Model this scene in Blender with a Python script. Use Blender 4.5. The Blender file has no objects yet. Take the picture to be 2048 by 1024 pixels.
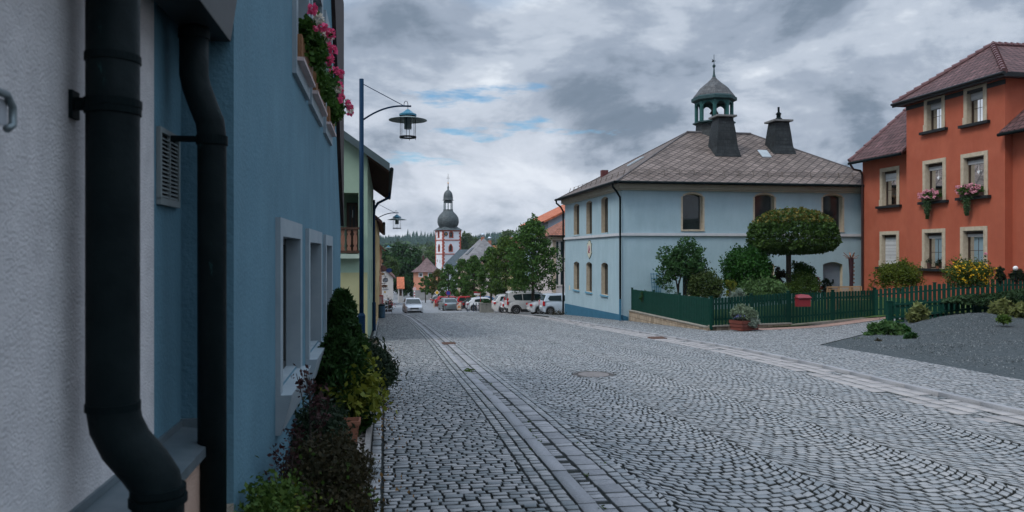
import bpy, math, random
import numpy as np
from mathutils import Vector, Matrix, noise as mnoise
rng = np.random.default_rng(7)
random.seed(7)
S = bpy.context.scene
COL = S.collection
# ------------------------------------------------------------------ camera, sky, sun, exposure
F, CX, HY, EYE = 1500.0, 1024.0, 505.0, 1.65
TH = math.radians(9.6); ct, st = math.cos(TH), math.sin(TH)
cam_d = bpy.data.cameras.new('camera'); cam = bpy.data.objects.new('camera', cam_d); COL.objects.link(cam)
cam.location = (0, 0, EYE); cam.rotation_euler = (math.pi / 2, 0, 0)
cam_d.sensor_width = 36; cam_d.lens = F / 2048 * 36; cam_d.shift_y = -7 / 2048
cam_d.clip_start = 0.05; cam_d.clip_end = 6000
cam_d.dof.use_dof = True; cam_d.dof.focus_distance = 26; cam_d.dof.aperture_fstop = 3.8
S.camera = cam
w = bpy.data.worlds.new('World'); S.world = w; w.use_nodes = True
SUN_EL, SUN_AZ = math.radians(52), math.radians(-128)     # azimuth measured from +Y towards +X
def world_nodes():
    nt = w.node_tree; N = nt.nodes; L = nt.links; N.clear()
    out = N.new('ShaderNodeOutputWorld'); bg = N.new('ShaderNodeBackground'); bg.inputs[1].default_value = 0.1
    L.new(bg.outputs[0], out.inputs[0])
    sky = N.new('ShaderNodeTexSky'); sky.sky_type = 'NISHITA'; sky.sun_disc = False
    sky.sun_elevation = SUN_EL; sky.sun_rotation = SUN_AZ
    tc = N.new('ShaderNodeTexCoord'); sep = N.new('ShaderNodeSeparateXYZ'); L.new(tc.outputs['Generated'], sep.inputs[0])
    def m(op, a, b=None, c=None, clamp=False):
        n = N.new('ShaderNodeMath'); n.operation = op; n.use_clamp = clamp
        for i, q in enumerate((a, b, c)):
            if q is None: continue
            if isinstance(q, (int, float)): n.inputs[i].default_value = q
            else: L.new(q, n.inputs[i])
        return n.outputs[0]
    z = m('MAXIMUM', sep.outputs[2], 0.0); den = m('ADD', z, 0.10)
    comb = N.new('ShaderNodeCombineXYZ'); L.new(m('DIVIDE', sep.outputs[0], den), comb.inputs[0]); L.new(m('DIVIDE', sep.outputs[1], den), comb.inputs[1])
    def noi(scale, detail, rough, off, dist=0.0, sc=(1, 1, 1)):
        mp = N.new('ShaderNodeMapping'); mp.inputs[1].default_value = off; mp.inputs[3].default_value = sc
        L.new(comb.outputs[0], mp.inputs[0]); n = N.new('ShaderNodeTexNoise'); n.inputs['Scale'].default_value = scale
        n.inputs['Detail'].default_value = detail; n.inputs['Roughness'].default_value = rough; n.inputs['Distortion'].default_value = dist
        L.new(mp.outputs[0], n.inputs[0]); return n.outputs[0]
    a = noi(0.62, 9, 0.56, (3.1, 1.7, 0), 0.35, (1, .8, 1)); b = noi(1.7, 8, 0.6, (9.3, 4.2, 2), 0.5); c = noi(0.45, 6, 0.5, (1.2, 7.9, 5), 0.2)
    mpd = N.new('ShaderNodeMapping'); mpd.inputs[1].default_value = (2.3, .4, .9); mpd.inputs[3].default_value = (1, 1, 1.9); L.new(tc.outputs['Generated'], mpd.inputs[0])
    nd = N.new('ShaderNodeTexNoise'); nd.inputs['Scale'].default_value = 4.0; nd.inputs['Detail'].default_value = 11; nd.inputs['Roughness'].default_value = .57; nd.inputs['Distortion'].default_value = .25; L.new(mpd.outputs[0], nd.inputs[0]); dd = nd.outputs[0]
    wl = m('SUBTRACT', 1.0, m('MULTIPLY', z, 1.1), clamp=True)
    flat_ = m('ADD', m('MULTIPLY', a, 0.62), m('MULTIPLY', b, 0.38))
    wl = m('MULTIPLY', wl, .86)
    dens = m('ADD', m('MULTIPLY', flat_, m('SUBTRACT', 1.0, wl)), m('MULTIPLY', dd, wl))
    r = N.new('ShaderNodeValToRGB'); L.new(dens, r.inputs[0]); cr = r.color_ramp; cr.interpolation = 'EASE'
    cr.elements[0].position = .38; cr.elements[0].color = (5.6, 6.0, 6.5, 1)
    cr.elements[1].position = .66; cr.elements[1].color = (.85, 1.18, 1.6, 1)
    for p, q in ((.44, (3.6, 4.05, 4.75)), (.495, (2.35, 2.8, 3.5)), (.56, (1.35, 1.75, 2.3))):
        e = cr.elements.new(p); e.color = (*q, 1)
    mpf = N.new('ShaderNodeMapping'); mpf.inputs[3].default_value = (1, 1, 5); L.new(tc.outputs['Generated'], mpf.inputs[0]); nf = N.new('ShaderNodeTexNoise'); nf.inputs['Scale'].default_value = 11; nf.inputs['Detail'].default_value = 8; nf.inputs['Roughness'].default_value = .6; L.new(mpf.outputs[0], nf.inputs[0]); fine = nf.outputs[0]
    # low bright cloud banks just over the skyline
    lowf = m('SUBTRACT', 1.0, m('MULTIPLY', z, 4.2), clamp=True)
    low = m('MULTIPLY', lowf, m('MULTIPLY', m('SUBTRACT', 0.58, dd, clamp=True), 5.5, clamp=True))
    mix2 = N.new('ShaderNodeMix'); mix2.data_type = 'RGBA'; L.new(low, mix2.inputs[0]); L.new(r.outputs[0], mix2.inputs[6]); mix2.inputs[7].default_value = (5.2, 5.5, 6.1, 1)
    # gaps of blue
    gap = N.new('ShaderNodeValToRGB'); L.new(c, gap.inputs[0]); g = gap.color_ramp
    g.elements[0].position = .68; g.elements[0].color = (0, 0, 0, 1); g.elements[1].position = .76; g.elements[1].color = (1, 1, 1, 1)
    gm = m('MULTIPLY', gap.outputs[0], m('SUBTRACT', 1.2, m('MULTIPLY', b, 1.1), clamp=True))
    for x0, z0, wx, wz in ((-.045, .203, .10, .024), (-.13, .120, .07, .014), (.03, .160, .14, .014)):   # torn blue gaps ahead
        ex = m('POWER', m('ABSOLUTE', m('DIVIDE', m('SUBTRACT', sep.outputs[0], x0), wx)), 2.0); ez = m('POWER', m('ABSOLUTE', m('DIVIDE', m('SUBTRACT', sep.outputs[2], z0), wz)), 2.0)
        e = m('SUBTRACT', m('SUBTRACT', 1.1, m('ADD', ex, ez)), m('MULTIPLY', m('SUBTRACT', fine, .40), 7.5), clamp=True)
        gm = m('MAXIMUM', gm, m('MULTIPLY', m('MULTIPLY', e, .8, clamp=True), m('GREATER_THAN', sep.outputs[1], 0.0)))
    skyc = N.new('ShaderNodeMix'); skyc.data_type = 'RGBA'; skyc.blend_type = 'MULTIPLY'; skyc.inputs[0].default_value = 1
    L.new(sky.outputs[0], skyc.inputs[6]); skyc.inputs[7].default_value = (.42, .75, .9, 1)
    mix = N.new('ShaderNodeMix'); mix.data_type = 'RGBA'; L.new(gm, mix.inputs[0]); L.new(mix2.outputs[2], mix.inputs[6]); L.new(skyc.outputs[2], mix.inputs[7])
    # the cloud sheet is thinner and brighter overhead
    up = m('ADD', 1.0, m('MULTIPLY', m('MULTIPLY', m('SUBTRACT', z, 0.36, clamp=True), 2.6, clamp=True), ZEN))
    vm = N.new('ShaderNodeVectorMath'); vm.operation = 'SCALE'; L.new(mix.outputs[2], vm.inputs[0]); L.new(up, vm.inputs[3])
    L.new(vm.outputs[0], bg.inputs[0])
ZEN = 2.6
world_nodes()
sun_d = bpy.data.lights.new('sun', 'SUN'); sun_d.energy = 1.3; sun_d.angle = math.radians(18); sun_d.color = (1, .96, .9)
sun = bpy.data.objects.new('sun', sun_d); COL.objects.link(sun)
dv = Vector((math.sin(SUN_AZ) * math.cos(SUN_EL), math.cos(SUN_AZ) * math.cos(SUN_EL), math.sin(SUN_EL)))
sun.rotation_euler = (-dv).to_track_quat('-Z', 'Y').to_euler(); sun.location = dv * 60
S.view_settings.view_transform = 'Standard'; S.view_settings.look = 'None'; S.view_settings.gamma = 1
S.view_settings.use_curve_mapping = False; S.view_settings.exposure = 0.55
try:
    S.cycles.max_bounces = 6; S.cycles.transparent_max_bounces = 12
except Exception: pass

# ------------------------------------------------------------------ terrain and picture geometry
TS = [-40, -20, 0, 36, 48, 60, 75, 85, 110, 150, 200, 260, 330, 500, 3000]
TD = [-.35, .65, 1.65, 3.45, 4.12, 4.95, 6.0, 6.6, 7.95, 10.0, 12.3, 13.7, 14.6, 15.5, 15.5]
_s = np.arange(-60, 1200, 1.0); _d = np.interp(_s, TS, TD); _d = np.convolve(np.pad(_d, 4, mode='edge'), np.ones(9) / 9, mode='valid')
_d[:8] = _d[8] - (8 - np.arange(8)) * .05
def gsv(s, v):
    s = np.asarray(s, float); v = np.asarray(v, float)
    z = EYE - np.interp(s, _s, _d)
    r = np.clip(v - 16, 0, 40)
    return z + .02 * r * r / (1 + .15 * r) * np.clip(1 - (s - 38) / 20, 0, 1)
def sv(x, y): return y * ct - x * st, x * ct + y * st
def xy(s, v): return v * ct - s * st, s * ct + v * st
def gz(x, y): s, v = sv(x, y); return float(gsv(s, v))
def G(px, py):                                     # where the sight line meets the ground
    y = 1.0
    while y < 900:
        if EYE - (py - HY) / F * y < gz((px - CX) / F * y, y): break
        y += .05 if y < 60 else .3
    x = (px - CX) / F * y
    return sv(x, y)
def on_v(px, v):                                   # (s, Y) of a sight line on the plane v = const
    q = (px - CX) / F; Y = v / (q * ct + st); return Y * (ct - q * st), Y
def on_s(px, s):
    q = (px - CX) / F; Y = s / (ct - q * st); return Y * (q * ct + st), Y
def zy(py, Y): return EYE - (py - HY) / F * Y
def at(px, Y):                                     # (s, v) at depth Y
    return sv((px - CX) / F * Y, Y)

# ------------------------------------------------------------------ materials
MATS = {}
def mat(name, c1, c2=None, scale=3.0, rough=.8, bump=0.0, bscale=60.0, metal=0.0, spec=.25, dirt=0.0, tint=0.0, tint_attr=None, coat=0.0, pattern=None, psize=(.3, .3), pcol=None, prot=0.0, poff=.5, pmort=.02, pbump=.4, translucent=0.0, emit=None, detail=5):
    if name in MATS: return MATS[name]
    m = bpy.data.materials.new(name); m.use_nodes = True; nt = m.node_tree; N = nt.nodes; L = nt.links
    b = N['Principled BSDF']; out = N['Material Output']
    b.inputs['Roughness'].default_value = rough; b.inputs['Metallic'].default_value = metal; b.inputs['Specular IOR Level'].default_value = spec
    if coat: b.inputs['Coat Weight'].default_value = coat; b.inputs['Coat Roughness'].default_value = .08
    c2 = c2 or tuple(min(1, q * 1.25) for q in c1)
    tc = N.new('ShaderNodeTexCoord')
    n1 = N.new('ShaderNodeTexNoise'); n1.inputs['Scale'].default_value = scale; n1.inputs['Detail'].default_value = detail; n1.inputs['Roughness'].default_value = .62
    L.new(tc.outputs['Object'], n1.inputs[0])
    mr = N.new('ShaderNodeMapRange'); mr.inputs[1].default_value = .3; mr.inputs[2].default_value = .7; L.new(n1.outputs[0], mr.inputs[0])
    mx = N.new('ShaderNodeMix'); mx.data_type = 'RGBA'; mx.inputs[6].default_value = (*c1, 1); mx.inputs[7].default_value = (*c2, 1)
    fac = mr.outputs[0]
    if tint_attr:
        at_ = N.new('ShaderNodeAttribute'); at_.attribute_name = tint_attr
        ad = N.new('ShaderNodeMath'); ad.operation = 'MULTIPLY_ADD'; ad.inputs[1].default_value = tint; ad.use_clamp = True
        L.new(at_.outputs['Fac'], ad.inputs[0])
        ml = N.new('ShaderNodeMath'); ml.operation = 'MULTIPLY'; ml.inputs[1].default_value = 1 - tint; L.new(fac, ml.inputs[0]); L.new(ml.outputs[0], ad.inputs[2]); fac = ad.outputs[0]
    L.new(fac, mx.inputs[0]); col = mx.outputs[2]; hgt = None
    if pattern:
        uv = N.new('ShaderNodeUVMap'); mp = N.new('ShaderNodeMapping'); mp.inputs[2].default_value = (0, 0, prot); L.new(uv.outputs[0], mp.inputs[0])
        br = N.new('ShaderNodeTexBrick'); br.offset = poff; br.inputs['Scale'].default_value = 1; br.inputs['Mortar Size'].default_value = pmort
        br.inputs['Brick Width'].default_value = psize[0]; br.inputs['Row Height'].default_value = psize[1]; br.inputs['Mortar Smooth'].default_value = .3; br.inputs['Bias'].default_value = 0
        br.inputs['Color1'].default_value = (.72, .72, .72, 1); br.inputs['Color2'].default_value = (1.15, 1.15, 1.15, 1); br.inputs['Mortar'].default_value = (*(pcol or (.35, .35, .35)), 1)
        L.new(mp.outputs[0], br.inputs[0])
        mm = N.new('ShaderNodeMix'); mm.data_type = 'RGBA'; mm.blend_type = 'MULTIPLY'; mm.inputs[0].default_value = 1; L.new(col, mm.inputs[6]); L.new(br.outputs[0], mm.inputs[7]); col = mm.outputs[2]
        inv = N.new('ShaderNodeMath'); inv.operation = 'SUBTRACT'; inv.inputs[0].default_value = 1; L.new(br.outputs['Fac'], inv.inputs[1]); hgt = inv.outputs[0]
        if pattern == 'tile':      # every course steps over the one below, with rolls side by side
            sp = N.new('ShaderNodeSeparateXYZ'); L.new(mp.outputs[0], sp.inputs[0])
            d = N.new('ShaderNodeMath'); d.operation = 'DIVIDE'; d.inputs[1].default_value = psize[1]; L.new(sp.outputs[1], d.inputs[0])
            fr = N.new('ShaderNodeMath'); fr.operation = 'FRACT'; L.new(d.outputs[0], fr.inputs[0])
            i2 = N.new('ShaderNodeMath'); i2.operation = 'SUBTRACT'; i2.inputs[0].default_value = 1.2; L.new(fr.outputs[0], i2.inputs[1])
            sx = N.new('ShaderNodeMath'); sx.operation = 'MULTIPLY'; sx.inputs[1].default_value = math.tau / psize[0]; L.new(sp.outputs[0], sx.inputs[0])
            sn = N.new('ShaderNodeMath'); sn.operation = 'SINE'; L.new(sx.outputs[0], sn.inputs[0])
            ma = N.new('ShaderNodeMath'); ma.operation = 'MULTIPLY_ADD'; ma.inputs[1].default_value = .35; L.new(sn.outputs[0], ma.inputs[0]); L.new(i2.outputs[0], ma.inputs[2]); hgt = ma.outputs[0]
    if dirt:                   # rain streaks and patchy wear of the coat itself
        mp3 = N.new('ShaderNodeMapping'); mp3.inputs[3].default_value = (1.2, 1.2, .4); L.new(tc.outputs['Object'], mp3.inputs[0])
        n3 = N.new('ShaderNodeTexNoise'); n3.inputs['Scale'].default_value = 1.6; n3.inputs['Detail'].default_value = 7; n3.inputs['Roughness'].default_value = .7; L.new(mp3.outputs[0], n3.inputs[0])
        r3 = N.new('ShaderNodeMapRange'); r3.inputs[1].default_value = .32; r3.inputs[2].default_value = .62; r3.inputs[3].default_value = 1 - dirt; r3.inputs[4].default_value = 1.06; L.new(n3.outputs[0], r3.inputs[0])
        v3 = N.new('ShaderNodeVectorMath'); v3.operation = 'SCALE'; L.new(col, v3.inputs[0]); L.new(r3.outputs[0], v3.inputs[3]); col = v3.outputs[0]
    L.new(col, b.inputs['Base Color'])
    nrm = None
    if hgt is not None:
        bp = N.new('ShaderNodeBump'); bp.inputs['Strength'].default_value = pbump; bp.inputs['Distance'].default_value = .03; L.new(hgt, bp.inputs['Height']); nrm = bp.outputs[0]
    if bump:
        n2 = N.new('ShaderNodeTexNoise'); n2.inputs['Scale'].default_value = bscale; n2.inputs['Detail'].default_value = 3; L.new(tc.outputs['Object'], n2.inputs[0])
        bp2 = N.new('ShaderNodeBump'); bp2.inputs['Strength'].default_value = bump; bp2.inputs['Distance'].default_value = 1.2 / bscale; L.new(n2.outputs[0], bp2.inputs['Height'])
        if nrm: L.new(nrm, bp2.inputs['Normal'])
        nrm = bp2.outputs[0]
    if nrm: L.new(nrm, b.inputs['Normal'])
    if translucent:
        tr = N.new('ShaderNodeBsdfTranslucent'); L.new(col, tr.inputs[0]); ms = N.new('ShaderNodeMixShader'); ms.inputs[0].default_value = translucent
        L.new(b.outputs[0], ms.inputs[1]); L.new(tr.outputs[0], ms.inputs[2]); L.new(ms.outputs[0], out.inputs[0])
    MATS[name] = m; return m
def glass_mat(name, tint=(.75, .85, .85), refl=.12):
    m = bpy.data.materials.new(name); m.use_nodes = True; nt = m.node_tree; N = nt.nodes; L = nt.links; N.clear()
    out = N.new('ShaderNodeOutputMaterial'); t = N.new('ShaderNodeBsdfTransparent'); t.inputs[0].default_value = (*tint, 1)
    g = N.new('ShaderNodeBsdfGlossy'); g.inputs['Roughness'].default_value = .02; fr = N.new('ShaderNodeFresnel'); fr.inputs[0].default_value = 1.5
    a = N.new('ShaderNodeMath'); a.operation = 'ADD'; a.use_clamp = True; a.inputs[1].default_value = refl; L.new(fr.outputs[0], a.inputs[0])
    ms = N.new('ShaderNodeMixShader'); L.new(a.outputs[0], ms.inputs[0]); L.new(t.outputs[0], ms.inputs[1]); L.new(g.outputs[0], ms.inputs[2]); L.new(ms.outputs[0], out.inputs[0])
    return m
GLASS = glass_mat('window_glass', refl=.02); 
DARKGLASS = mat('dark_pane', (.012, .018, .02), (.02, .03, .033), rough=.06, spec=.6)
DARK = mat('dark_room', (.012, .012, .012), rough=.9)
PIPEM = mat('weathered_black_pipe', (.004, .008, .009), (.009, .015, .016), scale=5, rough=.5, spec=.06, bump=.1, bscale=14)
def scuffs(m):
    nt = m.node_tree; N = nt.nodes; L = nt.links; b = N['Principled BSDF']; src = b.inputs['Base Color'].links[0].from_socket
    tc = N.new('ShaderNodeTexCoord'); mp = N.new('ShaderNodeMapping'); mp.inputs[3].default_value = (9, 9, 2.2); L.new(tc.outputs['Object'], mp.inputs[0]); n = N.new('ShaderNodeTexNoise'); n.inputs['Scale'].default_value = 1.3; n.inputs['Detail'].default_value = 9; n.inputs['Roughness'].default_value = .75; L.new(mp.outputs[0], n.inputs[0])
    r = N.new('ShaderNodeMapRange'); r.inputs[1].default_value = .63; r.inputs[2].default_value = .72; L.new(n.outputs[0], r.inputs[0]); x = N.new('ShaderNodeMix'); x.data_type = 'RGBA'; L.new(r.outputs[0], x.inputs[0]); L.new(src, x.inputs[6]); x.inputs[7].default_value = (.03, .10, .10, 1); L.new(x.outputs[2], b.inputs['Base Color'])
scuffs(PIPEM)
BLACKM = mat('black_metal', (.004, .008, .009), (.008, .013, .014), scale=5, rough=.5, spec=.03, bump=.05, bscale=20)
WHITE = mat('white_paint', (.62, .63, .64), (.7, .7, .7), rough=.6)
STONE = mat('sandstone', (.36, .305, .225), (.48, .41, .315), scale=6, rough=.9, bump=.3, bscale=50)
GREYM = mat('grey_metal', (.16, .20, .21), (.2, .24, .25), rough=.4, metal=.5)

# ------------------------------------------------------------------ mesh builder
class Fr:                                          # a wall frame: u along the wall, d outward, z up
    def __init__(s, o, t, n): s.o = o; s.t = t; s.n = n
    def __call__(s, u, d, z): return (s.o[0] + s.t[0] * u + s.n[0] * d, s.o[1] + s.t[1] * u + s.n[1] * d, z)
ID = Fr((0, 0), (1, 0), (0, 1))
class MB:
    def __init__(s): s.v = []; s.f = []; s.m = []
    def add(s, vs, fs, m=0):
        k = len(s.v); s.v += [tuple(p) for p in vs]; s.f += [tuple(i + k for i in f) for f in fs]; s.m += [m] * len(fs); return s
    def box(s, a0, a1, b0, b1, c0, c1, m=0, fr=None):
        fr = fr or ID
        P = [fr(a, b, c) for a, b, c in ((a0, b0, c0), (a1, b0, c0), (a1, b1, c0), (a0, b1, c0), (a0, b0, c1), (a1, b0, c1), (a1, b1, c1), (a0, b1, c1))]
        return s.add(P, [(0, 3, 2, 1), (4, 5, 6, 7), (0, 1, 5, 4), (1, 2, 6, 5), (2, 3, 7, 6), (3, 0, 4, 7)], m)
    def poly(s, pts, m=0): return s.add(pts, [tuple(range(len(pts)))], m)
    def prism(s, pts, off, m=0):                   # closed polygon of 3-D points, pushed by the vector off
        n = len(pts); q = [tuple(np.add(p, off)) for p in pts]
        return s.add(list(pts) + q, [tuple(range(n))[::-1], tuple(range(n, 2 * n))] + [(i, (i + 1) % n, (i + 1) % n + n, i + n) for i in range(n)], m)
    def bar(s, p, q, wx, wy=None, m=0):            # rectangular bar from p to q
        wy = wy or wx; p = Vector(p); q = Vector(q); d = (q - p).normalized()
        a = d.cross(Vector((0, 0, 1)));  a = Vector((1, 0, 0)) if a.length < 1e-4 else a.normalized(); b = a.cross(d)
        P = [c + a * (i * wx / 2) + b * (j * wy / 2) for c in (p, q) for i, j in ((-1, -1), (1, -1), (1, 1), (-1, 1))]
        return s.add(P, [(0, 1, 2, 3), (7, 6, 5, 4), (0, 4, 5, 1), (1, 5, 6, 2), (2, 6, 7, 3), (3, 7, 4, 0)], m)
    def tube(s, pts, r, n=10, m=0, cap=True):
        pts = [Vector(p) for p in pts]; rs = r if isinstance(r, (list, tuple)) else [r] * len(pts)
        V = []; ref = None
        for i, p in enumerate(pts):
            d = (pts[min(i + 1, len(pts) - 1)] - pts[max(i - 1, 0)]).normalized()
            if ref is None: ref = Vector((1, 0, 0)) if abs(d.x) < .8 else Vector((0, 1, 0))
            a = (ref - d * ref.dot(d)).normalized(); b = d.cross(a); ref = a
            V += [p + (a * math.cos(t) + b * math.sin(t)) * rs[i] for t in [math.tau * k / n for k in range(n)]]
        fs = [(i * n + k, i * n + (k + 1) % n, (i + 1) * n + (k + 1) % n, (i + 1) * n + k) for i in range(len(pts) - 1) for k in range(n)]
        if cap: fs += [tuple(range(n))[::-1], tuple(range((len(pts) - 1) * n, len(pts) * n))]
        return s.add(V, fs, m)
    def lathe(s, prof, n=16, c=(0, 0, 0), m=0, rot=0.0, sx=1, sy=1, cap=False):
        V = [(c[0] + r * sx * math.cos(rot + math.tau * k / n), c[1] + r * sy * math.sin(rot + math.tau * k / n), c[2] + z) for r, z in prof for k in range(n)]
        fs = [(i * n + k, i * n + (k + 1) % n, (i + 1) * n + (k + 1) % n, (i + 1) * n + k) for i in range(len(prof) - 1) for k in range(n)]
        if cap: fs += [tuple(range(n))[::-1], tuple(range((len(prof) - 1) * n, len(prof) * n))]
        return s.add(V, fs, m)
    def wall(s, fr, u0, u1, z0, z1, ops=(), depth=.2, m=0, mr=None):
        # rectangular wall skin with real openings (ua, ub, za, zb, arch rise)
        mr = m if mr is None else mr
        us = sorted({u0, u1, *[o[0] for o in ops], *[o[1] for o in ops]}); zs = sorted({z0, z1, *[o[2] for o in ops], *[o[3] for o in ops]})
        for a, b in zip(us, us[1:]):
            for c, d in zip(zs, zs[1:]):
                um, zm = (a + b) / 2, (c + d) / 2
                if any(o[0] < um < o[1] and o[2] < zm < o[3] for o in ops): continue
                s.add([fr(a, 0, c), fr(b, 0, c), fr(b, 0, d), fr(a, 0, d)], [(0, 1, 2, 3)], m)
        for o in ops:
            a, b, c, d = o[:4]; k = -depth
            for q in (((a, 0, c), (a, k, c), (a, k, d), (a, 0, d)), ((b, 0, c), (b, 0, d), (b, k, d), (b, k, c)), ((a, 0, d), (a, k, d), (b, k, d), (b, 0, d)), ((a, 0, c), (b, 0, c), (b, k, c), (a, k, c))):
                s.add([fr(*p) for p in q], [(0, 1, 2, 3)], mr)
            if len(o) > 4 and o[4]:                # arched head: two spandrels
                h = o[4]; n = 8; top = [(a + (b - a) * i / n, d - h * (2 * i / n - 1) ** 2) for i in range(n + 1)]
                for i in range(n):
                    (ua, za), (ub, zb) = top[i], top[i + 1]
                    s.add([fr(ua, 0, za), fr(ub, 0, zb), fr(ub, 0, d), fr(ua, 0, d)], [(0, 1, 2, 3)], m)
                    s.add([fr(ua, 0, za), fr(ua, k, za), fr(ub, k, zb), fr(ub, 0, zb)], [(0, 1, 2, 3)], mr)
        return s
    def build(s, name, mats, parent=None, smooth=False, bevel=0.0):
        me = bpy.data.meshes.new(name); me.from_pydata([tuple(map(float, p)) for p in s.v], [], s.f)
        mats = mats if isinstance(mats, (list, tuple)) else [mats]
        for q in mats: me.materials.append(q)
        if len(mats) > 1: me.polygons.foreach_set('material_index', s.m)
        uvl = me.uv_layers.new(name='UVMap'); me.update()
        co = np.array(s.v, float); uvs = np.zeros((len(me.loops), 2))
        for p in me.polygons:
            n = p.normal; t = Vector((-n.y, n.x, 0))
            t = Vector((1, 0, 0)) if t.length < .02 else t.normalized()
            b = n.cross(t); ii = list(p.loop_indices); vi = list(p.vertices)
            uvs[ii, 0] = co[vi] @ np.array(t); uvs[ii, 1] = co[vi] @ np.array(b)
        uvl.data.foreach_set('uv', uvs.ravel())
        if smooth: me.polygons.foreach_set('use_smooth', [True] * len(me.polygons))
        o = bpy.data.objects.new(name, me); COL.objects.link(o)
        if parent: o.parent = parent
        if bevel:
            bv = o.modifiers.new('bevel', 'BEVEL'); bv.width = bevel; bv.segments = 2; bv.limit_method = 'ANGLE'
        if smooth == 'auto':
            for e in ():
                pass
        return o
def tag(o, label=None, cat=None, group=None, kind=None):
    if label: o['label'] = label
    if cat: o['category'] = cat
    if group: o['group'] = group
    if kind: o['kind'] = kind
    return o
def thing(name, label, cat, s, v, z, rz=0.0, group=None):     # Empty at the base; local x = across the street, y = along it
    o = bpy.data.objects.new(name, None); COL.objects.link(o); x, y = xy(s, v)
    o.location = (x, y, z); o.rotation_euler = (0, 0, TH + rz); o.empty_display_size = .2
    return tag(o, label, cat, group)
def copy_tree(o, parent=None):
    c = o.copy(); COL.objects.link(c); c.parent = parent
    for ch in [q for q in bpy.data.objects if q.parent == o]: copy_tree(ch, c)
    return c
def nmesh(name, V, Fq, mats, parent=None, tint=None, smooth=False, midx=None):     # fast mesh of quads (or tris) from arrays
    me = bpy.data.meshes.new(name); V = np.asarray(V, np.float32); Fq = np.asarray(Fq, np.int32); k = Fq.shape[1]; n = len(Fq)
    me.vertices.add(len(V)); me.vertices.foreach_set('co', V.ravel()); me.loops.add(n * k); me.loops.foreach_set('vertex_index', Fq.ravel())
    me.polygons.add(n); me.polygons.foreach_set('loop_start', np.arange(0, n * k, k, dtype=np.int32))
    for q in (mats if isinstance(mats, (list, tuple)) else [mats]): me.materials.append(q)
    if midx is not None: me.polygons.foreach_set('material_index', np.asarray(midx, np.int32))
    if smooth: me.polygons.foreach_set('use_smooth', np.ones(n, bool))
    if tint is not None:
        a = me.attributes.new('tint', 'FLOAT', 'FACE'); a.data.foreach_set('value', np.asarray(tint, np.float32))
    me.update(calc_edges=True); me.validate()
    o = bpy.data.objects.new(name, me); COL.objects.link(o)
    if parent: o.parent = parent
    return o

# ------------------------------------------------------------------ foliage
def leaf_quads(C, size, elong=1.5, up=None, jit=.35):
    n = len(C); a = rng.normal(size=(n, 3)); 
    if up is not None: a = a * (1 - up[1]) + np.asarray(up[0]) * up[1] * 2
    a /= np.linalg.norm(a, axis=1, keepdims=True)
    b = np.cross(a, rng.normal(size=(n, 3))); b /= np.linalg.norm(b, axis=1, keepdims=True)
    sz = size * (1 + jit * rng.normal(size=(n, 1))).clip(.4, 2)
    nrm = np.cross(a, b)
    P = np.stack([C - a * sz * elong * .5, C + b * sz * .42 + nrm * sz * .10, C + a * sz * elong * .5 + nrm * sz * .05, C - b * sz * .42 + nrm * sz * .10], 1)
    return P.reshape(-1, 3), np.arange(4 * n).reshape(n, 4)
def foliage(name, C, size, m, parent, elong=1.5, up=None):
    V, Q = leaf_quads(np.asarray(C), size, elong, up)
    return nmesh(name, V, Q, m, parent, tint=rng.random(len(Q)))
def clumps(n_cl, per, rad, R, c=(0, 0, 0), shell=.5, squash=1.0, cut=None, flat=1.0, lump=.18):
    # leaf centres: clusters spread through an uneven ellipsoid, R = (rx, ry, rz)
    d = rng.normal(size=(n_cl * 2, 3)); d /= np.linalg.norm(d, axis=1, keepdims=True)
    if cut is not None: d = d[d[:, 2] > cut]
    d = d[:n_cl]; ph = rng.random(3) * 6
    lum = 1 + lump * (np.sin(d[:, 0] * 5 + ph[0]) * np.cos(d[:, 1] * 4 + ph[1]) + .7 * np.sin(d[:, 2] * 7 + ph[2] + d[:, 0] * 3))
    r = (shell + (1 - shell) * rng.random(len(d)) ** .6) * lum
    cc = d * r[:, None] * np.asarray(R) + np.asarray(c)
    L = cc[:, None, :] + rng.normal(size=(len(cc), per, 3)) * rad * np.array([1, 1, squash])
    return L.reshape(-1, 3), cc
def leafmat(name, c1, c2, tr=.25, scale=1.2): return mat(name, c1, c2, scale=scale, rough=.6, spec=.12, tint=.6, tint_attr='tint', translucent=tr, detail=2)
BARK = mat('bark', (.035, .028, .022), (.07, .06, .048), scale=14, rough=.95, bump=.6, bscale=30)
def tree(name, label, s, v, trunk_h, R, cz, m, n_cl=150, per=60, leaf=.09, clr=.3, trunk_r=.11, group=None, cut=None, shell=.35, cat='tree', z=None, lump=.2, extra=None, limbs=14, squash=.8):
    z = float(gsv(s, v)) if z is None else z
    t = thing(name, label, cat, s, v, z, group=group)
    L, cc = clumps(n_cl, per, clr, R, (0, 0, cz), shell=shell, cut=cut, lump=lump, squash=squash)
    if extra is not None: L = np.vstack([L, extra])
    foliage('crown', L, leaf, m, t)
    b = MB(); lean = rng.normal(size=2) * .05
    top = cz + R[2] * .55
    b.tube([(0, 0, -.15), (lean[0] * .4, lean[1] * .4, trunk_h * .5), (lean[0], lean[1], trunk_h), (lean[0] * 2, lean[1] * 2, (trunk_h + top) / 2), (lean[0], lean[1], top)], [trunk_r * 1.25, trunk_r, trunk_r * .85, trunk_r * .5, trunk_r * .15], 8)
    for i in range(min(limbs, len(cc))):
        q = cc[rng.integers(len(cc))]; z0 = trunk_h * .9 + (top - trunk_h) * rng.random() * .6
        mid = np.array([q[0] * .5, q[1] * .5, (z0 + q[2]) / 2 + .08])
        b.tube([(lean[0], lean[1], z0), mid, q], [trunk_r * .4, trunk_r * .25, trunk_r * .08], 5)
    b.build('trunk', BARK, t, smooth=True)
    return t
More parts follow.
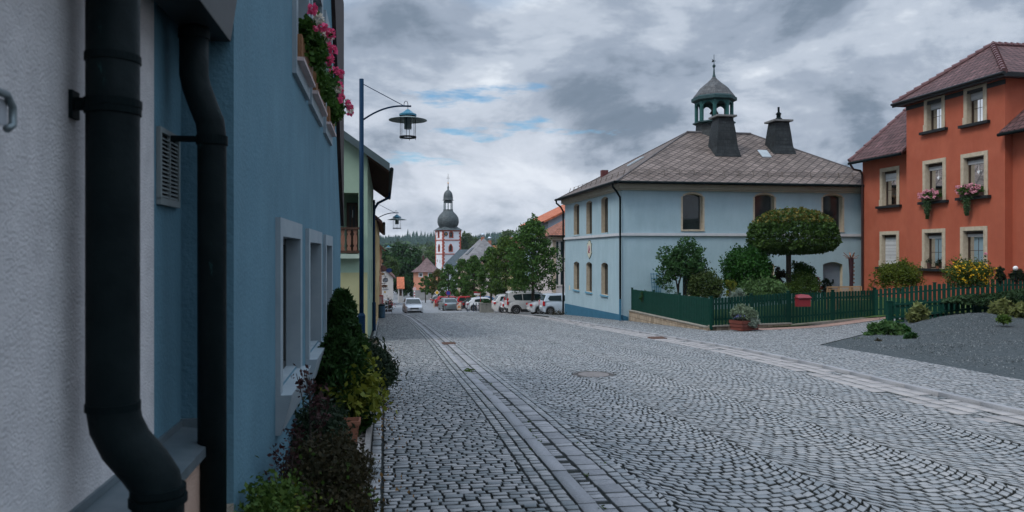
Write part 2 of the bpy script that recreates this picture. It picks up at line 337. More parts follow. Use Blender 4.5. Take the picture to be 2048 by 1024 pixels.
def shrub(name, label, s, v, R, m, n=60, per=60, leaf=.05, clr=.12, cat='shrub', cut=-.35, cz=None, z=None, stems=6, shell=.4, elong=1.5, group=None, lump=.15, up=None, squash=1.0):
    z = float(gsv(s, v)) if z is None else z
    t = thing(name, label, cat, s, v, z, group=group); cz = R[2] * .5 if cz is None else cz
    L, cc = clumps(n, per, clr, R, (0, 0, cz), shell=shell, cut=cut, lump=lump, squash=squash)
    L = L[L[:, 2] > .0]
    foliage('leaves', L, leaf, m, t, elong, up)
    b = MB()
    for i in range(stems):
        q = cc[rng.integers(len(cc))]; b.tube([(q[0] * .1, q[1] * .1, -.05), (q[0] * .45, q[1] * .45, q[2] * .55), q], [.018, .012, .004], 5)
    b.build('stem', BARK, t)
    return t, cc
# ------------------------------------------------------------------ ground sheets
def lc(s): return np.interp(s, [-5, 5, 10, 16, 23, 42, 62, 85, 100, 121, 135, 170], [1.42, 1.44, 1.53, 1.54, 1.59, 1.5, 1.42, 1.33, 1.15, 1.35, 2.0, 3.6])
def rc(s): return np.interp(s, [-5, 0, 4, 8.3, 10.5, 14.2, 18.2, 25, 33, 44, 60, 110, 170], [7.0, 7.2, 7.6, 8.02, 8.3, 8.86, 9.25, 9.38, 9.38, 9.7, 10.2, 11, 12])
GROUND = mat('earth', (.035, .034, .03), (.07, .065, .055), scale=1.5, rough=.95, bump=.5, bscale=25)
FIELD = mat('meadow', (.05, .085, .03), (.09, .12, .05), scale=.05, rough=.95)
def sheet(name, ss, f0, f1, nv, dz, m, kind='structure', bumpf=None):
    V = []
    for s_ in ss:
        a, b = (f0(s_) if callable(f0) else f0), (f1(s_) if callable(f1) else f1)
        for k in range(nv + 1):
            v_ = a + (b - a) * k / nv; x, y = xy(s_, v_); V.append((x, y, float(gsv(s_, v_)) + dz + (bumpf(s_, v_) if bumpf else 0)))
    q = [(i * (nv + 1) + k, (i + 1) * (nv + 1) + k, (i + 1) * (nv + 1) + k + 1, i * (nv + 1) + k + 1) for i in range(len(ss) - 1) for k in range(nv)]
    q = [t[::-1] for t in q]
    o = nmesh(name, V, q, m, smooth=True); tag(o, kind=kind); return o
ss = list(np.arange(-30, 70, 1.0)) + list(np.arange(70, 330, 6.0)) + [340, 400, 500, 700, 1000, 2000, 3000]
V = []; vv = [-1500, -500, -200, -60, -20, -6, -1, 0, 4, 8, 12, 14] + list(np.arange(15, 36, 1.0)) + [40, 60, 100, 250, 600, 1500]
def mound(s_, v_):
    a = math.exp(-(((v_ - 19.8) / (1.5 if v_ < 19.8 else 3.0)) ** 2) - (((s_ - 23.6) / 1.0) ** 2)) * .34
    return a
for s_ in ss:
    for v_ in vv:
        x, y = xy(s_, v_); V.append((x, y, float(gsv(s_, v_)) - .07))
nv = len(vv)
q = [(i * nv + k, i * nv + k + 1, (i + 1) * nv + k + 1, (i + 1) * nv + k) for i in range(len(ss) - 1) for k in range(nv - 1)]
tag(nmesh('ground', V, q, GROUND, smooth=True), kind='structure')

# ------------------------------------------------------------------ stone paving, every sett its own block
GRAN = mat('granite_setts', (.145, .165, .178), (.305, .298, .292), scale=30, rough=.6, bump=.4, bscale=90, tint=.72, tint_attr='tint', spec=.6)
GRAN2 = mat('granite_setts_dark', (.085, .104, .112), (.30, .29, .284), scale=30, rough=.6, bump=.4, bscale=90, tint=.8, tint_attr='tint', spec=.55)
SLAB = mat('pale_granite', (.21, .20, .197), (.34, .32, .31), scale=18, rough=.75, bump=.4, bscale=70, tint=.6, tint_attr='tint')
SLAB2 = mat('gutter_granite', (.15, .155, .165), (.34, .335, .34), scale=25, rough=.8, bump=.5, bscale=70, tint=.6, tint_attr='tint')
KERB = mat('kerb_granite', (.19, .195, .205), (.30, .30, .31), scale=40, rough=.8, bump=.5, bscale=60, tint=.4, tint_attr='tint')
SALMON = mat('salmon_pavers', (.24, .15, .12), (.36, .24, .20), scale=10, rough=.85, bump=.3, bscale=60, tint=.5, tint_attr='tint')
JOINT = mat('joint_sand', (.010, .014, .014), (.03, .032, .028), scale=9, rough=.95, bump=.5, bscale=40)
EDGE = mat('sett_edge_dirt', (.05, .057, .06), (.11, .115, .115), scale=20, rough=.9)
def stones(name, Q, m, parent=None, sidem=None, top=.0, inset=.007, drop=.045, rnd=.0022, keep=1.0, cull=True, tint=None):
    # Q (N,4,2) corners in (s, v); each becomes a cambered block with bevelled sides
    Q = np.asarray(Q, float); c = Q.mean(1)
    x = c[:, 1] * ct - c[:, 0] * st; y = c[:, 0] * ct + c[:, 1] * st
    if cull:
        px = CX + F * x / np.maximum(y, .5); k = (y > 3.2) & (px > -150) & (px < 2300)
        Q = Q[k]; c = c[k]; tint = None if tint is None else tint[k]
    if not len(Q): return None
    n = len(Q); d = Q - c[:, None]; ln = np.linalg.norm(d, axis=2, keepdims=True)
    inn = c[:, None] + d * np.clip(1 - inset / ln, .3, 1); mid = c[:, None] + d * np.clip(1 - inset * .28 / ln, .3, 1)
    def up(P, h):
        X = P[..., 1] * ct - P[..., 0] * st; Y = P[..., 0] * ct + P[..., 1] * st
        return np.stack([X, Y, gsv(P[..., 0], P[..., 1]) + h], -1)
    h = top + rng.normal(size=(n, 1)) * rnd; tilt = rng.normal(size=(n, 4)) * rnd * .5
    A = up(Q, -drop); B = up(mid, 0); B[..., 2] += h + tilt - .007; C = up(inn, 0); C[..., 2] += h + tilt
    A[..., 2] += top
    V = np.concatenate([A, B, C], 1).reshape(-1, 3)
    f = np.array([(0, 1, 5, 4), (1, 2, 6, 5), (2, 3, 7, 6), (3, 0, 4, 7), (4, 5, 9, 8), (5, 6, 10, 9), (6, 7, 11, 10), (7, 4, 8, 11), (8, 9, 10, 11)])
    Fq = (np.arange(n)[:, None, None] * 12 + f[None]).reshape(-1, 4)
    # wind upwards
    a = Q[:, 1] - Q[:, 0]; b = Q[:, 3] - Q[:, 0]; sgn = a[:, 1] * b[:, 0] - a[:, 0] * b[:, 1]
    flip = np.repeat(sgn < 0, 9); Fq[flip] = Fq[flip][:, ::-1]
    t = rng.random(n) if tint is None else tint
    o = nmesh(name, V, Fq, [m, sidem or JOINT, sidem or EDGE], parent, tint=np.repeat(t, 9), midx=np.tile([1, 1, 1, 1, 2, 2, 2, 2, 0], n)); return o
def arcs(s0, s1, W=1.45, d=.106, v0=0.0, v1=10.0):
    R = W * .69; th = math.asin(.5 * W / R); Q = []
    nst = 14
    for ci, vc in enumerate(np.arange(v0 - W, v1 + W, W)):
        for r, sc in enumerate(np.arange(s0, s1 + 1, d)):
            off = (.5 if r % 2 else 0) + rng.random() * .3
            e = np.linspace(-th, th, nst + 1) + (off - .3) * 2 * th / nst; e = np.clip(e + rng.normal(size=nst + 1) * .012, -th * 1.03, th * 1.03)
            for a, b in zip(e, e[1:]):
                if b - a < .05: continue
                g = .0076; ga = g / R; j = rng.normal(size=(4, 2)) * .0055
                s_out = -R * math.cos(a), -R * math.cos(b)
                Q.append([(sc + s_out[0] + g + j[0, 0], vc + R * math.sin(a + ga) + j[0, 1]), (sc + s_out[1] + g + j[1, 0], vc + R * math.sin(b - ga) + j[1, 1]),
                          (sc + s_out[1] + d - g + j[2, 0], vc + R * math.sin(b - ga) + j[2, 1]), (sc + s_out[0] + d - g + j[3, 0], vc + R * math.sin(a + ga) + j[3, 1])])
    return np.array(Q)
def rows(s0, s1, f0, f1, h=.085, lo=.08, hi=.15, g=.0062, j=.004):
    # rows across the strip from f0(s) to f1(s)
    Q = []; s_ = s0
    while s_ < s1:
        hh = h * (1 + rng.normal() * .08); a, b = float(f0(s_)), float(f1(s_)); v_ = a - rng.random() * .1
        sl = rng.normal() * .004
        while v_ < b:
            w_ = lo + (hi - lo) * rng.random(); v2 = min(v_ + w_, b); va = max(v_, a)
            if v2 - va > .03:
                J = rng.normal(size=(4, 2)) * j
                Q.append([(s_ + g + J[0, 0], va + g + J[0, 1]), (s_ + g + J[1, 0], v2 - g + J[1, 1]), (s_ + hh - g + J[2, 0], v2 - g + J[2, 1]), (s_ + hh - g + J[3, 0], va + g + J[3, 1])])
            v_ += w_
        s_ += hh
    return np.array(Q)
def courses(s0, s1, off, wd, lo, hi, g=.006, j=.004, skip=0.0):     # stones end to end along a line v = off(s)
    Q = []; s_ = s0
    while s_ < s1:
        l = lo + (hi - lo) * rng.random(); a, b = float(off(s_)), float(off(s_ + l)); J = rng.normal(size=(4, 2)) * j
        if rng.random() >= skip:
            Q.append([(s_ + g, a + g + J[0, 1]), (s_ + l - g, b + g + J[1, 1]), (s_ + l - g, b + wd - g + J[2, 1]), (s_ + g, a + wd - g + J[3, 1])])
        s_ += l
    return np.array(Q)
SE = 74
def st_(name): o = bpy.data.objects.new(name, None); COL.objects.link(o); return tag(o, kind='structure')
road = st_('road')
Q = arcs(2, SE, v0=2.9, v1=10.5); c = Q.mean(1); L0 = lc(c[:, 0]) + .66; R0 = rc(c[:, 0]) - .82
man_s, man_v = G(1187, 750)
k = (c[:, 1] > L0) & (c[:, 1] < R0) & (c[:, 0] > 2) & (c[:, 0] < SE) & ((c[:, 0] - man_s) ** 2 + (c[:, 1] - man_v) ** 2 > .40 ** 2)
tn = rng.random(len(Q)) ; tn = np.clip(tn * .8 + .2 * np.sin(c[:, 0] * .5 + c[:, 1]) ** 2, 0, 1)
o = stones('road_setts', Q[k], GRAN, road, tint=tn[k])
sh = sheet('road_bed', list(np.arange(-8, SE, 1.0)) + [SE], lambda s_: lc(s_) - .02, lambda s_: rc(s_) + .02, 8, -.020, JOINT); sh.parent = road; del sh['kind']
FARST = mat('distant_setts', (.15, .163, .175), (.24, .245, .25), scale=4, rough=.6, spec=.6, pattern='brick', psize=(.14, .1), pmort=.012, pcol=(.45, .45, .45), pbump=.3, detail=8)
sh = nmesh  # keep name
def uvsheet(name, ss, f0, f1, nv, dz, m, parent=None):
    b = MB(); V = []
    for s_ in ss:
        for k in range(nv + 1):
            v_ = f0(s_) + (f1(s_) - f0(s_)) * k / nv; x, y = xy(s_, v_); V.append((x, y, float(gsv(s_, v_)) + dz))
    b.add(V, [(i * (nv + 1) + k, i * (nv + 1) + k + 1, (i + 1) * (nv + 1) + k + 1, (i + 1) * (nv + 1) + k) for i in range(len(ss) - 1) for k in range(nv)])
    o = b.build(name, m, parent, smooth=True); return o
uvsheet('far_road', list(np.arange(SE, 330, 4.0)), lambda s_: lc(s_) + .1 - max(0, s_ - 150) * .03, lambda s_: rc(s_), 4, .0, FARST, road)
# left gutter: flush kerb band and two rows of bigger stones
stones('left_kerb_band', courses(2, SE, lambda s_: lc(s_) + .0, .155, .6, 1.1, g=.004), KERB, road, sidem=EDGE, top=.008, inset=.006)
stones('left_gutter_setts', courses(2, SE, lambda s_: lc(s_) + .155, .12, .07, .13, skip=.14, j=.006, g=.004), SLAB2, road, sidem=EDGE, top=-.008, inset=.008)
stones('left_gutter_blocks', courses(2, SE, lambda s_: lc(s_) + .285, .20, .12, .28, g=.003, j=.004), SLAB2, road, sidem=EDGE, top=0, inset=.008)
stones('left_gutter_edge', courses(2, SE, lambda s_: lc(s_) + .49, .1, .09, .16, g=.005), GRAN, road, sidem=EDGE, top=.002)
stones('left_gutter_edge_inner', courses(2, SE, lambda s_: lc(s_) + .59, .09, .09, .16, g=.006), GRAN, road, sidem=EDGE, top=.002)
# right gutter: wide rough slabs, the wear between them patched with setts
for i, (o_, w_, lo, hi) in enumerate(((.80, .25, .25, .6), (.54, .25, .3, .7), (.28, .24, .25, .55))):
    Q = courses(2, SE, lambda s_: rc(s_) - o_, w_, lo, hi, skip=.08, g=.003, j=.006); tt = .3 + .5 * rng.random(len(Q)); stones('gutter_slabs', Q, SLAB, road, top=-.004, inset=.006, tint=tt)
    Qp = rows(2, SE, lambda s_: rc(s_) - o_, lambda s_: rc(s_) - o_ + w_, h=.11, lo=.09, hi=.13); stones('gutter_patches', Qp, GRAN2, road, top=-.012)
tag(stones('right_kerb', courses(2, 44, lambda s_: rc(s_) - .02, .13, .8, 1.2), KERB, None, sidem=KERB, top=.05, drop=.12, inset=.012), kind='structure').name = 'kerb'
# left pavement
lp = st_('left_pavement')
lb = lambda s_: -.14 if s_ < 24 else max(-.45, -.14 - (s_ - 24) * .1)
stones('pavement_setts', rows(2, 70, lambda s_: lb(s_) + .12, lambda s_: lc(s_) - .24, h=.088, lo=.085, hi=.17), GRAN2, lp, top=.01)
for o_ in (.235, .12): stones('pavement_edge_setts', courses(2, 70, lambda s_: lc(s_) - o_, .11, .08, .15, g=.005), GRAN2, lp, sidem=EDGE, top=.008)
stones('pavement_border_setts', courses(2, 70, lambda s_: lb(s_), .11, .14, .2), GRAN2, lp, top=.006)
o = sheet('pavement_bed', list(np.arange(-8, 71, 1.0)), lambda s_: lb(s_) - .05, lambda s_: lc(s_) - .02, 3, -.014, JOINT); o.parent = lp; del o['kind']
uvsheet('far_pavement', list(np.arange(70, 330, 4.0)), lambda s_: -.8 - max(0, s_ - 120) * .03, lambda s_: lc(s_) + .1 - max(0, s_ - 150) * .03, 2, .02, FARST, lp)
# right pavement and forecourt
rp = st_('right_pavement')
gp = [G(1640, 693), G(1760, 712), G(1900, 737), G(2048, 765)]       # front edge of the gravel lot
gs = [p[0] for p in gp][::-1]; gv = [p[1] for p in gp][::-1]
tip_s, tip_v = gp[0]
def gravel_front(s_): return float(np.interp(s_, [2, 6] + gs, [10.2, 10.3] + gv))
def right_edge(s_):
    if s_ < tip_s: return gravel_front(s_)
    if s_ < 26.3: return min(21.4, tip_v + (s_ - tip_s) * (G(1777, 652)[1] - tip_v) / (G(1777, 652)[0] - tip_s))
    if s_ < 29.6: return 21.5
    return 12.05
def garden_line(v_): return 26.75 + (v_ - 12.2) * (29.5 - 26.75) / (20.75 - 12.2)       # the front fence
Q = rows(2, 50, lambda s_: rc(s_) + .12, right_edge, h=.092, lo=.085, hi=.15); c = Q.mean(1)
# beyond the gravel tip the forecourt opens to the right as far as the low fence
bs, bv = G(1777, 652)
def in_court(s_, v_):
    left_of_gravel = True
    if s_ >= tip_s and v_ > 11.9: left_of_gravel = s_ > tip_s + (v_ - tip_v) * (bs - tip_s) / (bv - tip_v)
    g = garden_line(v_) - (1.15 if v_ > 13.8 else .25)
    return left_of_gravel and (v_ < 12.02 or s_ < g)
k = np.array([in_court(*p) for p in c]); tn = rng.random(len(Q))
stones('forecourt_setts', Q[k], GRAN, rp, top=.04, tint=tn[k])
sheet('bed', list(np.arange(-2, 27, .5)), lambda s_: rc(s_) + .0, right_edge, 12, .018, JOINT).parent = rp
sheet('bed', list(np.arange(27, 52, 1.0)), lambda s_: rc(s_) + .0, lambda s_: 12.2 if s_ > 30 else 21.4, 8, .018, JOINT).parent = rp
for o_ in list(rp.children):
    if o_.name.startswith('bed'): o_.name = 'forecourt_bed'; del o_['kind']
Q = []
for i in range(4):
    for k_ in range(26):
        v0 = 14 + k_ * .3; a = garden_line(v0) - 1.08 + i * .25; b = garden_line(v0 + .3) - 1.08 + i * .25
        if v0 + .3 < 21.4: Q.append([(a + .004, v0 + .004), (b + .004, v0 + .296), (b + .246, v0 + .296), (a + .246, v0 + .004)])
stones('salmon_paver_strip', Q, SALMON, rp, top=.044, inset=.006, rnd=.001)
# gravel lot with its mound
GRAV = mat('grey_gravel', (.014, .021, .024), (.085, .10, .105), scale=16, rough=.95, bump=1.0, bscale=34, detail=10)
b_ = []
vs = np.linspace(0, 1, 60)
S0 = np.linspace(-2, 26.5, 150)
Vg = []
def gfront(s_):
    if s_ < tip_s: return gravel_front(s_)
    return tip_v + (s_ - tip_s) * (bv - tip_v) / (bs - tip_s)
for s_ in S0:
    a = gfront(s_)
    for t_ in vs:
        v_ = a + (36 - a) * t_ ** 1.6
        e = min(1, (v_ - a) / .8); h = (.075 * e + .0 + mound(s_, v_) + .07 * mnoise.noise((s_ * .5, v_ * .5, 0)) * e + .035 * mnoise.noise((s_ * 2.3, v_ * 2.3, 3)) * e + .02 * mnoise.noise((s_ * 7, v_ * 7, 5)) * e)
        x, y = xy(s_, v_); Vg.append((x, y, float(gsv(s_, v_)) + max(h, .0) + .055 * (1 - e) - .03 * (1 - e)))
nv = len(vs); q = [(i * nv + k, i * nv + k + 1, (i + 1) * nv + k + 1, (i + 1) * nv + k) for i in range(len(S0) - 1) for k in range(nv - 1)]
gl = tag(nmesh('gravel_lot', Vg, q, GRAV, smooth=True), kind='structure')
# loose chippings on the lot: beyond counting
n = 26000; s_r = rng.uniform(8, 26, n); fr_ = np.array([gfront(a) for a in s_r]); v_r = fr_ + .1 + rng.random(n) ** 1.3 * (27 - fr_)
x_r, y_r = xy(s_r, v_r)
hz = np.array([float(gsv(a, b)) + max(0, .075 * min(1, (b - f) / .8) + mound(a, b) + .10 * mnoise.noise((a * .5, b * .5, 0)) * min(1, (b - f) / .8) + .035 * mnoise.noise((a * 2.3, b * 2.3, 3)) + .02 * mnoise.noise((a * 7, b * 7, 5))) for a, b, f in zip(s_r, v_r, fr_)])
C = np.stack([x_r, y_r, hz + .006], 1); sz = rng.uniform(.008, .022, (n, 1, 1))
T = np.array([(1, 0, -.5), (-.5, .87, -.5), (-.5, -.87, -.5), (0, 0, .9)]); rr = rng.normal(size=(n, 4, 3)) * .3
V = (C[:, None] + (T[None] + rr) * sz).reshape(-1, 3); Fq = (np.arange(n)[:, None, None] * 4 + np.array([(0, 1, 3), (1, 2, 3), (2, 0, 3)])[None]).reshape(-1, 3)
CHIP = mat('gravel_chips', (.02, .026, .028), (.17, .185, .19), scale=20, rough=.9, tint=.9, tint_attr='tint')
tag(nmesh('loose_gravel', V, Fq, CHIP, tint=np.repeat(rng.random(n) ** 2, 3)), 'loose grey stone chippings strewn over the gravel lot', 'gravel', kind='stuff')
# square beyond the pale blue house, grass of the garden
uvsheet('parking_square', list(np.arange(49.8, 200, 4.0)), lambda s_: rc(s_) - .01, lambda s_: 24.0, 8, .012, mat('square_setts', (.13, .14, .148), (.23, .235, .24), scale=.6, rough=.85, pattern='brick', psize=(.2, .14), pmort=.012, pcol=(.5, .5, .5), pbump=.3))
bpy.data.objects['parking_square']['kind'] = 'structure'
LAWN = mat('lawn', (.035, .075, .018), (.07, .12, .035), scale=3, rough=.95, bump=.6, bscale=40)
b = MB(); V = []
ssg = np.linspace(0, 1, 14)
for t_ in np.linspace(0, 1, 18):
    v_ = 12.35 + t_ * 22
    s_a = garden_line(v_) + .1 if v_ < 20.75 else 29.5 + .1 - (v_ - 20.75) * 1.15
    for u_ in ssg:
        s_ = s_a + (36.3 - s_a) * u_; x, y = xy(s_, v_); V.append((x, y, float(gsv(s_, v_)) + .08 + .45 * u_))
q = [(i * 14 + k, (i + 1) * 14 + k, (i + 1) * 14 + k + 1, i * 14 + k + 1) for i in range(17) for k in range(13)]
tag(nmesh('garden_lawn', V, [a[::-1] for a in q], LAWN, smooth=True), kind='structure')
def garden_z(s_, v_):
    s_a = garden_line(v_) + .1 if v_ < 20.75 else 29.5 + .1 - (v_ - 20.75) * 1.15
    return float(gsv(s_, v_)) + .08 + .45 * min(1, max(0, (s_ - s_a) / (36.3 - s_a)))
# manhole cover and gutter grate
IRON = mat('cast_iron', (.05, .045, .042), (.10, .09, .085), scale=20, rough=.7, metal=.3, bump=.5, bscale=60)
t = thing('manhole_cover', 'round cast iron manhole cover with a pale concrete centre in the arched setts', 'manhole cover', man_s, man_v, float(gsv(man_s, man_v)))
b = MB(); b.lathe([(.40, -.04), (.40, .006), (.31, .008), (.31, -.01)], 40); b.lathe([(.345, .0085), (.345, .012), (.33, .012), (.33, .0085)], 40); o = b.build('frame', IRON, t, smooth=False)
b = MB(); b.lathe([(.30, -.01), (.30, .01), (.27, .012), (.0, .012)], 40); b.build('lid', mat('lid_concrete', (.13, .118, .112), (.20, .18, .17), scale=12, rough=.85, bump=.3), t)
gs_, gv_ = G(891, 688)
t = thing('gully_grate', 'small rusty brown iron gully grate in the left gutter of the road', 'drain grate', gs_, lc(gs_) + .33, float(gsv(gs_, gv_)) + .004)
b = MB(); b.box(-.2, .2, -.2, -.17, 0, .03); b.box(-.2, .2, .17, .2, 0, .03); b.box(-.2, -.17, -.17, .17, 0, .03); b.box(.17, .2, -.17, .17, 0, .03)
for i in range(7): b.box(-.15 + i * .045, -.125 + i * .045, -.17, .17, 0, .024)
RUST = mat('rusty_iron', (.08, .045, .035), (.14, .08, .06), scale=20, rough=.8, metal=.2); b.build('grating', RUST, t)
gs_, gv_ = G(1293, 677)
t = thing('gully_grate', 'rust red iron gully grate in the pale slab gutter by the far kerb', 'drain grate', gs_, rc(gs_) - .5, float(gsv(gs_, gv_)) + .0)
b = MB(); b.box(-.25, .25, -.25, -.22, 0, .03); b.box(-.25, .25, .22, .25, 0, .03); b.box(-.25, -.22, -.22, .22, 0, .03); b.box(.22, .25, -.22, .22, 0, .03)
for i in range(8): b.box(-.19 + i * .05, -.16 + i * .05, -.22, .22, 0, .024)
b.build('grating', RUST, t)

# dry leaves blown against the edging and moss in the joints
n = 420; s_r = rng.uniform(4.5, 22, n); v_r = -.10 + np.abs(rng.normal(size=n)) * .22; X_r, Y_r = xy(s_r, v_r)
DRY = mat('dry_leaves', (.10, .045, .015), (.26, .15, .05), scale=9, rough=.8, tint=.9, tint_attr='tint')
Vq, Qq = leaf_quads(np.stack([X_r, Y_r, gsv(s_r, v_r) + .018], 1), .022, 1.4, ((0, 0, 1), .7)); tag(nmesh('fallen_leaves', Vq, Qq, DRY, tint=rng.random(n)), 'small dry brown leaves lying along the edging of the planted bed', 'fallen leaves', kind='stuff')
cs_ = [(rng.uniform(5, 24), rng.uniform(.1, 2.2)) for _ in range(26)] + [(float(q_), float(lc(q_)) + rng.choice([.0, .16, .28])) for q_ in rng.uniform(5, 26, 26)]
C = np.array([(*xy(a, b_), float(gsv(a, b_)) + .004) for a, b_ in cs_]); C = (C[:, None] + rng.normal(size=(len(C), 9, 3)) * (.018, .018, .005)).reshape(-1, 3)
Vq, Qq = leaf_quads(C, .014, 1.8, ((0, 0, 1), .3)); tag(nmesh('joint_moss', Vq, Qq, mat('moss', (.03, .06, .012), (.09, .13, .03), scale=9, rough=.9, tint=.9, tint_attr='tint'), tint=rng.random(len(Qq))), 'tiny tufts of green moss in the joints of the left paving', 'moss', kind='stuff')
# ------------------------------------------------------------------ generic window
FRW = mat('white_window_frame', (.55, .56, .56), rough=.5)
FRB = mat('brown_window_frame', (.035, .022, .016), (.05, .03, .022), rough=.5)
CURT = mat('net_curtain', (.14, .19, .20), (.22, .28, .29), scale=30, rough=.9)
BLIND = mat('roller_blind', (.45, .45, .46), (.52, .52, .52), rough=.7, pattern='brick', psize=(5, .05), pmort=.006, pcol=(.6, .6, .6), poff=0)
def window(parent, fr, u0, u1, z0, z1, d=-.16, frame=None, fw=.05, mull=1, trans=0, glass=None, curtain=None, blind=0.0, name='window', back=True, nocur=False):
    frame = frame or FRW; b = MB(); t = .05
    b.box(u0, u1, d - t, d, z0, z0 + fw, fr=fr); b.box(u0, u1, d - t, d, z1 - fw, z1, fr=fr)
    b.box(u0, u0 + fw, d - t, d, z0 + fw, z1 - fw, fr=fr); b.box(u1 - fw, u1, d - t, d, z0 + fw, z1 - fw, fr=fr)
    for i in range(mull):
        c = u0 + (u1 - u0) * (i + 1) / (mull + 1); b.box(c - fw * .4, c + fw * .4, d - t, d - .004, z0 + fw, z1 - fw, fr=fr)
    if trans: c = z0 + (z1 - z0) * trans; b.box(u0 + fw, u1 - fw, d - t, d - .006, c - fw * .4, c + fw * .4, fr=fr)
    wo = b.build(name, frame, parent)
    g = MB(); g.add([fr(u0 + fw, d - .03, z0 + fw), fr(u1 - fw, d - .03, z0 + fw), fr(u1 - fw, d - .03, z1 - fw), fr(u0 + fw, d - .03, z1 - fw)], [(0, 1, 2, 3)])
    g.build('pane', glass or DARKGLASS, wo)
    if curtain:
        g = MB(); n = 14
        for a, c in curtain:
            P = []
            for i in range(n + 1):
                u = u0 + fw + (u1 - u0 - 2 * fw) * (a + (c - a) * i / n); q = d - .10 + .02 * math.sin(i * 2.1)
                P += [fr(u, q, z0 + fw), fr(u, q, z1 - fw)]
            g.add(P, [(2 * i, 2 * i + 2, 2 * i + 3, 2 * i + 1) for i in range(n)])
        g.build('curtain', CURT, wo)
    if blind:
        g = MB(); g.box(u0 + fw * .5, u1 - fw * .5, d, d + .018, z1 - (z1 - z0) * blind, z1, fr=fr); g.build('blind', BLIND, wo)
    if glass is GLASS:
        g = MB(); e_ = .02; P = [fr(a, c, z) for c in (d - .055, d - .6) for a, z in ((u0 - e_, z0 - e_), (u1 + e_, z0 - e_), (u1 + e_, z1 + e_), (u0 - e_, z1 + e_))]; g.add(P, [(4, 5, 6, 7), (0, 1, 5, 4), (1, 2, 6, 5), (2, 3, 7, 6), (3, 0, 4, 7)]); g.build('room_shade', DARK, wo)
    return wo
def house(name, label, cat, s, v, z=None, rz=0.0, group=None): return thing(name, label, cat, s, v, float(gsv(s, v)) if z is None else z, rz, group)
def gable_roof(b, x0, x1, y0, y1, ze, zr, ov=.4, th=.18, ridge='y', m=0):
    # ridge along local y (or x); eaves at ze, ridge at zr
    if ridge == 'y':
        c = (x0 + x1) / 2; sl = (zr - ze) / (c - x0); 
        for a, s_ in ((x0, -1), (x1, 1)):
            e = a + s_ * ov; ez = ze - ov * sl
            b.prism([(e, y0 - ov, ez), (e, y1 + ov, ez), (c, y1 + ov, zr), (c, y0 - ov, zr)], (0, 0, th), m)
    else:
        c = (y0 + y1) / 2; sl = (zr - ze) / (c - y0)
        for a, s_ in ((y0, -1), (y1, 1)):
            e = a + s_ * ov; ez = ze - ov * sl
            b.prism([(x0 - ov, e, ez), (x1 + ov, e, ez), (x1 + ov, c, zr), (x0 - ov, c, zr)], (0, 0, th), m)
# ------------------------------------------------------------------ white house at the very left, with its downpipe
A0, A1, AF = -1.0, -.84, -.75           # white wall plane, plinth front, blue facade plane (street offsets)
sC = on_v(362, -1.0)[0]                 # end of the recess
sP = on_v(308, -1.0)[0]                 # paint edge between white and blue
zf = EYE - .86
PLAST = mat('rough_cream_plaster', (.50, .49, .49), (.62, .605, .60), scale=9, rough=.95, bump=.7, bscale=95, detail=8, dirt=.10)
t = house('white_house', 'rough cream plastered house at the left edge, with a fat black downpipe and metal sill', 'house', 0, A0, z=0)
def frL(v0, s0=0): return Fr((v0 - A0, s0), (0, 1), (1, 0))     # wall facing the street, local to things at v = A0, s = 0
b = MB(); b.wall(frL(-1.0), -6, sP, zf - .02, 6.2); b.build('wall', PLAST, t)
b = MB(); b.wall(frL(A1), -6, sC - .03, -1, zf - .035); b.build('plinth', mat('peach_plinth', (.36, .24, .18), (.44, .31, .24), scale=4, rough=.9, bump=.3, bscale=70), t)
b = MB()
x_in, x_out = 0.0, (A1 - A0) + .03
b.prism([(x_in, -6, zf), (x_out, -6, zf - .03), (x_out, -6, zf - .075), (x_out - .012, -6, zf - .075), (x_out - .012, -6, zf - .04), (x_in, -6, zf - .012)], (0, 6 + sC - .012, 0))
b.box(x_in, x_out + .004, sC - .014, sC - .002, zf - .05, zf + .035)
b.box(x_in + .001, x_in + .012, -6, sC - .014, zf, zf + .03)
b.build('sill_flashing', mat('grey_sheet_metal', (.13, .17, .19), (.19, .23, .25), scale=8, rough=.38, metal=.55), t)
b = MB(); zb = EYE + 1.05
b.prism([(.05, -4, zb), (.24, -4, zb), (.30, -4, zb + .42), (.05, -4, zb + .42)], (0, 4 + sC - .02, 0))
b.build('box_gutter', mat('weathered_zinc', (.012, .019, .021), (.04, .05, .054), scale=3, rough=.45, metal=.4), t, bevel=.004)
Y1 = 2.45; s1, v1 = at(226, Y1); lx, ly = v1 - A0, s1
z_ = lambda py, Y=Y1: zy(py, Y)
s1b, v1b = at(312, Y1); lxb = v1b - A0
b = MB()
b.tube([(lx, ly, 5.4), (lx, ly, z_(560)), (lx, ly, z_(810)), (lx + .01, ly, z_(850)), (lx + .04, ly, z_(890)), (lxb - .04, ly, z_(935)), (lxb - .01, ly, z_(965)), (lxb, ly, z_(1000)), (lxb, ly, -.4)], .080, 28)
pb = b.build('downpipe', PIPEM, t, smooth=True)
b = MB()
for py, r in ((118, .084), (208, .087), (222, .085), (812, .083)): b = MB(); b.tube([(lx, ly, z_(py) - .012), (lx, ly, z_(py) + .012)], r, 28); b.build('collar', BLACKM, pb)
for py, r in ((1003, .090), (984, .086)): b = MB(); b.tube([(lxb, ly, z_(py) - .012), (lxb, ly, z_(py) + .012)], r, 28); b.build('collar', BLACKM, pb)
b = MB(); b.box(0, lx - .06, ly - .012, ly + .012, z_(222), z_(198)); b.box(-.001, .012, ly - .03, ly + .03, z_(240), z_(185)); b.build('bracket', BLACKM, pb)
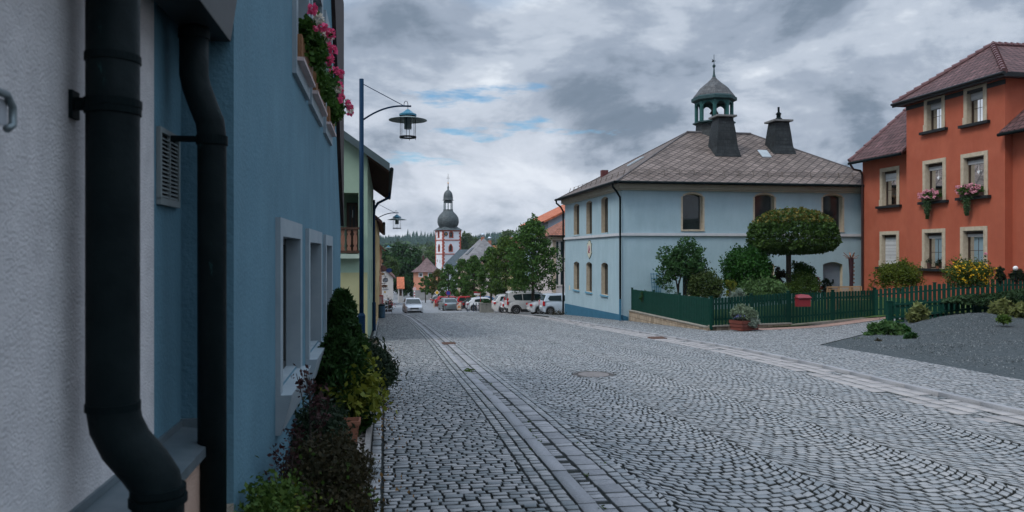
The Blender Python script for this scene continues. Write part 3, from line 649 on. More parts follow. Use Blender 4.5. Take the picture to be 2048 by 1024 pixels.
# small wall bracket with a plate
s2, Y2 = on_v(8, -.93); s2b, _ = on_v(34, -.93)
b = MB(); zt, zb2 = zy(184, Y2), zy(250, Y2)
b.tube([(.06, 1.55, zt), (.06, s2b - .03, zt), (.06, s2b, zt - .025), (.06, s2b, zb2 + .01), (.06, s2b - .03, zb2 - .004)], .010, 10); b.box(0, .055, s2b - .10, s2b - .085, zt - .03, zt - .015)
br = b.build('wall_bracket', GREYM, t, smooth=True)
b = MB(); b.box(.045, .052, 1.55, s2b - .012, zb2 + .006, zt - .012); b.build('plate', mat('dull_white_sheet', (.3, .32, .34), rough=.5), br)
# ------------------------------------------------------------------ blue house
BLUEW = mat('blue_render', (.075, .165, .215), (.10, .205, .26), scale=1.6, rough=.85, bump=.25, bscale=45, detail=8, dirt=.09)
BLUED = mat('darker_blue_render', (.05, .135, .20), (.065, .16, .235), scale=1.6, rough=.85, bump=.25, bscale=45)
TRIM = mat('grey_blue_trim', (.21, .26, .29), (.26, .31, .335), scale=4, rough=.7)
sE = on_v(681, AF)[0]
t = house('blue_house', 'long blue rendered house front close on the left, with pale window surrounds', 'house', 0, A0, z=0); blue = t
fb = frL(AF); b = MB()
def low(pa, pb, pt, pb_): 
    a, Ya = on_v(pa, AF); c, Yc = on_v(pb, AF); return a, c
wins = []
W1 = (on_v(556, AF)[0], on_v(593, AF)[0], EYE - .97, EYE + .115)
dz = 0.0
W2 = (on_v(613.5, AF)[0], on_v(636.5, AF)[0], EYE - 1.0, EYE + .10)
W3 = (on_v(648, AF)[0], on_v(659, AF)[0], EYE - 1.0, EYE + .09)
U1 = (on_v(588, AF)[0], on_v(610, AF)[0], EYE + 1.62, EYE + 2.85)
U2 = (on_v(619, AF)[0], on_v(638.5, AF)[0], EYE + 1.62, EYE + 2.85)
U3 = (on_v(648, AF)[0], on_v(658.5, AF)[0], EYE + 1.62, EYE + 2.85)
b.wall(fb, sC, sE, -2.2, 5.9, [W1, W2, W3, U1, U2, U3], depth=.12, m=0, mr=1)
b.wall(Fr((0, sC), (1, 0), (0, -1)), -.0, AF - A0, zf - .4, 5.9); b.wall(frL(-1.0), sP, sC, zf - .02, 5.9)
b.wall(Fr((AF - A0, sE), (-1, 0), (0, 1)), 0, 9, -2.2, 5.9)
b.build('wall', [BLUEW, TRIM], t)
for (u0, u1, z0, z1), up in [(W1, 0), (W2, 0), (W3, 0), (U1, 1), (U2, 1), (U3, 1)]:
    k = .13
    sb = MB(); q = .035
    sb.box(u0 - k, u0, 0, q, z0 - .02, z1 + k, fr=fb); sb.box(u1, u1 + k, 0, q, z0 - .02, z1 + k, fr=fb); sb.box(u0, u1, 0, q, z1, z1 + k, fr=fb)
    if up: sb.box(u0 - k, u1 + k, 0, q, z0 - .15, z0 - .02, fr=fb)
    w_ = window(t, fb, u0, u1, z0, z1, d=-.085, mull=1, frame=mat('dark_window_frame', (.03, .035, .035), rough=.5))
    sb.build('surround', TRIM, w_)
    if not up:
        a = MB(); lo = z0 - .30
        a.prism([fb(u0 - k, 0, lo), fb(u0 - k, .035, lo), fb(u0 - k, .10, z0 - .07), fb(u0 - k, .11, z0 - .022), fb(u0 - k, 0, z0 - .022)], (0, u1 - u0 + 2 * k, 0)); a.build('sill', TRIM, w_)
b = MB(); q0, q1 = on_v(661, AF)[0], sE
b.prism([fb(q1 - .9, .0, EYE + .3 + 1.3), fb(q1 + .04, .0, EYE + .45), fb(q1 + .04, .0, 5.9), fb(q0 - .4, .0, 5.9)], (.055, 0, 0))
b.build('corner_boarding', mat('dark_brown_boards', (.022, .014, .013), (.04, .028, .025), scale=6, rough=.7), t)
# vent grille
g0, g1 = on_v(312, -1.0)[0], on_v(352, -1.0)[0]; zt, zb2 = zy(252, on_v(312, -1.0)[1]), zy(408, on_v(312, -1.0)[1]); fa = frL(-1.0)
b = MB(); m_ = .022
b.box(g0, g1, .001, .02, zb2, zb2 + m_ * 1.4, fr=fa); b.box(g0, g1, .001, .02, zt - m_, zt, fr=fa); b.box(g0, g0 + m_, .001, .02, zb2 + m_, zt - m_, fr=fa); b.box(g1 - m_, g1, .001, .02, zb2 + m_, zt - m_, fr=fa)
gc = (g0 + g1) / 2; b.box(gc - .006, gc + .006, .004, .018, zb2 + m_, zt - m_, fr=fa)
vt = b.build('vent_grille', mat('aged_vent_plastic', (.17, .2, .2), (.22, .25, .25), rough=.6), t)
b = MB(); n = 15
for i in range(n):
    z0 = zb2 + .034 + (zt - zb2 - .065) * i / n
    for a_, c_ in ((g0 + m_, gc - .006), (gc + .006, g1 - m_)): b.prism([fa(a_, .003, z0 + .010), fa(a_, .016, z0), fa(a_, .016, z0 + .004), fa(a_, .003, z0 + .014)], (0, c_ - a_, 0))
b.build('slat', MATS['aged_vent_plastic'], vt)
b = MB(); b.add([fa(g0, .002, zb2), fa(g1, .002, zb2), fa(g1, .002, zt), fa(g0, .002, zt)], [(0, 1, 2, 3)]); b.build('dark_backing', DARK, vt)
# second downpipe
Y2 = 3.5; sl, vl = at(424, Y2); su, vu = at(388, Y2); a, c = vl - A0, vu - A0; z2 = lambda py: zy(py, Y2)
b = MB(); b.tube([(c, su, EYE + 1.07), (c, su, z2(150)), (c + .012, su, z2(175)), (a - .035, sl, z2(215)), (a - .008, sl, z2(245)), (a, sl, z2(275)), (a, sl, -.6)], .064, 28)
p2 = b.build('downpipe', PIPEM, t, smooth=True)
b = MB(); b.tube([(a, sl, z2(290)), (a, sl, z2(272))], .07, 28); b.build('collar', BLACKM, p2); b = MB(); b.tube([(c, su, z2(60)), (c, su, z2(78))], .069, 28); b.build('collar', BLACKM, p2)
b = MB(); b.box(0, a - .05, sl + .01, sl + .02, z2(284), z2(272)); b.build('bracket', BLACKM, p2)
# window boxes with geraniums
GER = leafmat('geranium_leaves', (.02, .06, .012), (.07, .15, .025))
PINK = mat('pink_petals', (.70, .05, .17), (.90, .16, .32), scale=30, rough=.6, tint=.6, tint_attr='tint', translucent=.2)
CREAM = mat('cream_petals', (.55, .5, .42), (.75, .7, .6), scale=30, rough=.6, tint=.6, tint_attr='tint', translucent=.2)
PALEP = mat('pale_pink_petals', (.55, .22, .28), (.8, .4, .48), scale=30, rough=.6, tint=.6, tint_attr='tint', translucent=.2)
RUBY = mat('ruby_petals', (.35, .01, .03), (.5, .03, .05), scale=30, rough=.6, tint=.6, tint_attr='tint')
BOXW = mat('orange_brown_wood', (.16, .07, .028), (.23, .11, .05), scale=5, rough=.6, bump=.2, bscale=30)
def flower_heads(parent, cs, r, m, name='flower_head', n=46):
    for c_ in cs:
        d = rng.normal(size=(n, 3)); d /= np.linalg.norm(d, axis=1, keepdims=True); C = np.asarray(c_) + d * r * (.75 + .25 * rng.random((n, 1)))
        foliage(name, C, r * .75, m, parent, elong=1.1)
for i, ((u0, u1, z0, z1), lab) in enumerate(((U1, 'wooden window box of pink and cream geraniums on the upper window nearest the camera'), (U2, 'wooden window box of pink geraniums on the middle upper window of the blue house'), (U3, 'wooden window box of pink geraniums on the upper window farthest along the blue house'))):
    L_ = u1 - u0; o = thing('window_box', lab, 'flower box', (u0 + u1) / 2, AF - .045, z0 + .0, group='geranium boxes on the blue house')
    b = MB(); h = .19; dp = .115; hl = L_ / 2 + .06
    b.box(0, dp, -hl, hl, 0, .015); b.box(0, .014, -hl, hl, .015, h); b.box(dp - .014, dp, -hl, hl, .015, h); b.box(.014, dp - .014, -hl, -hl + .014, .015, h); b.box(.014, dp - .014, hl - .014, hl, .015, h)
    b.build('box', BOXW, o, bevel=.002)
    b = MB(); b.box(.014, dp - .014, -hl + .014, hl - .014, .015, h - .03); b.build('soil', mat('potting_soil', (.02, .015, .01), rough=1), o)
    b = MB(); b.box(-.02, dp + .02, -hl - .02, hl + .02, -.035, -.003); b.build('shelf', mat('pale_pink_board', (.42, .34, .33), rough=.7), o)
    C, cc = clumps(46, 46, .04, (.13, hl * 1.0, .15), (.10, 0, h + .05), shell=.2)
    foliage('leaves', C, .045, GER, o, elong=1.1)
    pk = [(.06 + .26 * rng.random(), y_ * hl, h + .12 + .16 * rng.random()) for y_ in np.linspace(-.95, .9, 9 if i == 0 else 6)]
    pk += [(.26 + .08 * rng.random(), y_ * hl, h + .0 + .16 * rng.random()) for y_ in np.linspace(-.3, .8, 4)]
    cr_ = pk[1::3] if i == 0 else pk[2::6]; pk = [p for p in pk if p not in cr_]
    flower_heads(o, pk, .042, PINK); flower_heads(o, cr_, .045, CREAM)
# ------------------------------------------------------------------ planted bed along the blue house
b = MB()
for k_ in range(12): b.box(-.105, -.045, 4 + k_ * 1.45, 4 + k_ * 1.45 + 1.44, -.2, 0)
bed = thing('bed_edging', 'narrow row of grey concrete edging stones holding the planted bed from the pavement', 'edging', 0, 0, 0)
b = MB()
for k_ in range(14):
    s0 = 3.2 + k_ * 1.3; zc = [float(gsv(s0, -.15)), float(gsv(s0 + 1.29, -.15))]
    P = [(-.205, s0, zc[0] - .1), (-.15, s0, zc[0] - .1), (-.15, s0, zc[0] + .12), (-.205, s0, zc[0] + .12)]; R_ = [(-.205, s0 + 1.29, zc[1] - .1), (-.15, s0 + 1.29, zc[1] - .1), (-.15, s0 + 1.29, zc[1] + .12), (-.205, s0 + 1.29, zc[1] + .12)]
    b.add(P + R_, [(0, 1, 2, 3), (7, 6, 5, 4), (0, 4, 5, 1), (1, 5, 6, 2), (2, 6, 7, 3), (3, 7, 4, 0)])
b.build('edging_stone', mat('concrete', (.2, .19, .18), (.3, .28, .26), scale=9, rough=.9, bump=.4), bed)
tag(sheet('bed_soil', list(np.arange(2, 26, .5)), -.8, -.19, 4, .05, mat('bed_soil', (.03, .022, .015), (.06, .045, .03), scale=9, rough=1, bump=.8)), kind='structure')
n = 900; s_r = rng.uniform(6.5, 13.5, n); v_r = rng.uniform(-.45, -.22, n); X, Yy = xy(s_r, v_r)
T = np.array([(math.cos(a), math.sin(a), 0) for a in np.arange(6) * math.tau / 6] + [(0, 0, .6), (0, 0, -.4)]); f8 = [(i, (i + 1) % 6, 6) for i in range(6)] + [((i + 1) % 6, i, 7) for i in range(6)]
sz = rng.uniform(.015, .045, (n, 1, 1)) * (1 + .3 * rng.normal(size=(n, 8, 3))); V = (np.stack([X, Yy, gsv(s_r, v_r) + .07], 1)[:, None] + T[None] * sz).reshape(-1, 3)
tag(nmesh('bed_pebbles', V, (np.arange(n)[:, None, None] * 8 + np.array(f8)[None]).reshape(-1, 3), mat('pale_pebbles', (.16, .14, .12), (.5, .46, .42), scale=9, rough=.8, tint=.8, tint_attr='tint'), tint=np.repeat(rng.random(n), 12)), 'pale rounded pebbles scattered in the bed behind the edging stones', 'pebbles', kind='stuff')
THUJA = leafmat('thuja_green', (.008, .028, .007), (.03, .07, .015)); JUN = leafmat('juniper_dark', (.008, .018, .010), (.028, .045, .022))
BERB = leafmat('berberis_purple', (.022, .012, .012), (.07, .03, .03)); YEL = leafmat('yellow_green_leaves', (.05, .08, .01), (.20, .20, .025)); LIME = leafmat('fresh_green_leaves', (.025, .06, .012), (.10, .16, .03))
BRN = leafmat('brown_green_leaves', (.012, .016, .008), (.055, .042, .02))
def cone_bush(name, label, s_, v_, h, r, m, n=8000, leaf=.03, cat='conifer', group=None):
    t = thing(name, label, cat, s_, v_, float(gsv(s_, v_)), group=group)
    z_ = rng.random(n) ** .8 * h; a = rng.random(n) * math.tau; prof = r * np.sin(np.clip(z_ / h * .84 + .13, 0, 1) * math.pi) ** .6 * (1 - .30 * z_ / h)
    rr = prof * (.72 + .38 * rng.random(n)) * (1 + .16 * np.sin(a * 3 + z_ * 9) + .1 * np.sin(a * 7 - z_ * 17))
    C = np.stack([rr * np.cos(a), rr * np.sin(a), z_ + .03], 1); foliage('foliage', C, leaf, m, t, elong=2.4, up=((0, 0, 1), .3))
    b = MB(); b.tube([(0, 0, -.05), (0, 0, h * .9)], [.03, .008], 6); b.build('trunk', BARK, t); return t
s_, v_ = at(672, 9.6); cone_bush('thuja', 'tall narrow dark green thuja growing against the blue wall by the third window', s_, -.55, 1.62, .34, THUJA, 9000, .035)
s_, v_ = at(668, 8.2); cone_bush('thuja', 'rounder lower thuja in front of the tall one under the second window', s_, -.50, 1.2, .36, THUJA, 8000, .03)
s_, v_ = at(735, 11.2); shrub('juniper', 'blackish green juniper leaning over the bed edging at the foot of the first lamp', s_, -.33, (.42, .8, .42), JUN, n=120, per=90, leaf=.035, clr=.08, elong=2.4, cz=.42)
s_, v_ = at(712, 8.3); shrub('yellow_shrub', 'yellow green leafy shrub growing out of the terracotta pot', s_, -.33, (.25, .45, .30), YEL, n=55, per=34, leaf=.05, clr=.09, cz=.48)
s_, v_ = at(690, 6.4); shrub('juniper', 'dark juniper bush in the middle of the bed behind the brownish bush', s_, -.55, (.17, .45, .30), JUN, n=110, per=90, leaf=.022, clr=.06, elong=2.4, cz=.34)
t, _ = shrub('cotoneaster', 'large brownish green bush spilling over the edging at the lower left', 4.7, -.34, (.22, .80, .33), BRN, n=260, per=110, leaf=.018, clr=.05, cz=.34)
foliage('leaves', np.vstack([rng.normal(size=(1100, 3)) * (.1, .30, .12) + (.0, -.15, .36)]), .020, LIME, t)
t, _ = shrub('box_shrub', 'bright green small leaved shrub at the lower left against the blue wall', 3.95, -.56, (.15, .48, .26), LIME, n=180, per=90, leaf=.019, clr=.045, cz=.36)
foliage('leaves', rng.normal(size=(700, 3)) * (.10, .30, .07) + (.05, 0, .46), .017, YEL, t)
# young purple berberis with open branches
s_, v_ = at(604, 5.2); zb_ = float(gsv(s_, -.52)); t = thing('berberis', 'thin open purple leaved young tree in front of the first ground floor window', 'shrub', s_, -.52, zb_)
b = MB(); C = []
top = zy(755, 5.2) - zb_
for k_ in range(16):
    z0 = .25 + (top - .35) * k_ / 16; a = rng.random() * math.tau; l_ = (.26 - .14 * k_ / 16) * (.7 + .5 * rng.random()); q = (l_ * math.cos(a) * .7, l_ * math.sin(a), z0 + .14 + .1 * rng.random())
    b.tube([(0, 0, z0), (q[0] * .5, q[1] * .5, z0 + .04), q], [.006, .004, .002], 5)
    for j in range(26): f_ = .35 + .7 * rng.random(); C.append((q[0] * f_ + rng.normal() * .02, q[1] * f_ + rng.normal() * .02, z0 + (q[2] - z0) * f_ + rng.normal() * .025))
b.tube([(0, 0, -.05), (.01, .01, top * .5), (0, 0, top)], [.012, .009, .003], 6); b.build('trunk', BARK, t); foliage('leaves', np.array(C), .024, BERB, t, elong=1.6)
# second one by the thuja and a low ground shrub
s_, v_ = at(562, 4.6); t, _ = shrub('berberis', 'small purple brown sprigs under the first window sill, beside the bright green shrub', s_, -.60, (.08, .16, .20), BERB, n=14, per=20, leaf=.018, clr=.04, cz=.55)
# terracotta pot and grey cabinet
s_, v_ = at(708, 7.7); t = thing('flower_pot', 'square terracotta pot standing on the pebbles of the bed', 'pot', s_, -.36, float(gsv(s_, -.36)) + .05)
b = MB(); b.lathe([(.10, 0), (.135, .24), (.155, .24), (.155, .28), (.13, .28), (.12, .22), (0, .22)], 4, rot=math.pi / 4); b.build('pot', mat('terracotta', (.22, .09, .055), (.3, .13, .08), scale=8, rough=.85), t)
s_, v_ = at(698, 12.6); t = thing('wall_cabinet', 'rounded grey cabinet standing behind the thuja at the end of the blue house', 'cabinet', s_, -.62, float(gsv(s_, -.62)) + .0)
b = MB(); zz = 0.25
b.prism([(-.12, -.2, 0), (.16, -.2, 0), (.16, -.2, 1.0 + zz), (.10, -.2, 1.12 + zz), (-.02, -.2, 1.17 + zz), (-.12, -.2, 1.17 + zz)], (0, .45, 0)); b.build('cabinet_body', GREYM, t, bevel=.02)
b = MB(); b.box(.162, .168, -.12, .17, .3, 1.1); b.build('door', mat('grey_panel', (.23, .27, .29), rough=.5), t)
# ------------------------------------------------------------------ street lamps
LB = mat('lamp_blue', (.005, .021, .048), (.007, .027, .058), scale=4, rough=.5, spec=.05)
LB2 = mat('lamp_blue_light', (.03, .14, .21), (.045, .17, .25), scale=4, rough=.4)
SHADE = mat('shade_underside', (.12, .16, .16), (.16, .2, .2), rough=.5)
def street_lamp(label, px, Y, ptop, v=None):
    s_, v_ = at(px, Y); z0 = float(gsv(s_, v_)); H = zy(ptop, Y) - z0
    t = thing('street_lamp', label, 'street lamp', s_, v_, z0, group='blue street lamps along the left pavement')
    b = MB(); b.tube([(0, 0, -.1), (0, 0, H)], .045, 16); b.build('pole', LB, t, smooth=True)
    b = MB(); b.tube([(0, 0, -.1), (0, 0, 1.15), (0, 0, 1.2)], [.075, .075, .05], 16); b.build('base_sleeve', LB, t)
    za, arm = H - .82, .97
    pts = [(0, 0, za)] + [(arm * math.sin(a) ** 1.0 * .94, 0, za + .32 * (1 - math.cos(a)) / 1 * 0 + .33 * math.sin(a)) for a in []]
    pts = [(.04, 0, za)]; 
    for k_ in range(1, 9): f_ = k_ / 8; pts.append((.04 + .80 * f_, 0, za + .30 * (1 - (1 - f_) ** 2)))
    pts.append((arm + .03, 0, za + .30)); b = MB(); b.tube(pts, .018, 10); b.build('arm', LB, t, smooth=True)
    b = MB(); b.tube([(.03, 0, H - .10), (.84, 0, za + .31)], .008, 8); b.build('tie_rod', LB, t)
    x = .92; zt = za + .28
    b = MB(); b.tube([(x - .07, 0, za + .31), (x - .06, 0, za + .38), (x - .03, 0, za + .405), (x, 0, za + .39), (x + .012, 0, za + .34), (x + .012, 0, zt - .12)], .006, 6); b.build('hanger', BLACKM, t)
    lt = za + .22; c = (x + .012, 0, 0)
    b = MB(); b.lathe([(.0, lt + .02), (.03, lt + .01), (.12, lt - .06), (.175, lt - .085), (.175, lt - .12), (.0, lt - .12)], 24, c); hd = b.build('lantern_cap', LB2, t)
    b = MB(); b.lathe([(.10, lt - .13), (.39, lt - .205), (.39, lt - .212), (.10, lt - .14)], 40, c); b.build('lamp_shade', SHADE, t, smooth=True)
    b = MB(); b.lathe([(.075, lt - .105), (.075, lt - .39), (.0, lt - .39)], 16, c)
    for k_ in range(7): b.lathe([(.075, lt - .20 - k_ * .026), (.083, lt - .205 - k_ * .026), (.075, lt - .21 - k_ * .026)], 16, c)
    b.build('lamp_glass', mat('frosted_lamp_glass', (.10, .14, .14), (.2, .24, .24), scale=20, rough=.2), t)
    for k_ in range(6):
        a = k_ * math.tau / 6 + .3; b = MB(); b.tube([(c[0] + .163 * math.cos(a), .163 * math.sin(a), lt - .1), (c[0] + .163 * math.cos(a), .163 * math.sin(a), lt - .60)], .0055, 5); b.build('cage_rod', BLACKM, t)
    b = MB(); b.lathe([(.172, lt - .54), (.172, lt - .57), (.13, lt - .57), (.13, lt - .54), (.172, lt - .54)], 24, c); b.build('bottom_ring', BLACKM, t)
    return t
street_lamp('nearest and tallest blue street lamp with hanging lantern beside the blue house', 723, 15.2, 158)
street_lamp('middle blue street lamp with hanging lantern in front of the green house eaves', 748, 30.8, 400)
street_lamp('small distant blue street lamp with hanging lantern against the wooded hill', 756, 68, 478)
# ------------------------------------------------------------------ green house
GRN = mat('pale_green_render', (.23, .32, .24), (.28, .37, .28), scale=1.2, rough=.9, bump=.2, bscale=60); OLV = mat('olive_base_render', (.30, .30, .16), (.36, .35, .2), scale=1.2, rough=.9, bump=.2)
DROOF = mat('dark_roof_tiles', (.025, .026, .028), (.05, .05, .052), scale=3, rough=.7, pattern='tile', psize=(.25, .34), pbump=.7)
DWOOD = mat('dark_brown_wood', (.035, .018, .012), (.07, .035, .022), scale=6, rough=.7)
sg, vg = at(735, 24.0); zg = float(gsv(sg, vg)); t = house('green_house', 'pale green house with an overhanging dark roof and brown balcony behind the first lamp', 'house', sg, vg, zg)
Yg = 24.0; ex, ze = .70, zy(340, Yg) - zg; Lh = 12.4; zc = lambda py: zy(py, Yg) - zg
fg = Fr((0, 0), (-1, 0), (0, -1)); u = lambda px: vg - on_s(px, sg)[0]
sl = math.tan(math.radians(35)); zw = lambda x_: ze + .1 + (ex + x_) * sl      # wall height under the roof at distance x_ inwards
b = MB(); o1, o2 = u(717), u(655); zo, zu = zc(386), zc(508)
b.wall(fg, 0, 9, zc(545), ze + ex * sl, [(o1, o2, zu, zo)], depth=1.1, m=0)
b.add([fg(0, 0, ze + ex * sl), fg(9, 0, ze + ex * sl), fg(9, 0, zw(9) - .02), fg(0, 0, zw(0) - .02)], [(0, 1, 2, 3)], 0)
b.wall(fg, 0, 9, -1, zc(545), m=1)
b.wall(Fr((0, 0), (0, 1), (1, 0)), 0, Lh, -2.5, ze + ex * sl, [(2, 3.1, 1.2, 2.6), (6, 7.1, 1.2, 2.6), (2, 3.1, 3.9, 5.2), (6, 7.1, 3.9, 5.2)], depth=.15, m=0)
b.add([fg(o1, -1.1, zu), fg(o2, -1.1, zu), fg(o2, -1.1, zo), fg(o1, -1.1, zo)], [(0, 1, 2, 3)], 0)
b.build('wall', [GRN, OLV], t)
for q in ((2, 3.1, 1.2, 2.6), (6, 7.1, 1.2, 2.6), (2, 3.1, 3.9, 5.2), (6, 7.1, 3.9, 5.2)): window(t, Fr((0, 0), (0, 1), (1, 0)), *q, d=-.1)
b = MB()
for sx in (1,):
    b.prism([(ex, -.35, ze), (ex, Lh + .35, ze), (-9, Lh + .35, ze + (9 + ex) * sl), (-9, -.35, ze + (9 + ex) * sl)], (0, 0, .16))
rf = b.build('roof', DROOF, t)
b = MB(); b.prism([(ex, -.38, ze - .06), (ex, -.38, ze + .19), (-9, -.38, ze + .19 + (9 + ex) * sl), (-9, -.38, ze - .06 + (9 + ex) * sl)], (0, .028, 0)); b.build('barge_board', mat('grey_green_board', (.05, .07, .075), rough=.6), rf)
b = MB()
for k_ in range(18): y = -.2 + k_ * .72; b = MB(); b.bar((ex - .02, y, ze - .05), (-.0, y, ze - .05 + ex * sl), .07, .1); b.build('rafter', DWOOD, rf)
b = MB(); b.tube([(ex + .06, -.35, ze + .0), (ex + .06, Lh + .3, ze + .0)], .065, 10); b.build('gutter', BLACKM, rf)
b = MB(); xd, yd = ex + .06, Lh + .1
yd2 = on_v(747, vg + .06)[0] - sg; b.tube([(ex + .06, yd2, ze - .05), (ex + .03, yd2, ze - .25), (.25, yd2, ze - .5), (.10, yd2, ze - .75), (.08, yd2, ze - 1.0), (.08, yd2, -1.5)], .055, 10); b.build('downpipe', LB, t)
wf = window(t, fg, u(713), u(690), zu + .02, zo - .25, d=-.95, frame=DWOOD, fw=.1, mull=1)
b = MB(); b.box(u(713) + .15, u(702), -.94, -.92, zu + 1.2, zo - .5, fr=fg); b.build('blind', BLIND, wf)
b = MB(); b.box(o1 - .05, o2, -.05, .25, zu - .14, zu, fr=fg); b.build('balcony_slab', mat('pale_slab', (.3, .36, .3), rough=.8), t)
b = MB(); zr = zc(455); b.box(o1 - .05, o2, .12, .22, zr - .07, zr, fr=fg); rl0 = b.build('handrail', DWOOD, t); b = MB(); b.box(o1 - .05, o2, .13, .20, zu + .03, zu + .11, fr=fg); rl = b.build('balcony_rail', DWOOD, t)
n = int((o2 - o1) / .17)
for k_ in range(n):
    c = o1 + (k_ + .5) * (o2 - o1) / n; P = []
    for f_, w_ in ((0, .06), (.15, .06), (.22, .03), (.3, .06), (.5, .065), (.7, .06), (.78, .03), (.85, .06), (1, .06)): P.append((w_, zu + .11 + (zr - .07 - zu - .11) * f_))
    poly = [fg(c + a, .16, z_) for a, z_ in P] + [fg(c - a, .16, z_) for a, z_ in P[::-1]]; b = MB(); b.prism(poly, (0, -.02, 0)); b.build('baluster', mat('warm_brown_wood', (.16, .075, .05), (.22, .11, .07), rough=.7), rl)
# ------------------------------------------------------------------ the left row farther down
OCH = mat('ochre_render', (.42, .30, .14), (.5, .36, .18), scale=1, rough=.9); PEA = mat('peach_render', (.46, .25, .16), (.52, .3, .2), scale=1, rough=.9); PALE = mat('pale_render', (.42, .41, .39), (.5, .48, .46), scale=.8, rough=.9)
RTILE = mat('orange_roof_tiles', (.34, .095, .045), (.46, .15, .075), scale=2.5, rough=.8, pattern='tile', psize=(.24, .34), pbump=.6, pmort=.01)
BTILE = mat('brown_roof_tiles', (.10, .045, .035), (.16, .08, .06), scale=2, rough=.8, pattern='tile', psize=(.24, .34), pbump=.6)
def row_house(label, s0, s1, v0, ze_w, w=9, wm=None, rm=None, pitch=42, floors=2, win=True, ov=.45, name='row_house', side=1, wins=None, gable_front=False, group=None, zoff=0.0, frame=None, sur=None):
    # eaves towards the street; side=1: stands left of the street (facade faces +x), side=-1: right of it
    z0 = float(gsv((s0 + s1) / 2, v0)) + zoff; t = house(name, label, 'house', s0, v0, z0, group=group); L_ = s1 - s0; h = ze_w - z0
    ff = Fr((0, 0), (0, 1), (side, 0)) if side > 0 else Fr((0, L_), (0, -1), (side, 0)); 
    ops = []
    n = max(2, int(L_ / 2.4))
    if win:
        for f_ in range(floors):
            for k_ in range(n):
                c = (k_ + .5) * L_ / n; zb_ = .9 + f_ * (h - .3) / floors; ops.append((c - .5, c + .5, zb_, min(zb_ + 1.4, h - .25)))
    b = MB(); b.wall(ff, 0, L_, -3, h, ops, depth=.14)
    nf = Fr((0, 0), (-side, 0), (0, -1)); b.wall(nf, 0, w, -3, h); rz_ = math.tan(math.radians(pitch)) * w / 2
    for y in (0, L_): b.poly([(0, y, h), (-side * w, y, h), (-side * w / 2, y, h + rz_)])
    b.wall(Fr((0, L_), (-side, 0), (0, 1)), 0, w, -3, h); b.build('wall', wm or PALE, t)
    for q in ops: window(t, ff, *q, d=-.1, frame=frame)
    if sur:
        for q in ops:
            b = MB(); b.box(q[0] - .12, q[0], 0, .03, q[2] - .1, q[3] + .12, fr=ff); b.box(q[1], q[1] + .12, 0, .03, q[2] - .1, q[3] + .12, fr=ff); b.box(q[0], q[1], 0, .03, q[3], q[3] + .12, fr=ff); b.box(q[0], q[1], 0, .05, q[2] - .1, q[2] - .002, fr=ff); b.build('surround', sur, t)
    b = MB(); xs = (-side * w, 0) if side > 0 else (0, w); gable_roof(b, xs[0], xs[1], 0, L_, h, h + rz_, ov); rf = b.build('roof', rm or BTILE, t)
    b = MB(); b.tube([(side * (ov + .07), -ov, h - ov * math.tan(math.radians(pitch)) + .08), (side * (ov + .07), L_ + ov, h - ov * math.tan(math.radians(pitch)) + .08)], .07, 8); b.build('gutter', BLACKM, rf)
    return t, h, rz_
s0 = 37.5; row_house('ochre yellow house wall with a curved gutter next behind the green house', s0, 60, -.43, zy(440, 37.5), wm=OCH, floors=2, ov=.3)
row_house('peach house beyond the ochre one with hanging shop signs', 62, 84, -.35, EYE + .4, wm=PEA, floors=2, ov=.35)
row_house('dark brown roofed old house past the peach shop house', 85, 104, -.9, EYE - .8, wm=mat('tan_render', (.33, .24, .18), rough=.9), floors=2)
# hanging shop signs and small street furniture
def hang_sign(label, px, py, Y, rx, rz_, m, m2, v=-.35, cat='shop sign', shape='oval'):
    s_, v_ = at(px, Y); z0 = float(gsv(s_, v_)); t = thing('hanging_sign', label, cat, s_, v_, zy(py, Y) ); w_ = rx * Y / F; h_ = rz_ * Y / F
    n = 24; P = [(w_ * math.cos(a), -.03, h_ * math.sin(a)) for a in np.arange(n) * math.tau / n] if shape == 'oval' else [(-w_, -.03, -h_), (w_, -.03, -h_), (w_, -.03, h_), (-w_, -.03, h_)]
    b = MB(); b.prism(P, (0, .06, 0)); b.build('panel', m, t)
    b = MB(); P2 = [(p[0] * .82, -.036, p[2] * .82) for p in P]; b.prism(P2, (0, .003, 0)); b.build('face', m2, t)
    b = MB(); b.tube([(v - v_, 0, h_ + .12), (w_ * .6, 0, h_ + .12)], .02, 6); b.tube([(0, 0, h_ * .9), (0, 0, h_ + .12)], .012, 6); b.tube([(v - v_, 0, h_ + .6), (0, 0, h_ + .12)], .012, 6); b.build('bracket', BLACKM, t); return t
BRS = mat('brown_sign', (.07, .035, .03), (.11, .06, .05), rough=.6); BLS = mat('blue_sign', (.01, .03, .12), rough=.5); WHS = mat('white_sign', (.4, .42, .44), rough=.5); GLD = mat('dull_gold', (.3, .17, .07), rough=.5); REDS = mat('red_sign', (.3, .02, .03), rough=.5); YLS = mat('yellow_sign', (.55, .32, .03), rough=.5)
hang_sign('oval brown hanging shop sign on the peach house', 766, 537, 62, 7.5, 6.5, BRS, mat('brown_sign_face', (.12, .06, .05), (.2, .12, .1), scale=6, rough=.6))
hang_sign('dark blue oval hanging shop sign just right of the brown one', 778, 541, 66, 6, 4.5, BLS, mat('blue_sign_face', (.015, .04, .16), (.03, .07, .2), rough=.5))
hang_sign('round dark hanging sign with a pale emblem below the blue sign', 771, 560, 68, 5, 5, mat('black_sign', (.02, .025, .03), rough=.5), mat('sign_emblem', (.05, .06, .07), (.4, .45, .5), scale=5, rough=.5))
hang_sign('dull gold wreath shaped hanging sign below the round dark one', 769, 572, 70, 6.5, 2.5, GLD, BRS)
hang_sign('small square copper coloured sign high on the peach wall', 763, 522, 60, 3.2, 3.2, GLD, PEA, shape='sq')
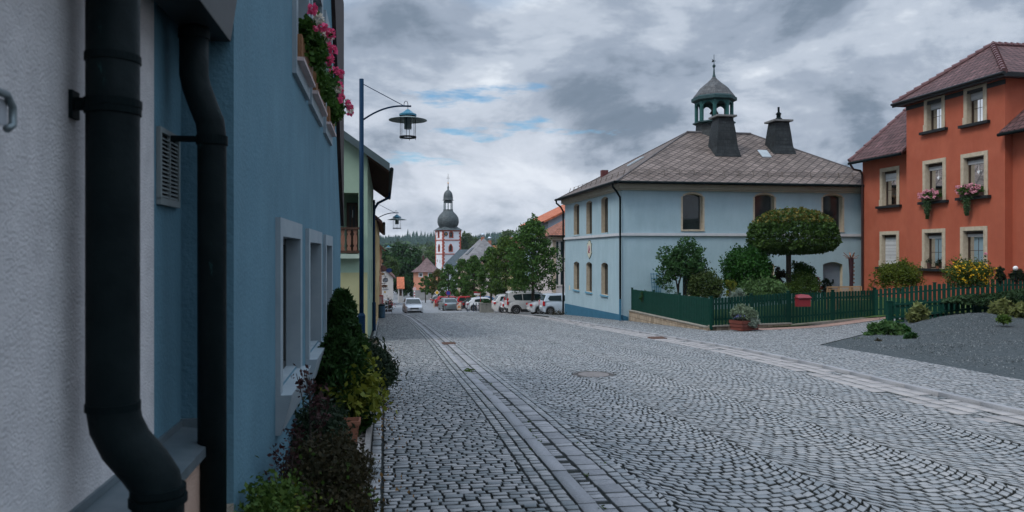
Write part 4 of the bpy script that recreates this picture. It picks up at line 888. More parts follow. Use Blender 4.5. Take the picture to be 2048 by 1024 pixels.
hang_sign('narrow red banner hanging on the peach house wall', 758.5, 557, 58, 1.6, 6, REDS, REDS, shape='sq')
hang_sign('flat pale shop sign board projecting below the gold one', 772, 579, 76, 5.5, 1.3, WHS, WHS, shape='sq')
hang_sign('small yellow shop sign near the pavement', 770, 584, 78, 1.5, 1.8, YLS, YLS, shape='sq')
hang_sign('dark wrought iron sign frame between the two oval signs', 766, 548, 60, 3.5, 2.2, BLACKM, GLD)
s_, v_ = at(763.5, 47); t = thing('litter_bin', 'dark blue round litter bin on the left pavement by the ochre house', 'litter bin', s_, v_, float(gsv(s_, v_)))
b = MB(); b.lathe([(.17, 0), (.21, .05), (.21, .78), (.19, .8), (.19, .7), (0, .7)], 16); b.build('body', mat('bin_blue', (.02, .05, .08), rough=.5), t); b = MB(); b.lathe([(.215, .8), (.215, .84), (.1, .9), (0, .92)], 16); b.build('lid', BLACKM, t)
s_, v_ = at(760, 56); t = thing('poster_stand', 'red framed poster board leaning by the shop wall', 'poster stand', s_, v_, float(gsv(s_, v_)))
b = MB(); b.box(-.25, .25, -.02, .02, .05, 1.55); b.build('frame', REDS, t); b = MB(); b.box(-.19, .19, -.026, -.021, .15, 1.45); b.build('poster', mat('poster_paper', (.25, .1, .1), (.5, .4, .36), scale=4), t)
s_, v_ = at(769, 62); t = thing('sales_stall', 'small white topped outdoor sales table before the shops', 'stall', s_, v_, float(gsv(s_, v_)))
b = MB(); b.prism([(-.45, -.5, 1.35), (.35, -.5, 1.15), (.35, -.5, 1.2), (-.45, -.5, 1.4)], (0, 1, 0)); b.build('awning', WHS, t)
b = MB(); b.box(-.4, .3, -.4, .4, .75, .8); b.build('table_top', WHS, t)
for x_, y_ in ((-.38, -.38), (.28, -.38), (-.38, .38), (.28, .38)): b = MB(); b.box(x_ - .02, x_ + .02, y_ - .02, y_ + .02, 0, 1.15 if x_ > 0 else 1.34); b.build('leg', WHS, t)
s_, v_ = at(777, 63); z0 = float(gsv(s_, v_)); t = thing('flower_display', 'dark tiered stand with potted red flowers beside the sales table', 'flower stand', s_, v_, z0)
b = MB()
for k_ in range(3): b.box(-.3, .3, -.15 + k_ * .14, .05 + k_ * .14, .25 + k_ * .3, .28 + k_ * .3)
b.box(-.3, -.27, -.15, .3, 0, .9); b.box(.27, .3, -.15, .3, 0, .9); b.build('shelf', BLACKM, t)
for k_ in range(3):
    for x_ in (-.18, .02, .2): b = MB(); b.lathe([(.05, 0), (.08, .14), (0, .12)], 8, (x_, -.05 + k_ * .14, .285 + k_ * .3)); b.build('pot', BRS if k_ != 1 else GLD, t)
foliage('leaves', rng.normal(size=(500, 3)) * (.2, .15, .26) + (0, .1, .85), .07, JUN, t); foliage('flower_head', rng.normal(size=(60, 3)) * (.2, .1, .25) + (.05, 0, .95), .08, RUBY, t)
# far end of the street on the left
row_house('small white house with a brown roof at the far left bend', 128, 148, at(786, 130)[1], zy(553, 130), wm=PALE, rm=BTILE, floors=2, w=7, ov=.4)
def shed(label, px0, px1, Y, pe, pr, pg, wm, rm, name='shed', cat='shed', depth=6, door=True):
    s_, v_ = at(px0, Y); t = thing(name, label, cat, s_, v_, zy(pg, Y)); w_ = (px1 - px0) / F * Y; h = zy(pe, Y) - zy(pg, Y); hr = zy(pr, Y) - zy(pg, Y); f = Fr((0, 0), (1, 0), (0, -1)); b = MB()
    op = [(w_ * .2, w_ * .75, 0.02, h * .8)] if door else []
    b.wall(f, 0, w_, -3, h, op, depth=.1); b.wall(Fr((0, 0), (0, 1), (-1, 0)), 0, depth, -3, h); b.wall(Fr((w_, 0), (0, 1), (1, 0)), 0, depth, -3, h)
    for x_ in (0, w_): b.poly([(x_, 0, h), (x_, depth, h), (x_, depth / 2, hr)])
    b.build('wall', wm, t)
    b = MB(); gable_roof(b, 0, w_, 0, depth, h, hr, .3, .12, ridge='x'); b.build('roof', rm, t)
    if door: b = MB(); b.box(w_ * .2, w_ * .75, -.06, -.04, .02, h * .8, fr=f); b.build('door', DWOOD, t)
    return t
shed('low white shed with a bright orange tiled roof at the end of the street', 797, 806, 150, 576, 556, 592, PALE, RTILE)
# salmon pink house with a tall pyramid roof
Yp = 185.0; s_, v_ = at(827, Yp); zp = zy(597, Yp); t = thing('pyramid_roof_house', 'salmon pink house with a tall brown pyramid roof at the far end of the street', 'house', s_, v_, zp, rz=-TH)
PK = mat('salmon_render', (.50, .21, .13), (.56, .26, .17), scale=.6, rough=.9); Wd = 48 / F * Yp; he = zy(544, Yp) - zp; hb = zy(580, Yp) - zp; f = Fr((0, 0), (1, 0), (0, -1)); z_ = lambda py: zy(py, Yp) - zp; x_ = lambda px: (px - 827) / F * Yp
w_s = [(x_(838.5), x_(844.5), z_(553), z_(546.5)), (x_(857), x_(863), z_(553), z_(546.5))]
b = MB(); b.wall(f, 0, Wd, hb, he, w_s, depth=.15); b.wall(Fr((0, 0), (0, 1), (-1, 0)), 0, Wd, hb, he); b.wall(Fr((Wd, 0), (0, 1), (1, 0)), 0, Wd, hb, he); b.build('wall', PK, t)
b = MB(); b.wall(f, -.1, Wd + .1, -2, hb); b.wall(Fr((-.1, 0), (0, 1), (-1, 0)), 0, Wd, -2, hb); b.box(-.1, Wd + .1, -.001, .1, hb - .02, hb); b.build('plinth', mat('grey_plinth_wall', (.17, .17, .17), (.26, .26, .25), scale=1, rough=.9), t)
for q in w_s:
    w_o = window(t, f, *q, d=-.05, mull=1)
    b = MB(); k_ = .16; b.box(q[0] - k_, q[0], 0, .04, q[2] - k_, q[3] + k_, fr=f); b.box(q[1], q[1] + k_, 0, .04, q[2] - k_, q[3] + k_, fr=f); b.box(q[0], q[1], 0, .04, q[3], q[3] + k_, fr=f); b.box(q[0], q[1], 0, .04, q[2] - k_, q[2], fr=f); b.build('surround', WHITE, w_o)
ha = z_(515) ; e = .55; b = MB(); c = Wd / 2; pf = [(-e, -e), (Wd + e, -e), (Wd + e, Wd + e), (-e, Wd + e)]
mid = [(c + (p[0] - c) * .5, c + (p[1] - c) * .5) for p in pf]; hm = he + (ha - he) * .42
for i in range(4):
    j = (i + 1) % 4; b.poly([(*pf[i], he), (*pf[j], he), (*mid[j], hm), (*mid[i], hm)]); b.poly([(*mid[i], hm), (*mid[j], hm), (c, c, ha)])
b.add([(*p, he) for p in pf], [(0, 1, 2, 3)]); rf = b.build('roof', mat('brown_shingles', (.13, .085, .085), (.19, .13, .13), scale=1, rough=.85, pattern='brick', psize=(.35, .25), pmort=.02, pbump=.2), t)
b = MB(); b.box(c - 1.1, c - .65, c - .2, c + .3, ha - 1.3, ha + .5); b.build('chimney', mat('dark_brick', (.06, .03, .028), rough=.9), rf)
# red and white post, small signs
def post_sign(label, px, pyb, pyt, Y, m, shape='round', r=.3, m2=None, name='road_sign', cat='road sign'):
    s_, v_ = at(px, Y); z0 = zy(pyb, Y); h = zy(pyt, Y) - z0; t = thing(name, label, cat, s_, v_, z0); b = MB(); b.tube([(0, 0, -.3), (0, 0, h)], .035, 8); b.build('pole', GREYM, t)
    n = 24 if shape == 'round' else 4; a0 = 0
    for k_, (rr, mm, y) in enumerate(((r, m, -.05), (r * .78, m2 or m, -.056))):
        P = [(rr * math.cos(a0 + i * math.tau / n), y, h - r * .2 + rr * math.sin(a0 + i * math.tau / n)) for i in range(n)]; b = MB(); b.prism(P, (0, .004 if k_ else .01, 0)); b.build('panel' if k_ == 0 else 'face', mm, t)
    return t
post_sign('yellow diamond priority road sign with a white border under the trees', 874, 607, 584, 108, WHITE, 'diamond', .38, YLS)
post_sign('round red and blue no stopping sign under the street trees', 896.5, 600, 585, 100, REDS, 'round', .34, mat('sign_blue', (.03, .05, .3), rough=.4))
s_, v_ = at(829, 170); t = thing('warning_post', 'red and white striped post with a pale panel before the salmon pink house', 'marker post', s_, v_, zy(598, 170)); b = MB(); ph = 1.0
for k_ in range(6): b.box(-.12, .12, -.12, .12, k_ * .3, k_ * .3 + .3, m=k_ % 2)
b.build('post', [REDS, WHITE], t); b = MB(); P = [(.4 * math.cos(a), -.05, 2.3 + .4 * math.sin(a)) for a in np.arange(16) * math.tau / 16]; b.prism(P, (0, .1, 0)); b.build('panel', mat('pale_pink_sign', (.5, .35, .35), rough=.5), t)
# ------------------------------------------------------------------ church
Yc = 260.0; TWH = mat('church_white', (.62, .64, .68), (.72, .73, .76), scale=.4, rough=.9); TRD = mat('church_red_trim', (.34, .075, .05), (.42, .11, .075), scale=2, rough=.85)
COP = mat('weathered_slate_dome', (.045, .06, .065), (.085, .10, .105), scale=.8, rough=.6, pattern='brick', psize=(.5, .35), pmort=.01, pbump=.1)
xl, xm, xr = [(p - CX) / F * Yc for p in (867.5, 885.5, 920.5)]
wl, wr = xm - xl, xr - xm; side = math.hypot(wl, wr); th = math.atan2(wl, wr)
cs = Vector((xm, Yc, 0)); d1 = Vector((math.cos(th), math.sin(th))); d2 = Vector((-math.sin(th), math.cos(th)))
s_, v_ = sv(xm, Yc); zc0 = zy(545, Yc); t = thing('church', 'white church with red cornered tower and grey onion dome rising over the town', 'church', s_, v_, zc0, rz=th - TH)
ch = t; H = lambda py: zy(py, Yc) - zc0; a = side
FRs = [Fr((0, 0), (1, 0), (0, -1)), Fr((0, 0), (0, 1), (-1, 0)), Fr((a, 0), (0, 1), (1, 0)), Fr((0, a), (1, 0), (0, 1))]
gx = lambda px: (px - 885.5) / 35 * a; gl = lambda px: (885.5 - px) / 18 * a
opsr = [(gx(898.8), gx(904.6), H(474), H(463.5), .5), (gx(898), gx(903.5), H(502), H(489), .9)]; opsl = [(gl(877), gl(873.8), H(474), H(463), .4), (gl(878.3), gl(874.8), H(502), H(489), .7), (gl(873), gl(871.8), H(524), H(519), 0), (gl(879.2), gl(878), H(526), H(520), 0)]
b = MB(); b.wall(FRs[0], 0, a, -8, H(461), opsr, depth=.5, mr=1); b.wall(FRs[1], 0, a, -8, H(461), opsl, depth=.5, mr=1); b.wall(FRs[2], 0, a, -8, H(461)); b.wall(FRs[3], 0, a, -8, H(461)); b.build('tower_wall', [TWH, TRD], t)
for fr, ops in ((FRs[0], opsr), (FRs[1], opsl)):
    for q in ops:
        if q[3] - q[2] < 1.4: continue
        w_o = window(t, fr, q[0], q[1], q[2], q[3], d=-.45, frame=BRS, fw=.08)
        b = MB(); k_ = .28; n = 10; h_ = q[4]; P = []; P2 = []
        for i in range(n + 1):
            uu = -1 + 2 * i / n; uc = (q[0] + q[1]) / 2; hw = (q[1] - q[0]) / 2; P.append((uc + uu * hw, q[3] - h_ * uu * uu)); P2.append((uc + uu * (hw + k_), q[3] + k_ - h_ * uu * uu * 1.2))
        pts = [(q[0], q[2])] + P + [(q[1], q[2])]; pt2 = [(q[0] - k_, q[2])] + P2 + [(q[1] + k_, q[2])]
        for i in range(len(pts) - 1): b.prism([fr(pts[i][0], .001, pts[i][1]), fr(pts[i + 1][0], .001, pts[i + 1][1]), fr(pt2[i + 1][0], .001, pt2[i + 1][1]), fr(pt2[i][0], .001, pt2[i][1])], (fr.n[0] * .06, fr.n[1] * .06, 0))
        b.box(q[0] - k_, q[1] + k_, .001, .12, q[2] - .25, q[2] - .001, fr=fr); b.build('surround', TRD, w_o)
b = MB()
for (cx_, cy_) in ((0, 0), (a, 0), (0, a), (a, a)):
    z = -4; k_ = 0
    while z < H(461) - .3:
        lx_, ly_ = (.75, .45) if k_ % 2 else (.45, .75); sx_, sy_ = (1 if cx_ == 0 else -1), (1 if cy_ == 0 else -1); e = .05
        b.box(min(cx_ - sx_ * e, cx_ + sx_ * lx_), max(cx_ - sx_ * e, cx_ + sx_ * lx_), min(cy_ - sy_ * e, cy_ + sy_ * ly_), max(cy_ - sy_ * e, cy_ + sy_ * ly_), z, z + .55); z += .56; k_ += 1
b.build('quoins', TRD, t)
b = MB()
for py in (480, 508): b.box(-.12, a + .12, -.12, a + .12, H(py) - .16, H(py) + .16)
b.box(-.15, a + .15, -.15, a + .15, H(462.5), H(459.5)); b.build('cornice', TRD, t)
fc = FRs[0]; uc, zc_ = gx(891.5), H(468)
b = MB(); b.prism([fc(uc + .75 * math.cos(k_ * math.tau / 32), .01, zc_ + .75 * math.sin(k_ * math.tau / 32)) for k_ in range(32)], (0, -.08, 0)); cl = b.build('clock_face', mat('clock_black', (.02, .025, .03), rough=.4), t)
b = MB()
for k_ in range(12): aa = k_ * math.tau / 12; b.bar(fc(uc + .5 * math.cos(aa), .1, zc_ + .5 * math.sin(aa)), fc(uc + .68 * math.cos(aa), .1, zc_ + .68 * math.sin(aa)), .09, .03)
b.build('numerals', WHITE, cl); b = MB(); b.bar(fc(uc, .12, zc_), fc(uc + .42, .12, zc_ + .25), .07, .03); b.bar(fc(uc, .13, zc_), fc(uc - .1, .13, zc_ + .36), .08, .03); b.prism([fc(uc + .26 * math.cos(k_ * math.tau / 16), .095, zc_ + .26 * math.sin(k_ * math.tau / 16)) for k_ in range(16)], (0, -.01, 0)); b.build('hands', mat('gilding', (.6, .3, .08), rough=.35, metal=.6), cl)
c = a / 2; r_ = lambda w_px: w_px / 2 / F * Yc
def ring(prof, n=8): 
    b = MB(); b.lathe([(r, z) for r, z in prof], n, (c, c, 0), rot=math.pi / 8); return b
b = MB(); e = .55; k1 = [(-e, -e), (a + e, -e), (a + e, a + e), (-e, a + e)]; q = r_(38)
k2 = [(c - q, c - q), (c + q, c - q), (c + q, c + q), (c - q, c + q)]; q3 = .62
for i in range(4):
    j = (i + 1) % 4; b.poly([(*k1[i], H(460)), (*k1[j], H(460)), (c + (k1[j][0] - c) * q3, c + (k1[j][1] - c) * q3, H(453)), (c + (k1[i][0] - c) * q3, c + (k1[i][1] - c) * q3, H(453))])
b.poly([(*p, H(460)) for p in k1[::-1]]); b.poly([(c + (p[0] - c) * q3, c + (p[1] - c) * q3, H(453)) for p in k1]); b.build('skirt_roof', COP, t)
prof = [(36, 453), (41, 449), (43.5, 444), (43.5, 440), (42, 435), (37, 430), (30, 426), (23, 422.5), (19.5, 420), (19, 418)]
ring([(r_(w_), H(p)) for w_, p in prof], 24).build('onion_dome', COP, t, smooth=True)
b = ring([(r_(20), H(421)), (r_(20), H(417.5)), (r_(17), H(417.5)), (0, H(417.5))]); b.build('lantern_floor', COP, t)
for k_ in range(8):
    aa = math.pi / 8 + k_ * math.tau / 8; b = MB(); x__, y__ = c + r_(16.5) * math.cos(aa), c + r_(16.5) * math.sin(aa); b.tube([(x__, y__, H(418)), (x__, y__, H(402))], .17, 6); b.build('lantern_post', mat('dark_teal_wood', (.035, .075, .08), rough=.6), t)
b = ring([(r_(17.5), H(404)), (r_(18), H(400)), (0, H(400))]); b.build('lantern_beam', COP, t)
prof = [(24, 399), (19.5, 397.5), (19.5, 393), (18, 387), (14, 382), (7.5, 379), (3.5, 377), (2.5, 375.5), (3.6, 374), (3.6, 372.5), (2, 370), (1, 364)]
ring([(0, H(399))] + [(r_(w_), H(p)) for w_, p in prof] + [(0, H(364))], 24).build('upper_dome', COP, t, smooth=True)
b = MB(); b.lathe([(0, H(365.5))] + [(.27 * math.sin(k_ * math.pi / 8), H(363.8) - .27 * math.cos(k_ * math.pi / 8)) for k_ in range(9)], 12, (c, c, 0)); b.build('gilt_ball', MATS['gilding'], t)
b = MB(); b.tube([(c, c, H(363)), (c, c, H(345))], .05, 6); 
for py, w_ in ((351.5, .45), (354.5, .6)): b.bar((c - w_, c, H(py)), (c + w_, c, H(py)), .08)
b.build('cross', BLACKM, t)
# nave with dark slate roof behind the street houses
s2_, v2_ = at(887, 246); zn = zy(560, 246)
b = MB(); nx = Vector
def P_(px, py, Y):  # into church local space
    x, y = (px - CX) / F * Y, Y; dx, dy = x - xm, y - Yc; return (dx * math.cos(th) + dy * math.sin(th), -dx * math.sin(th) + dy * math.cos(th), zy(py, Y) - zc0)
A_, B_, C_, D_ = P_(886, 531, 236), P_(941, 531, 250), P_(940, 499, 262), P_(918, 499, 256)
b.prism([A_, B_, C_, D_], (0, 0, -.25)); b.build('nave_roof', mat('blue_grey_slate', (.05, .07, .08), (.085, .11, .125), scale=.5, rough=.7, pattern='brick', psize=(.4, .3), pmort=.02, pbump=.1), t)
b = MB(); A2 = tuple(np.add(A_, (.3, .4, -.25))); B2 = tuple(np.add(B_, (-.2, .4, -.25))); b.prism([A2, B2, (B2[0], B2[1], B2[2] - 8), (A2[0], A2[1], A2[2] - 8)], (0, .3, 0)); b.build('nave_wall', TWH, t)
# ------------------------------------------------------------------ hills, forest, far houses, valley trees
HP = [(500, 478), (700, 474), (760, 470), (800, 468), (860, 470), (925, 474), (955, 468), (985, 463), (1010, 462), (1040, 464), (1100, 466), (1300, 470), (1700, 475)]
def hill_h(x, y):
    px = CX + F * x / max(y, 1) ; top = zy(np.interp(px, [p[0] for p in HP], [p[1] for p in HP]), 900) - 12
    t_ = np.clip((y - 430) / 470, 0, 1); t_ = t_ * t_ * (3 - 2 * t_); base = -13.9
    return base + (top - base) * t_ - np.clip(y - 900, 0, 600) * .01
V = []; xs = np.arange(-620, 420, 26.0); ys = np.arange(400, 1300, 30.0)
for y in ys:
    for x in xs: V.append((x, y, hill_h(x, y) - .3))
nx_ = len(xs); q = [(i * nx_ + k, i * nx_ + k + 1, (i + 1) * nx_ + k + 1, (i + 1) * nx_ + k) for i in range(len(ys) - 1) for k in range(nx_ - 1)]
tag(nmesh('wooded_hill', V, q, FIELD, smooth=True), kind='structure')
def forest(name, label, m, n, x0, x1, y0, y1, h0, h1, conif=True, seed=1):
    r2 = np.random.default_rng(seed); Vs = []; Fs = []; k = 0; tn = []
    for i in range(n):
        y = y0 + (y1 - y0) * r2.random() ** .7; px = x0 + (x1 - x0) * r2.random(); x = (px - CX) / F * y; z = hill_h(x, y); h = h0 + (h1 - h0) * r2.random(); t_ = r2.random()
        if conif:
            r = h * .17
            for tier in range(4):
                zb, zt, rr = h * (.12 + .2 * tier), h * (.42 + .2 * tier), r * (1 - .22 * tier)
                if tier == 3: zt = h
                n_ = 6; a0 = r2.random() * 6; ring_ = [(x + rr * (.8 + .4 * r2.random()) * math.cos(a0 + j * math.tau / n_), y + rr * math.sin(a0 + j * math.tau / n_), z + zb - .05 * h * r2.random()) for j in range(n_)]
                Vs += ring_ + [(x, y, z + zt)]; Fs += [(k + j, k + (j + 1) % n_, k + n_) for j in range(n_)]; tn += [t_] * n_; k += n_ + 1
        else:
            cc = r2.normal(size=(60, 3)); cc /= np.linalg.norm(cc, axis=1, keepdims=True); C = cc * np.array([h * .42, h * .42, h * .45]) * (.7 + .4 * r2.random((60, 1))) + (x, y, z + h * .5)
            a = r2.normal(size=(60, 3)) * h * .13; b_2 = r2.normal(size=(60, 3)) * h * .13
            for j in range(60): Vs += [tuple(C[j] - a[j]), tuple(C[j] + b_2[j]), tuple(C[j] + a[j])]; Fs.append((k, k + 1, k + 2)); k += 3; tn.append(t_ * .5 + .5 * r2.random())
    return tag(nmesh(name, Vs, Fs, m, tint=tn), label, 'forest', kind='stuff')
CONM = mat('conifer_far', (.012, .035, .032), (.03, .065, .055), scale=.02, rough=.9, tint=.7, tint_attr='tint'); DECM = mat('deciduous_far', (.025, .06, .025), (.07, .12, .05), scale=.03, rough=.9, tint=.6, tint_attr='tint')  # far conifer green carries some blue of distance haze in its colour
forest('conifer_forest', 'dark blue green conifer forest covering the hill on the horizon', CONM, 4200, 640, 1400, 640, 1000, 7, 12.5)
forest('spruce_skyline', 'taller spruces standing out along the left hill crest', CONM, 40, 815, 885, 880, 960, 12, 19, seed=5)
forest('mixed_woodland', 'lighter green broadleaf woodland along the foot of the hill', DECM, 520, 640, 1300, 470, 680, 8, 14, conif=False, seed=3)
def far_house(label, px0, px1, pe, pr, Y, wm, rm, rzs=0.0, gable=False):
    s_, v_ = at((px0 + px1) / 2, Y); z0 = zy(pe, Y) - 5; w_ = (px1 - px0) / F * Y; t = thing('hillside_house', label, 'house', s_, v_, z0, rz=-TH + rzs, group='far houses at the foot of the wooded hill'); b = MB(); d = 7; h = 5; hr = zy(pr, Y) - z0
    b.box(-w_ / 2, w_ / 2, 0, d, -3, h); 
    if gable: b.poly([(-w_ / 2, 0, h), (w_ / 2, 0, h), (0, 0, hr)])
    b.build('wall', wm, t); b = MB()
    gable_roof(b, -w_ / 2, w_ / 2, 0, d, h, hr, .5, .2, ridge='y' if gable else 'x'); b.build('roof', rm, t)
    for k_ in range(3): b = MB(); x0 = -w_ / 2 + w_ * (k_ + .3) / 3.2; b.box(x0, x0 + 1, -.03, .02, 1.8, 3.2); b.build('window', DARKGLASS, t)
GRR = mat('grey_far_roof', (.09, .085, .09), (.13, .12, .125), scale=1, rough=.8); WHW = mat('far_white_wall', (.6, .6, .6), rough=.9)
far_house('white gabled far house with a grey roof at the foot of the hill', 806, 817, 503, 496, 440, WHW, GRR, gable=True)
far_house('long grey roofed far house beside the white gable', 797, 826, 502, 496.5, 455, WHW, GRR)
far_house('grey roofed far house half hidden right of the white gable', 830, 842, 503, 498.5, 450, WHW, GRR)
far_house('far house with an orange red roof on the slope left of the church tower', 845, 864, 500, 495, 470, WHW, RTILE)
far_house('far house with an orange red roof seen right of the grey hip roof', 982, 1004, 498, 492, 300, WHW, RTILE)
DARKT = leafmat('dark_tree_leaves', (.006, .026, .008), (.03, .08, .02), scale=.3); MIDT = leafmat('mid_tree_leaves', (.03, .065, .02), (.09, .14, .04), scale=.3); PALT = leafmat('silvery_tree_leaves', (.10, .14, .09), (.22, .27, .18), scale=.3); MAPL = leafmat('maple_leaves', (.012, .045, .012), (.085, .165, .035), scale=.8)
def far_tree(label, px, Y, ptop, pbot, hw, m, n=90, group='valley trees beyond the street'):
    s_, v_ = at(px, Y); zb, zt = zy(pbot, Y), zy(ptop, Y); R_ = hw / F * Y; h = zt - zb
    tree('valley_tree', label, s_, v_, h * .3, (R_, R_, h * .5), h * .55, m, n_cl=n, per=42, leaf=R_ * .16, clr=R_ * .16, trunk_r=.3, group=group, z=zb, shell=.5, limbs=6)
far_tree('big dark round tree straight above the end of the street', 824, 215, 506, 592, 26, DARKT, 150)
far_tree('tall dark tree left of the big round one', 796, 240, 493, 585, 24, DARKT, 120)
far_tree('yellowish green bushy tree near the left houses', 783, 190, 519, 560, 14, MIDT)
far_tree('silvery pale tree between the dark tree and the pyramid roof', 838, 300, 500, 560, 20, PALT)
far_tree('mid green round tree against the church tower foot', 861, 290, 506, 560, 16, MIDT)
far_tree('green tree behind the pyramid roof chimney', 848, 330, 498, 545, 16, MIDT)
far_tree('small dark tree on the slope under the far white gable', 812, 380, 505, 530, 22, DARKT, 60)
far_tree('broad green tree on the slope left of the church', 853, 400, 497, 520, 20, MIDT, 60)
far_tree('dark tree at the left under the third lamp', 770, 200, 505, 590, 16, DARKT)
far_tree('dark low tree right beside the salmon pink house', 812, 175, 555, 590, 12, DARKT)
far_tree('tall loose pale green tree on the skyline right of the church tower', 935, 420, 466, 510, 13, MIDT, 80)
far_tree('rounded dark tree right of the church tower', 925, 400, 474, 512, 12, DARKT, 70)
far_tree('green tree on the skyline above the grey hip roof', 952, 400, 477, 512, 12, MIDT, 70)
far_tree('tall pale green tree on the skyline behind the street trees', 1018, 380, 466, 520, 20, MIDT, 110)
far_tree('short dark tree filling the gap behind the row of maples', 1000, 360, 482, 520, 16, DARKT, 80)
# ------------------------------------------------------------------ pale blue hip roofed house with a bell turret
SKYB = mat('pale_blue_render', (.27, .375, .42), (.31, .415, .46), scale=.9, rough=.9, bump=.35, bscale=38, detail=9, dirt=.06)
PLB = mat('strong_blue_plinth', (.022, .10, .165), (.032, .125, .20), scale=1.5, rough=.85, bump=.2)
SLATE = mat('diamond_slates', (.10, .078, .068), (.185, .148, .132), scale=1.3, rough=.8, pattern='brick', psize=(.34, .34), prot=math.radians(45), poff=0.0, pmort=.027, pcol=(.18, .18, .18), pbump=.5, detail=9)
DSL = mat('black_slates', (.012, .016, .018), (.03, .036, .038), scale=3, rough=.6, pattern='brick', psize=(.22, .2), pmort=.014, pcol=(.4, .4, .4), pbump=.6)
CORN = mat('cream_cornice', (.30, .29, .24), (.36, .35, .29), scale=2, rough=.8); STR = mat('pale_string_course', (.42, .44, .46), (.5, .5, .52), rough=.8)
CPG = mat('green_copper', (.012, .05, .052), (.03, .12, .11), scale=3, rough=.6); CPD = mat('dark_copper', (.015, .04, .045), (.03, .07, .07), scale=3, rough=.6)
S0, V0 = 36.4, 11.8; Z0 = float(gsv(S0, V0)); t = house('pale_blue_house', 'pale blue two storey house with a slate hip roof, bell turret and painted crest', 'house', S0, V0, Z0); bh = t
LD = on_v(1130, V0)[0] - S0; LW = 14.9
ff = Fr((0, 0), (1, 0), (0, -1)); fs = Fr((0, 0), (0, 1), (-1, 0))
def fu(px): return on_s(px, S0)[0] - V0
def su(px): return on_v(px, V0)[0] - S0
def fz(py, px): return zy(py, on_s(px, S0)[1]) - Z0
def sz_(py, px): return zy(py, on_v(px, V0)[1]) - Z0
ze = zy(363, 37.3) - Z0; zw_ = ze + .0
fo = [(fu(1365.5), fu(1405.5), fz(460, 1385), fz(387.5, 1385), .14), (fu(1509.5), fu(1548.5), fz(461, 1528), fz(388.5, 1528), .14), (fu(1646), fu(1685), fz(462, 1665), fz(389.5, 1665), .14),
      (fu(1365.5), fu(1405.5), fz(592, 1385), fz(524, 1385), .14), (fu(1509.5), fu(1548.5), fz(590, 1528), fz(524, 1528), .14), (fu(1646), fu(1685), fz(604, 1665), fz(524, 1665), .14)]
so = []
for a, c in ((1202.5, 1216), (1172.5, 1184), (1147.5, 1158.5)):
    m_ = (a + c) / 2; so += [(su(c), su(a), sz_({1202.5: 465.5, 1172.5: 468, 1147.5: 469.5}[a], m_), sz_({1202.5: 393.5, 1172.5: 401.5, 1147.5: 407.5}[a], m_), .12), (su(c), su(a), sz_({1202.5: 590, 1172.5: 584, 1147.5: 579.5}[a], m_), sz_({1202.5: 525, 1172.5: 524, 1147.5: 523}[a], m_), .12)]
b = MB()
b.wall(ff, 0, LW, -2.0, zw_, fo, depth=.3, m=0, mr=1); b.wall(fs, 0, LD, -3.2, zw_, so, depth=.27, m=0, mr=1)
b.wall(Fr((LW, 0), (0, 1), (1, 0)), 0, LD, -2, zw_); b.wall(Fr((0, LD), (1, 0), (0, 1)), 0, LW, -3.2, zw_); b.build('wall', [SKYB, STONE], t)
b = MB()
zp0, zp1 = sz_(628, 1237), sz_(607, 1131)
b.prism([(-.02, -.02, -3), (-.02, LD + .02, -3.4), (-.02, LD + .02, zp1), (-.02, -.02, zp0)], (.016, 0, 0)); b.prism([(-.004, -.02, -3), (.3, -.02, -3), (.3, -.02, zp0 - .1), (-.004, -.02, zp0)], (0, .016, 0)); b.build('plinth', PLB, t)
zst = fz(468.5, 1245); b = MB()
b.box(-.09, LW, -.09, -.001, zst - .07, zst + .07); b.box(-.09, -.001, .0, LD + .0, zst - .07, zst + .07); b.build('string_course', STR, t)
b = MB(); b.box(-.22, LW + .2, -.22, -.001, ze - .30, ze - .06); b.box(-.22, -.001, 0, LD + .2, ze - .30, ze - .06); b.box(-.13, LW, -.13, -.002, ze - .38, ze - .305); b.box(-.13, -.002, 0, LD, ze - .38, ze - .305); b.build('cornice', CORN, t)
for q in fo[:5]:
    w_o = window(t, ff, *q[:4], d=-.24, mull=0, frame=mat('pale_sash_frame', (.30, .27, .22), rough=.6), fw=.045, curtain=None)
for q in fo[:3]:
    b = MB(); b.box(q[0] - .10, q[0], 0, .006, q[2] + .0, q[3] - .14, fr=ff); b.box(q[1], q[1] + .10, 0, .006, q[2] + .0, q[3] - .14, fr=ff); b.box(q[0] - .1, q[1] + .1, 0, .05, q[2] - .06, q[2] - .001, fr=ff); 
    n = 8; P = [(q[0] + (q[1] - q[0]) * i / n, q[3] - .14 * (2 * i / n - 1) ** 2) for i in range(n + 1)]
    for (ua, za), (ub, zb) in zip(P, P[1:]): b.prism([ff(ua, .001, za), ff(ub, .001, zb), ff(ub, .001, zb + .09), ff(ua, .001, za + .09)], (0, -.006, 0))
    b.build('surround', STONE, t)
q = fo[5]; b = MB(); b.box(q[0], q[1], -.28, -.24, q[2], q[3], fr=ff); dr = b.build('door', mat('grey_blue_door', (.13, .16, .20), (.16, .19, .23), rough=.6), t); b = MB(); b.box((q[0] + q[1]) / 2 + .12, (q[0] + q[1]) / 2 + .17, -.24, -.18, q[2] + 1, q[2] + 1.2, fr=ff); b.build('handle', BLACKM, dr)
for q in so:
    window(t, fs, *q[:4], d=-.21, mull=0, frame=mat('sash_frame_dark', (.10, .08, .06), rough=.6), fw=.05)
    b = MB(); b.box(q[0] - .06, q[1] + .06, 0, .07, q[2] - .09, q[2] - .001, fr=fs); b.build('sill', SKYB if q[2] > zst - .5 else mat('blue_sill', (.10, .24, .33), rough=.7), t)
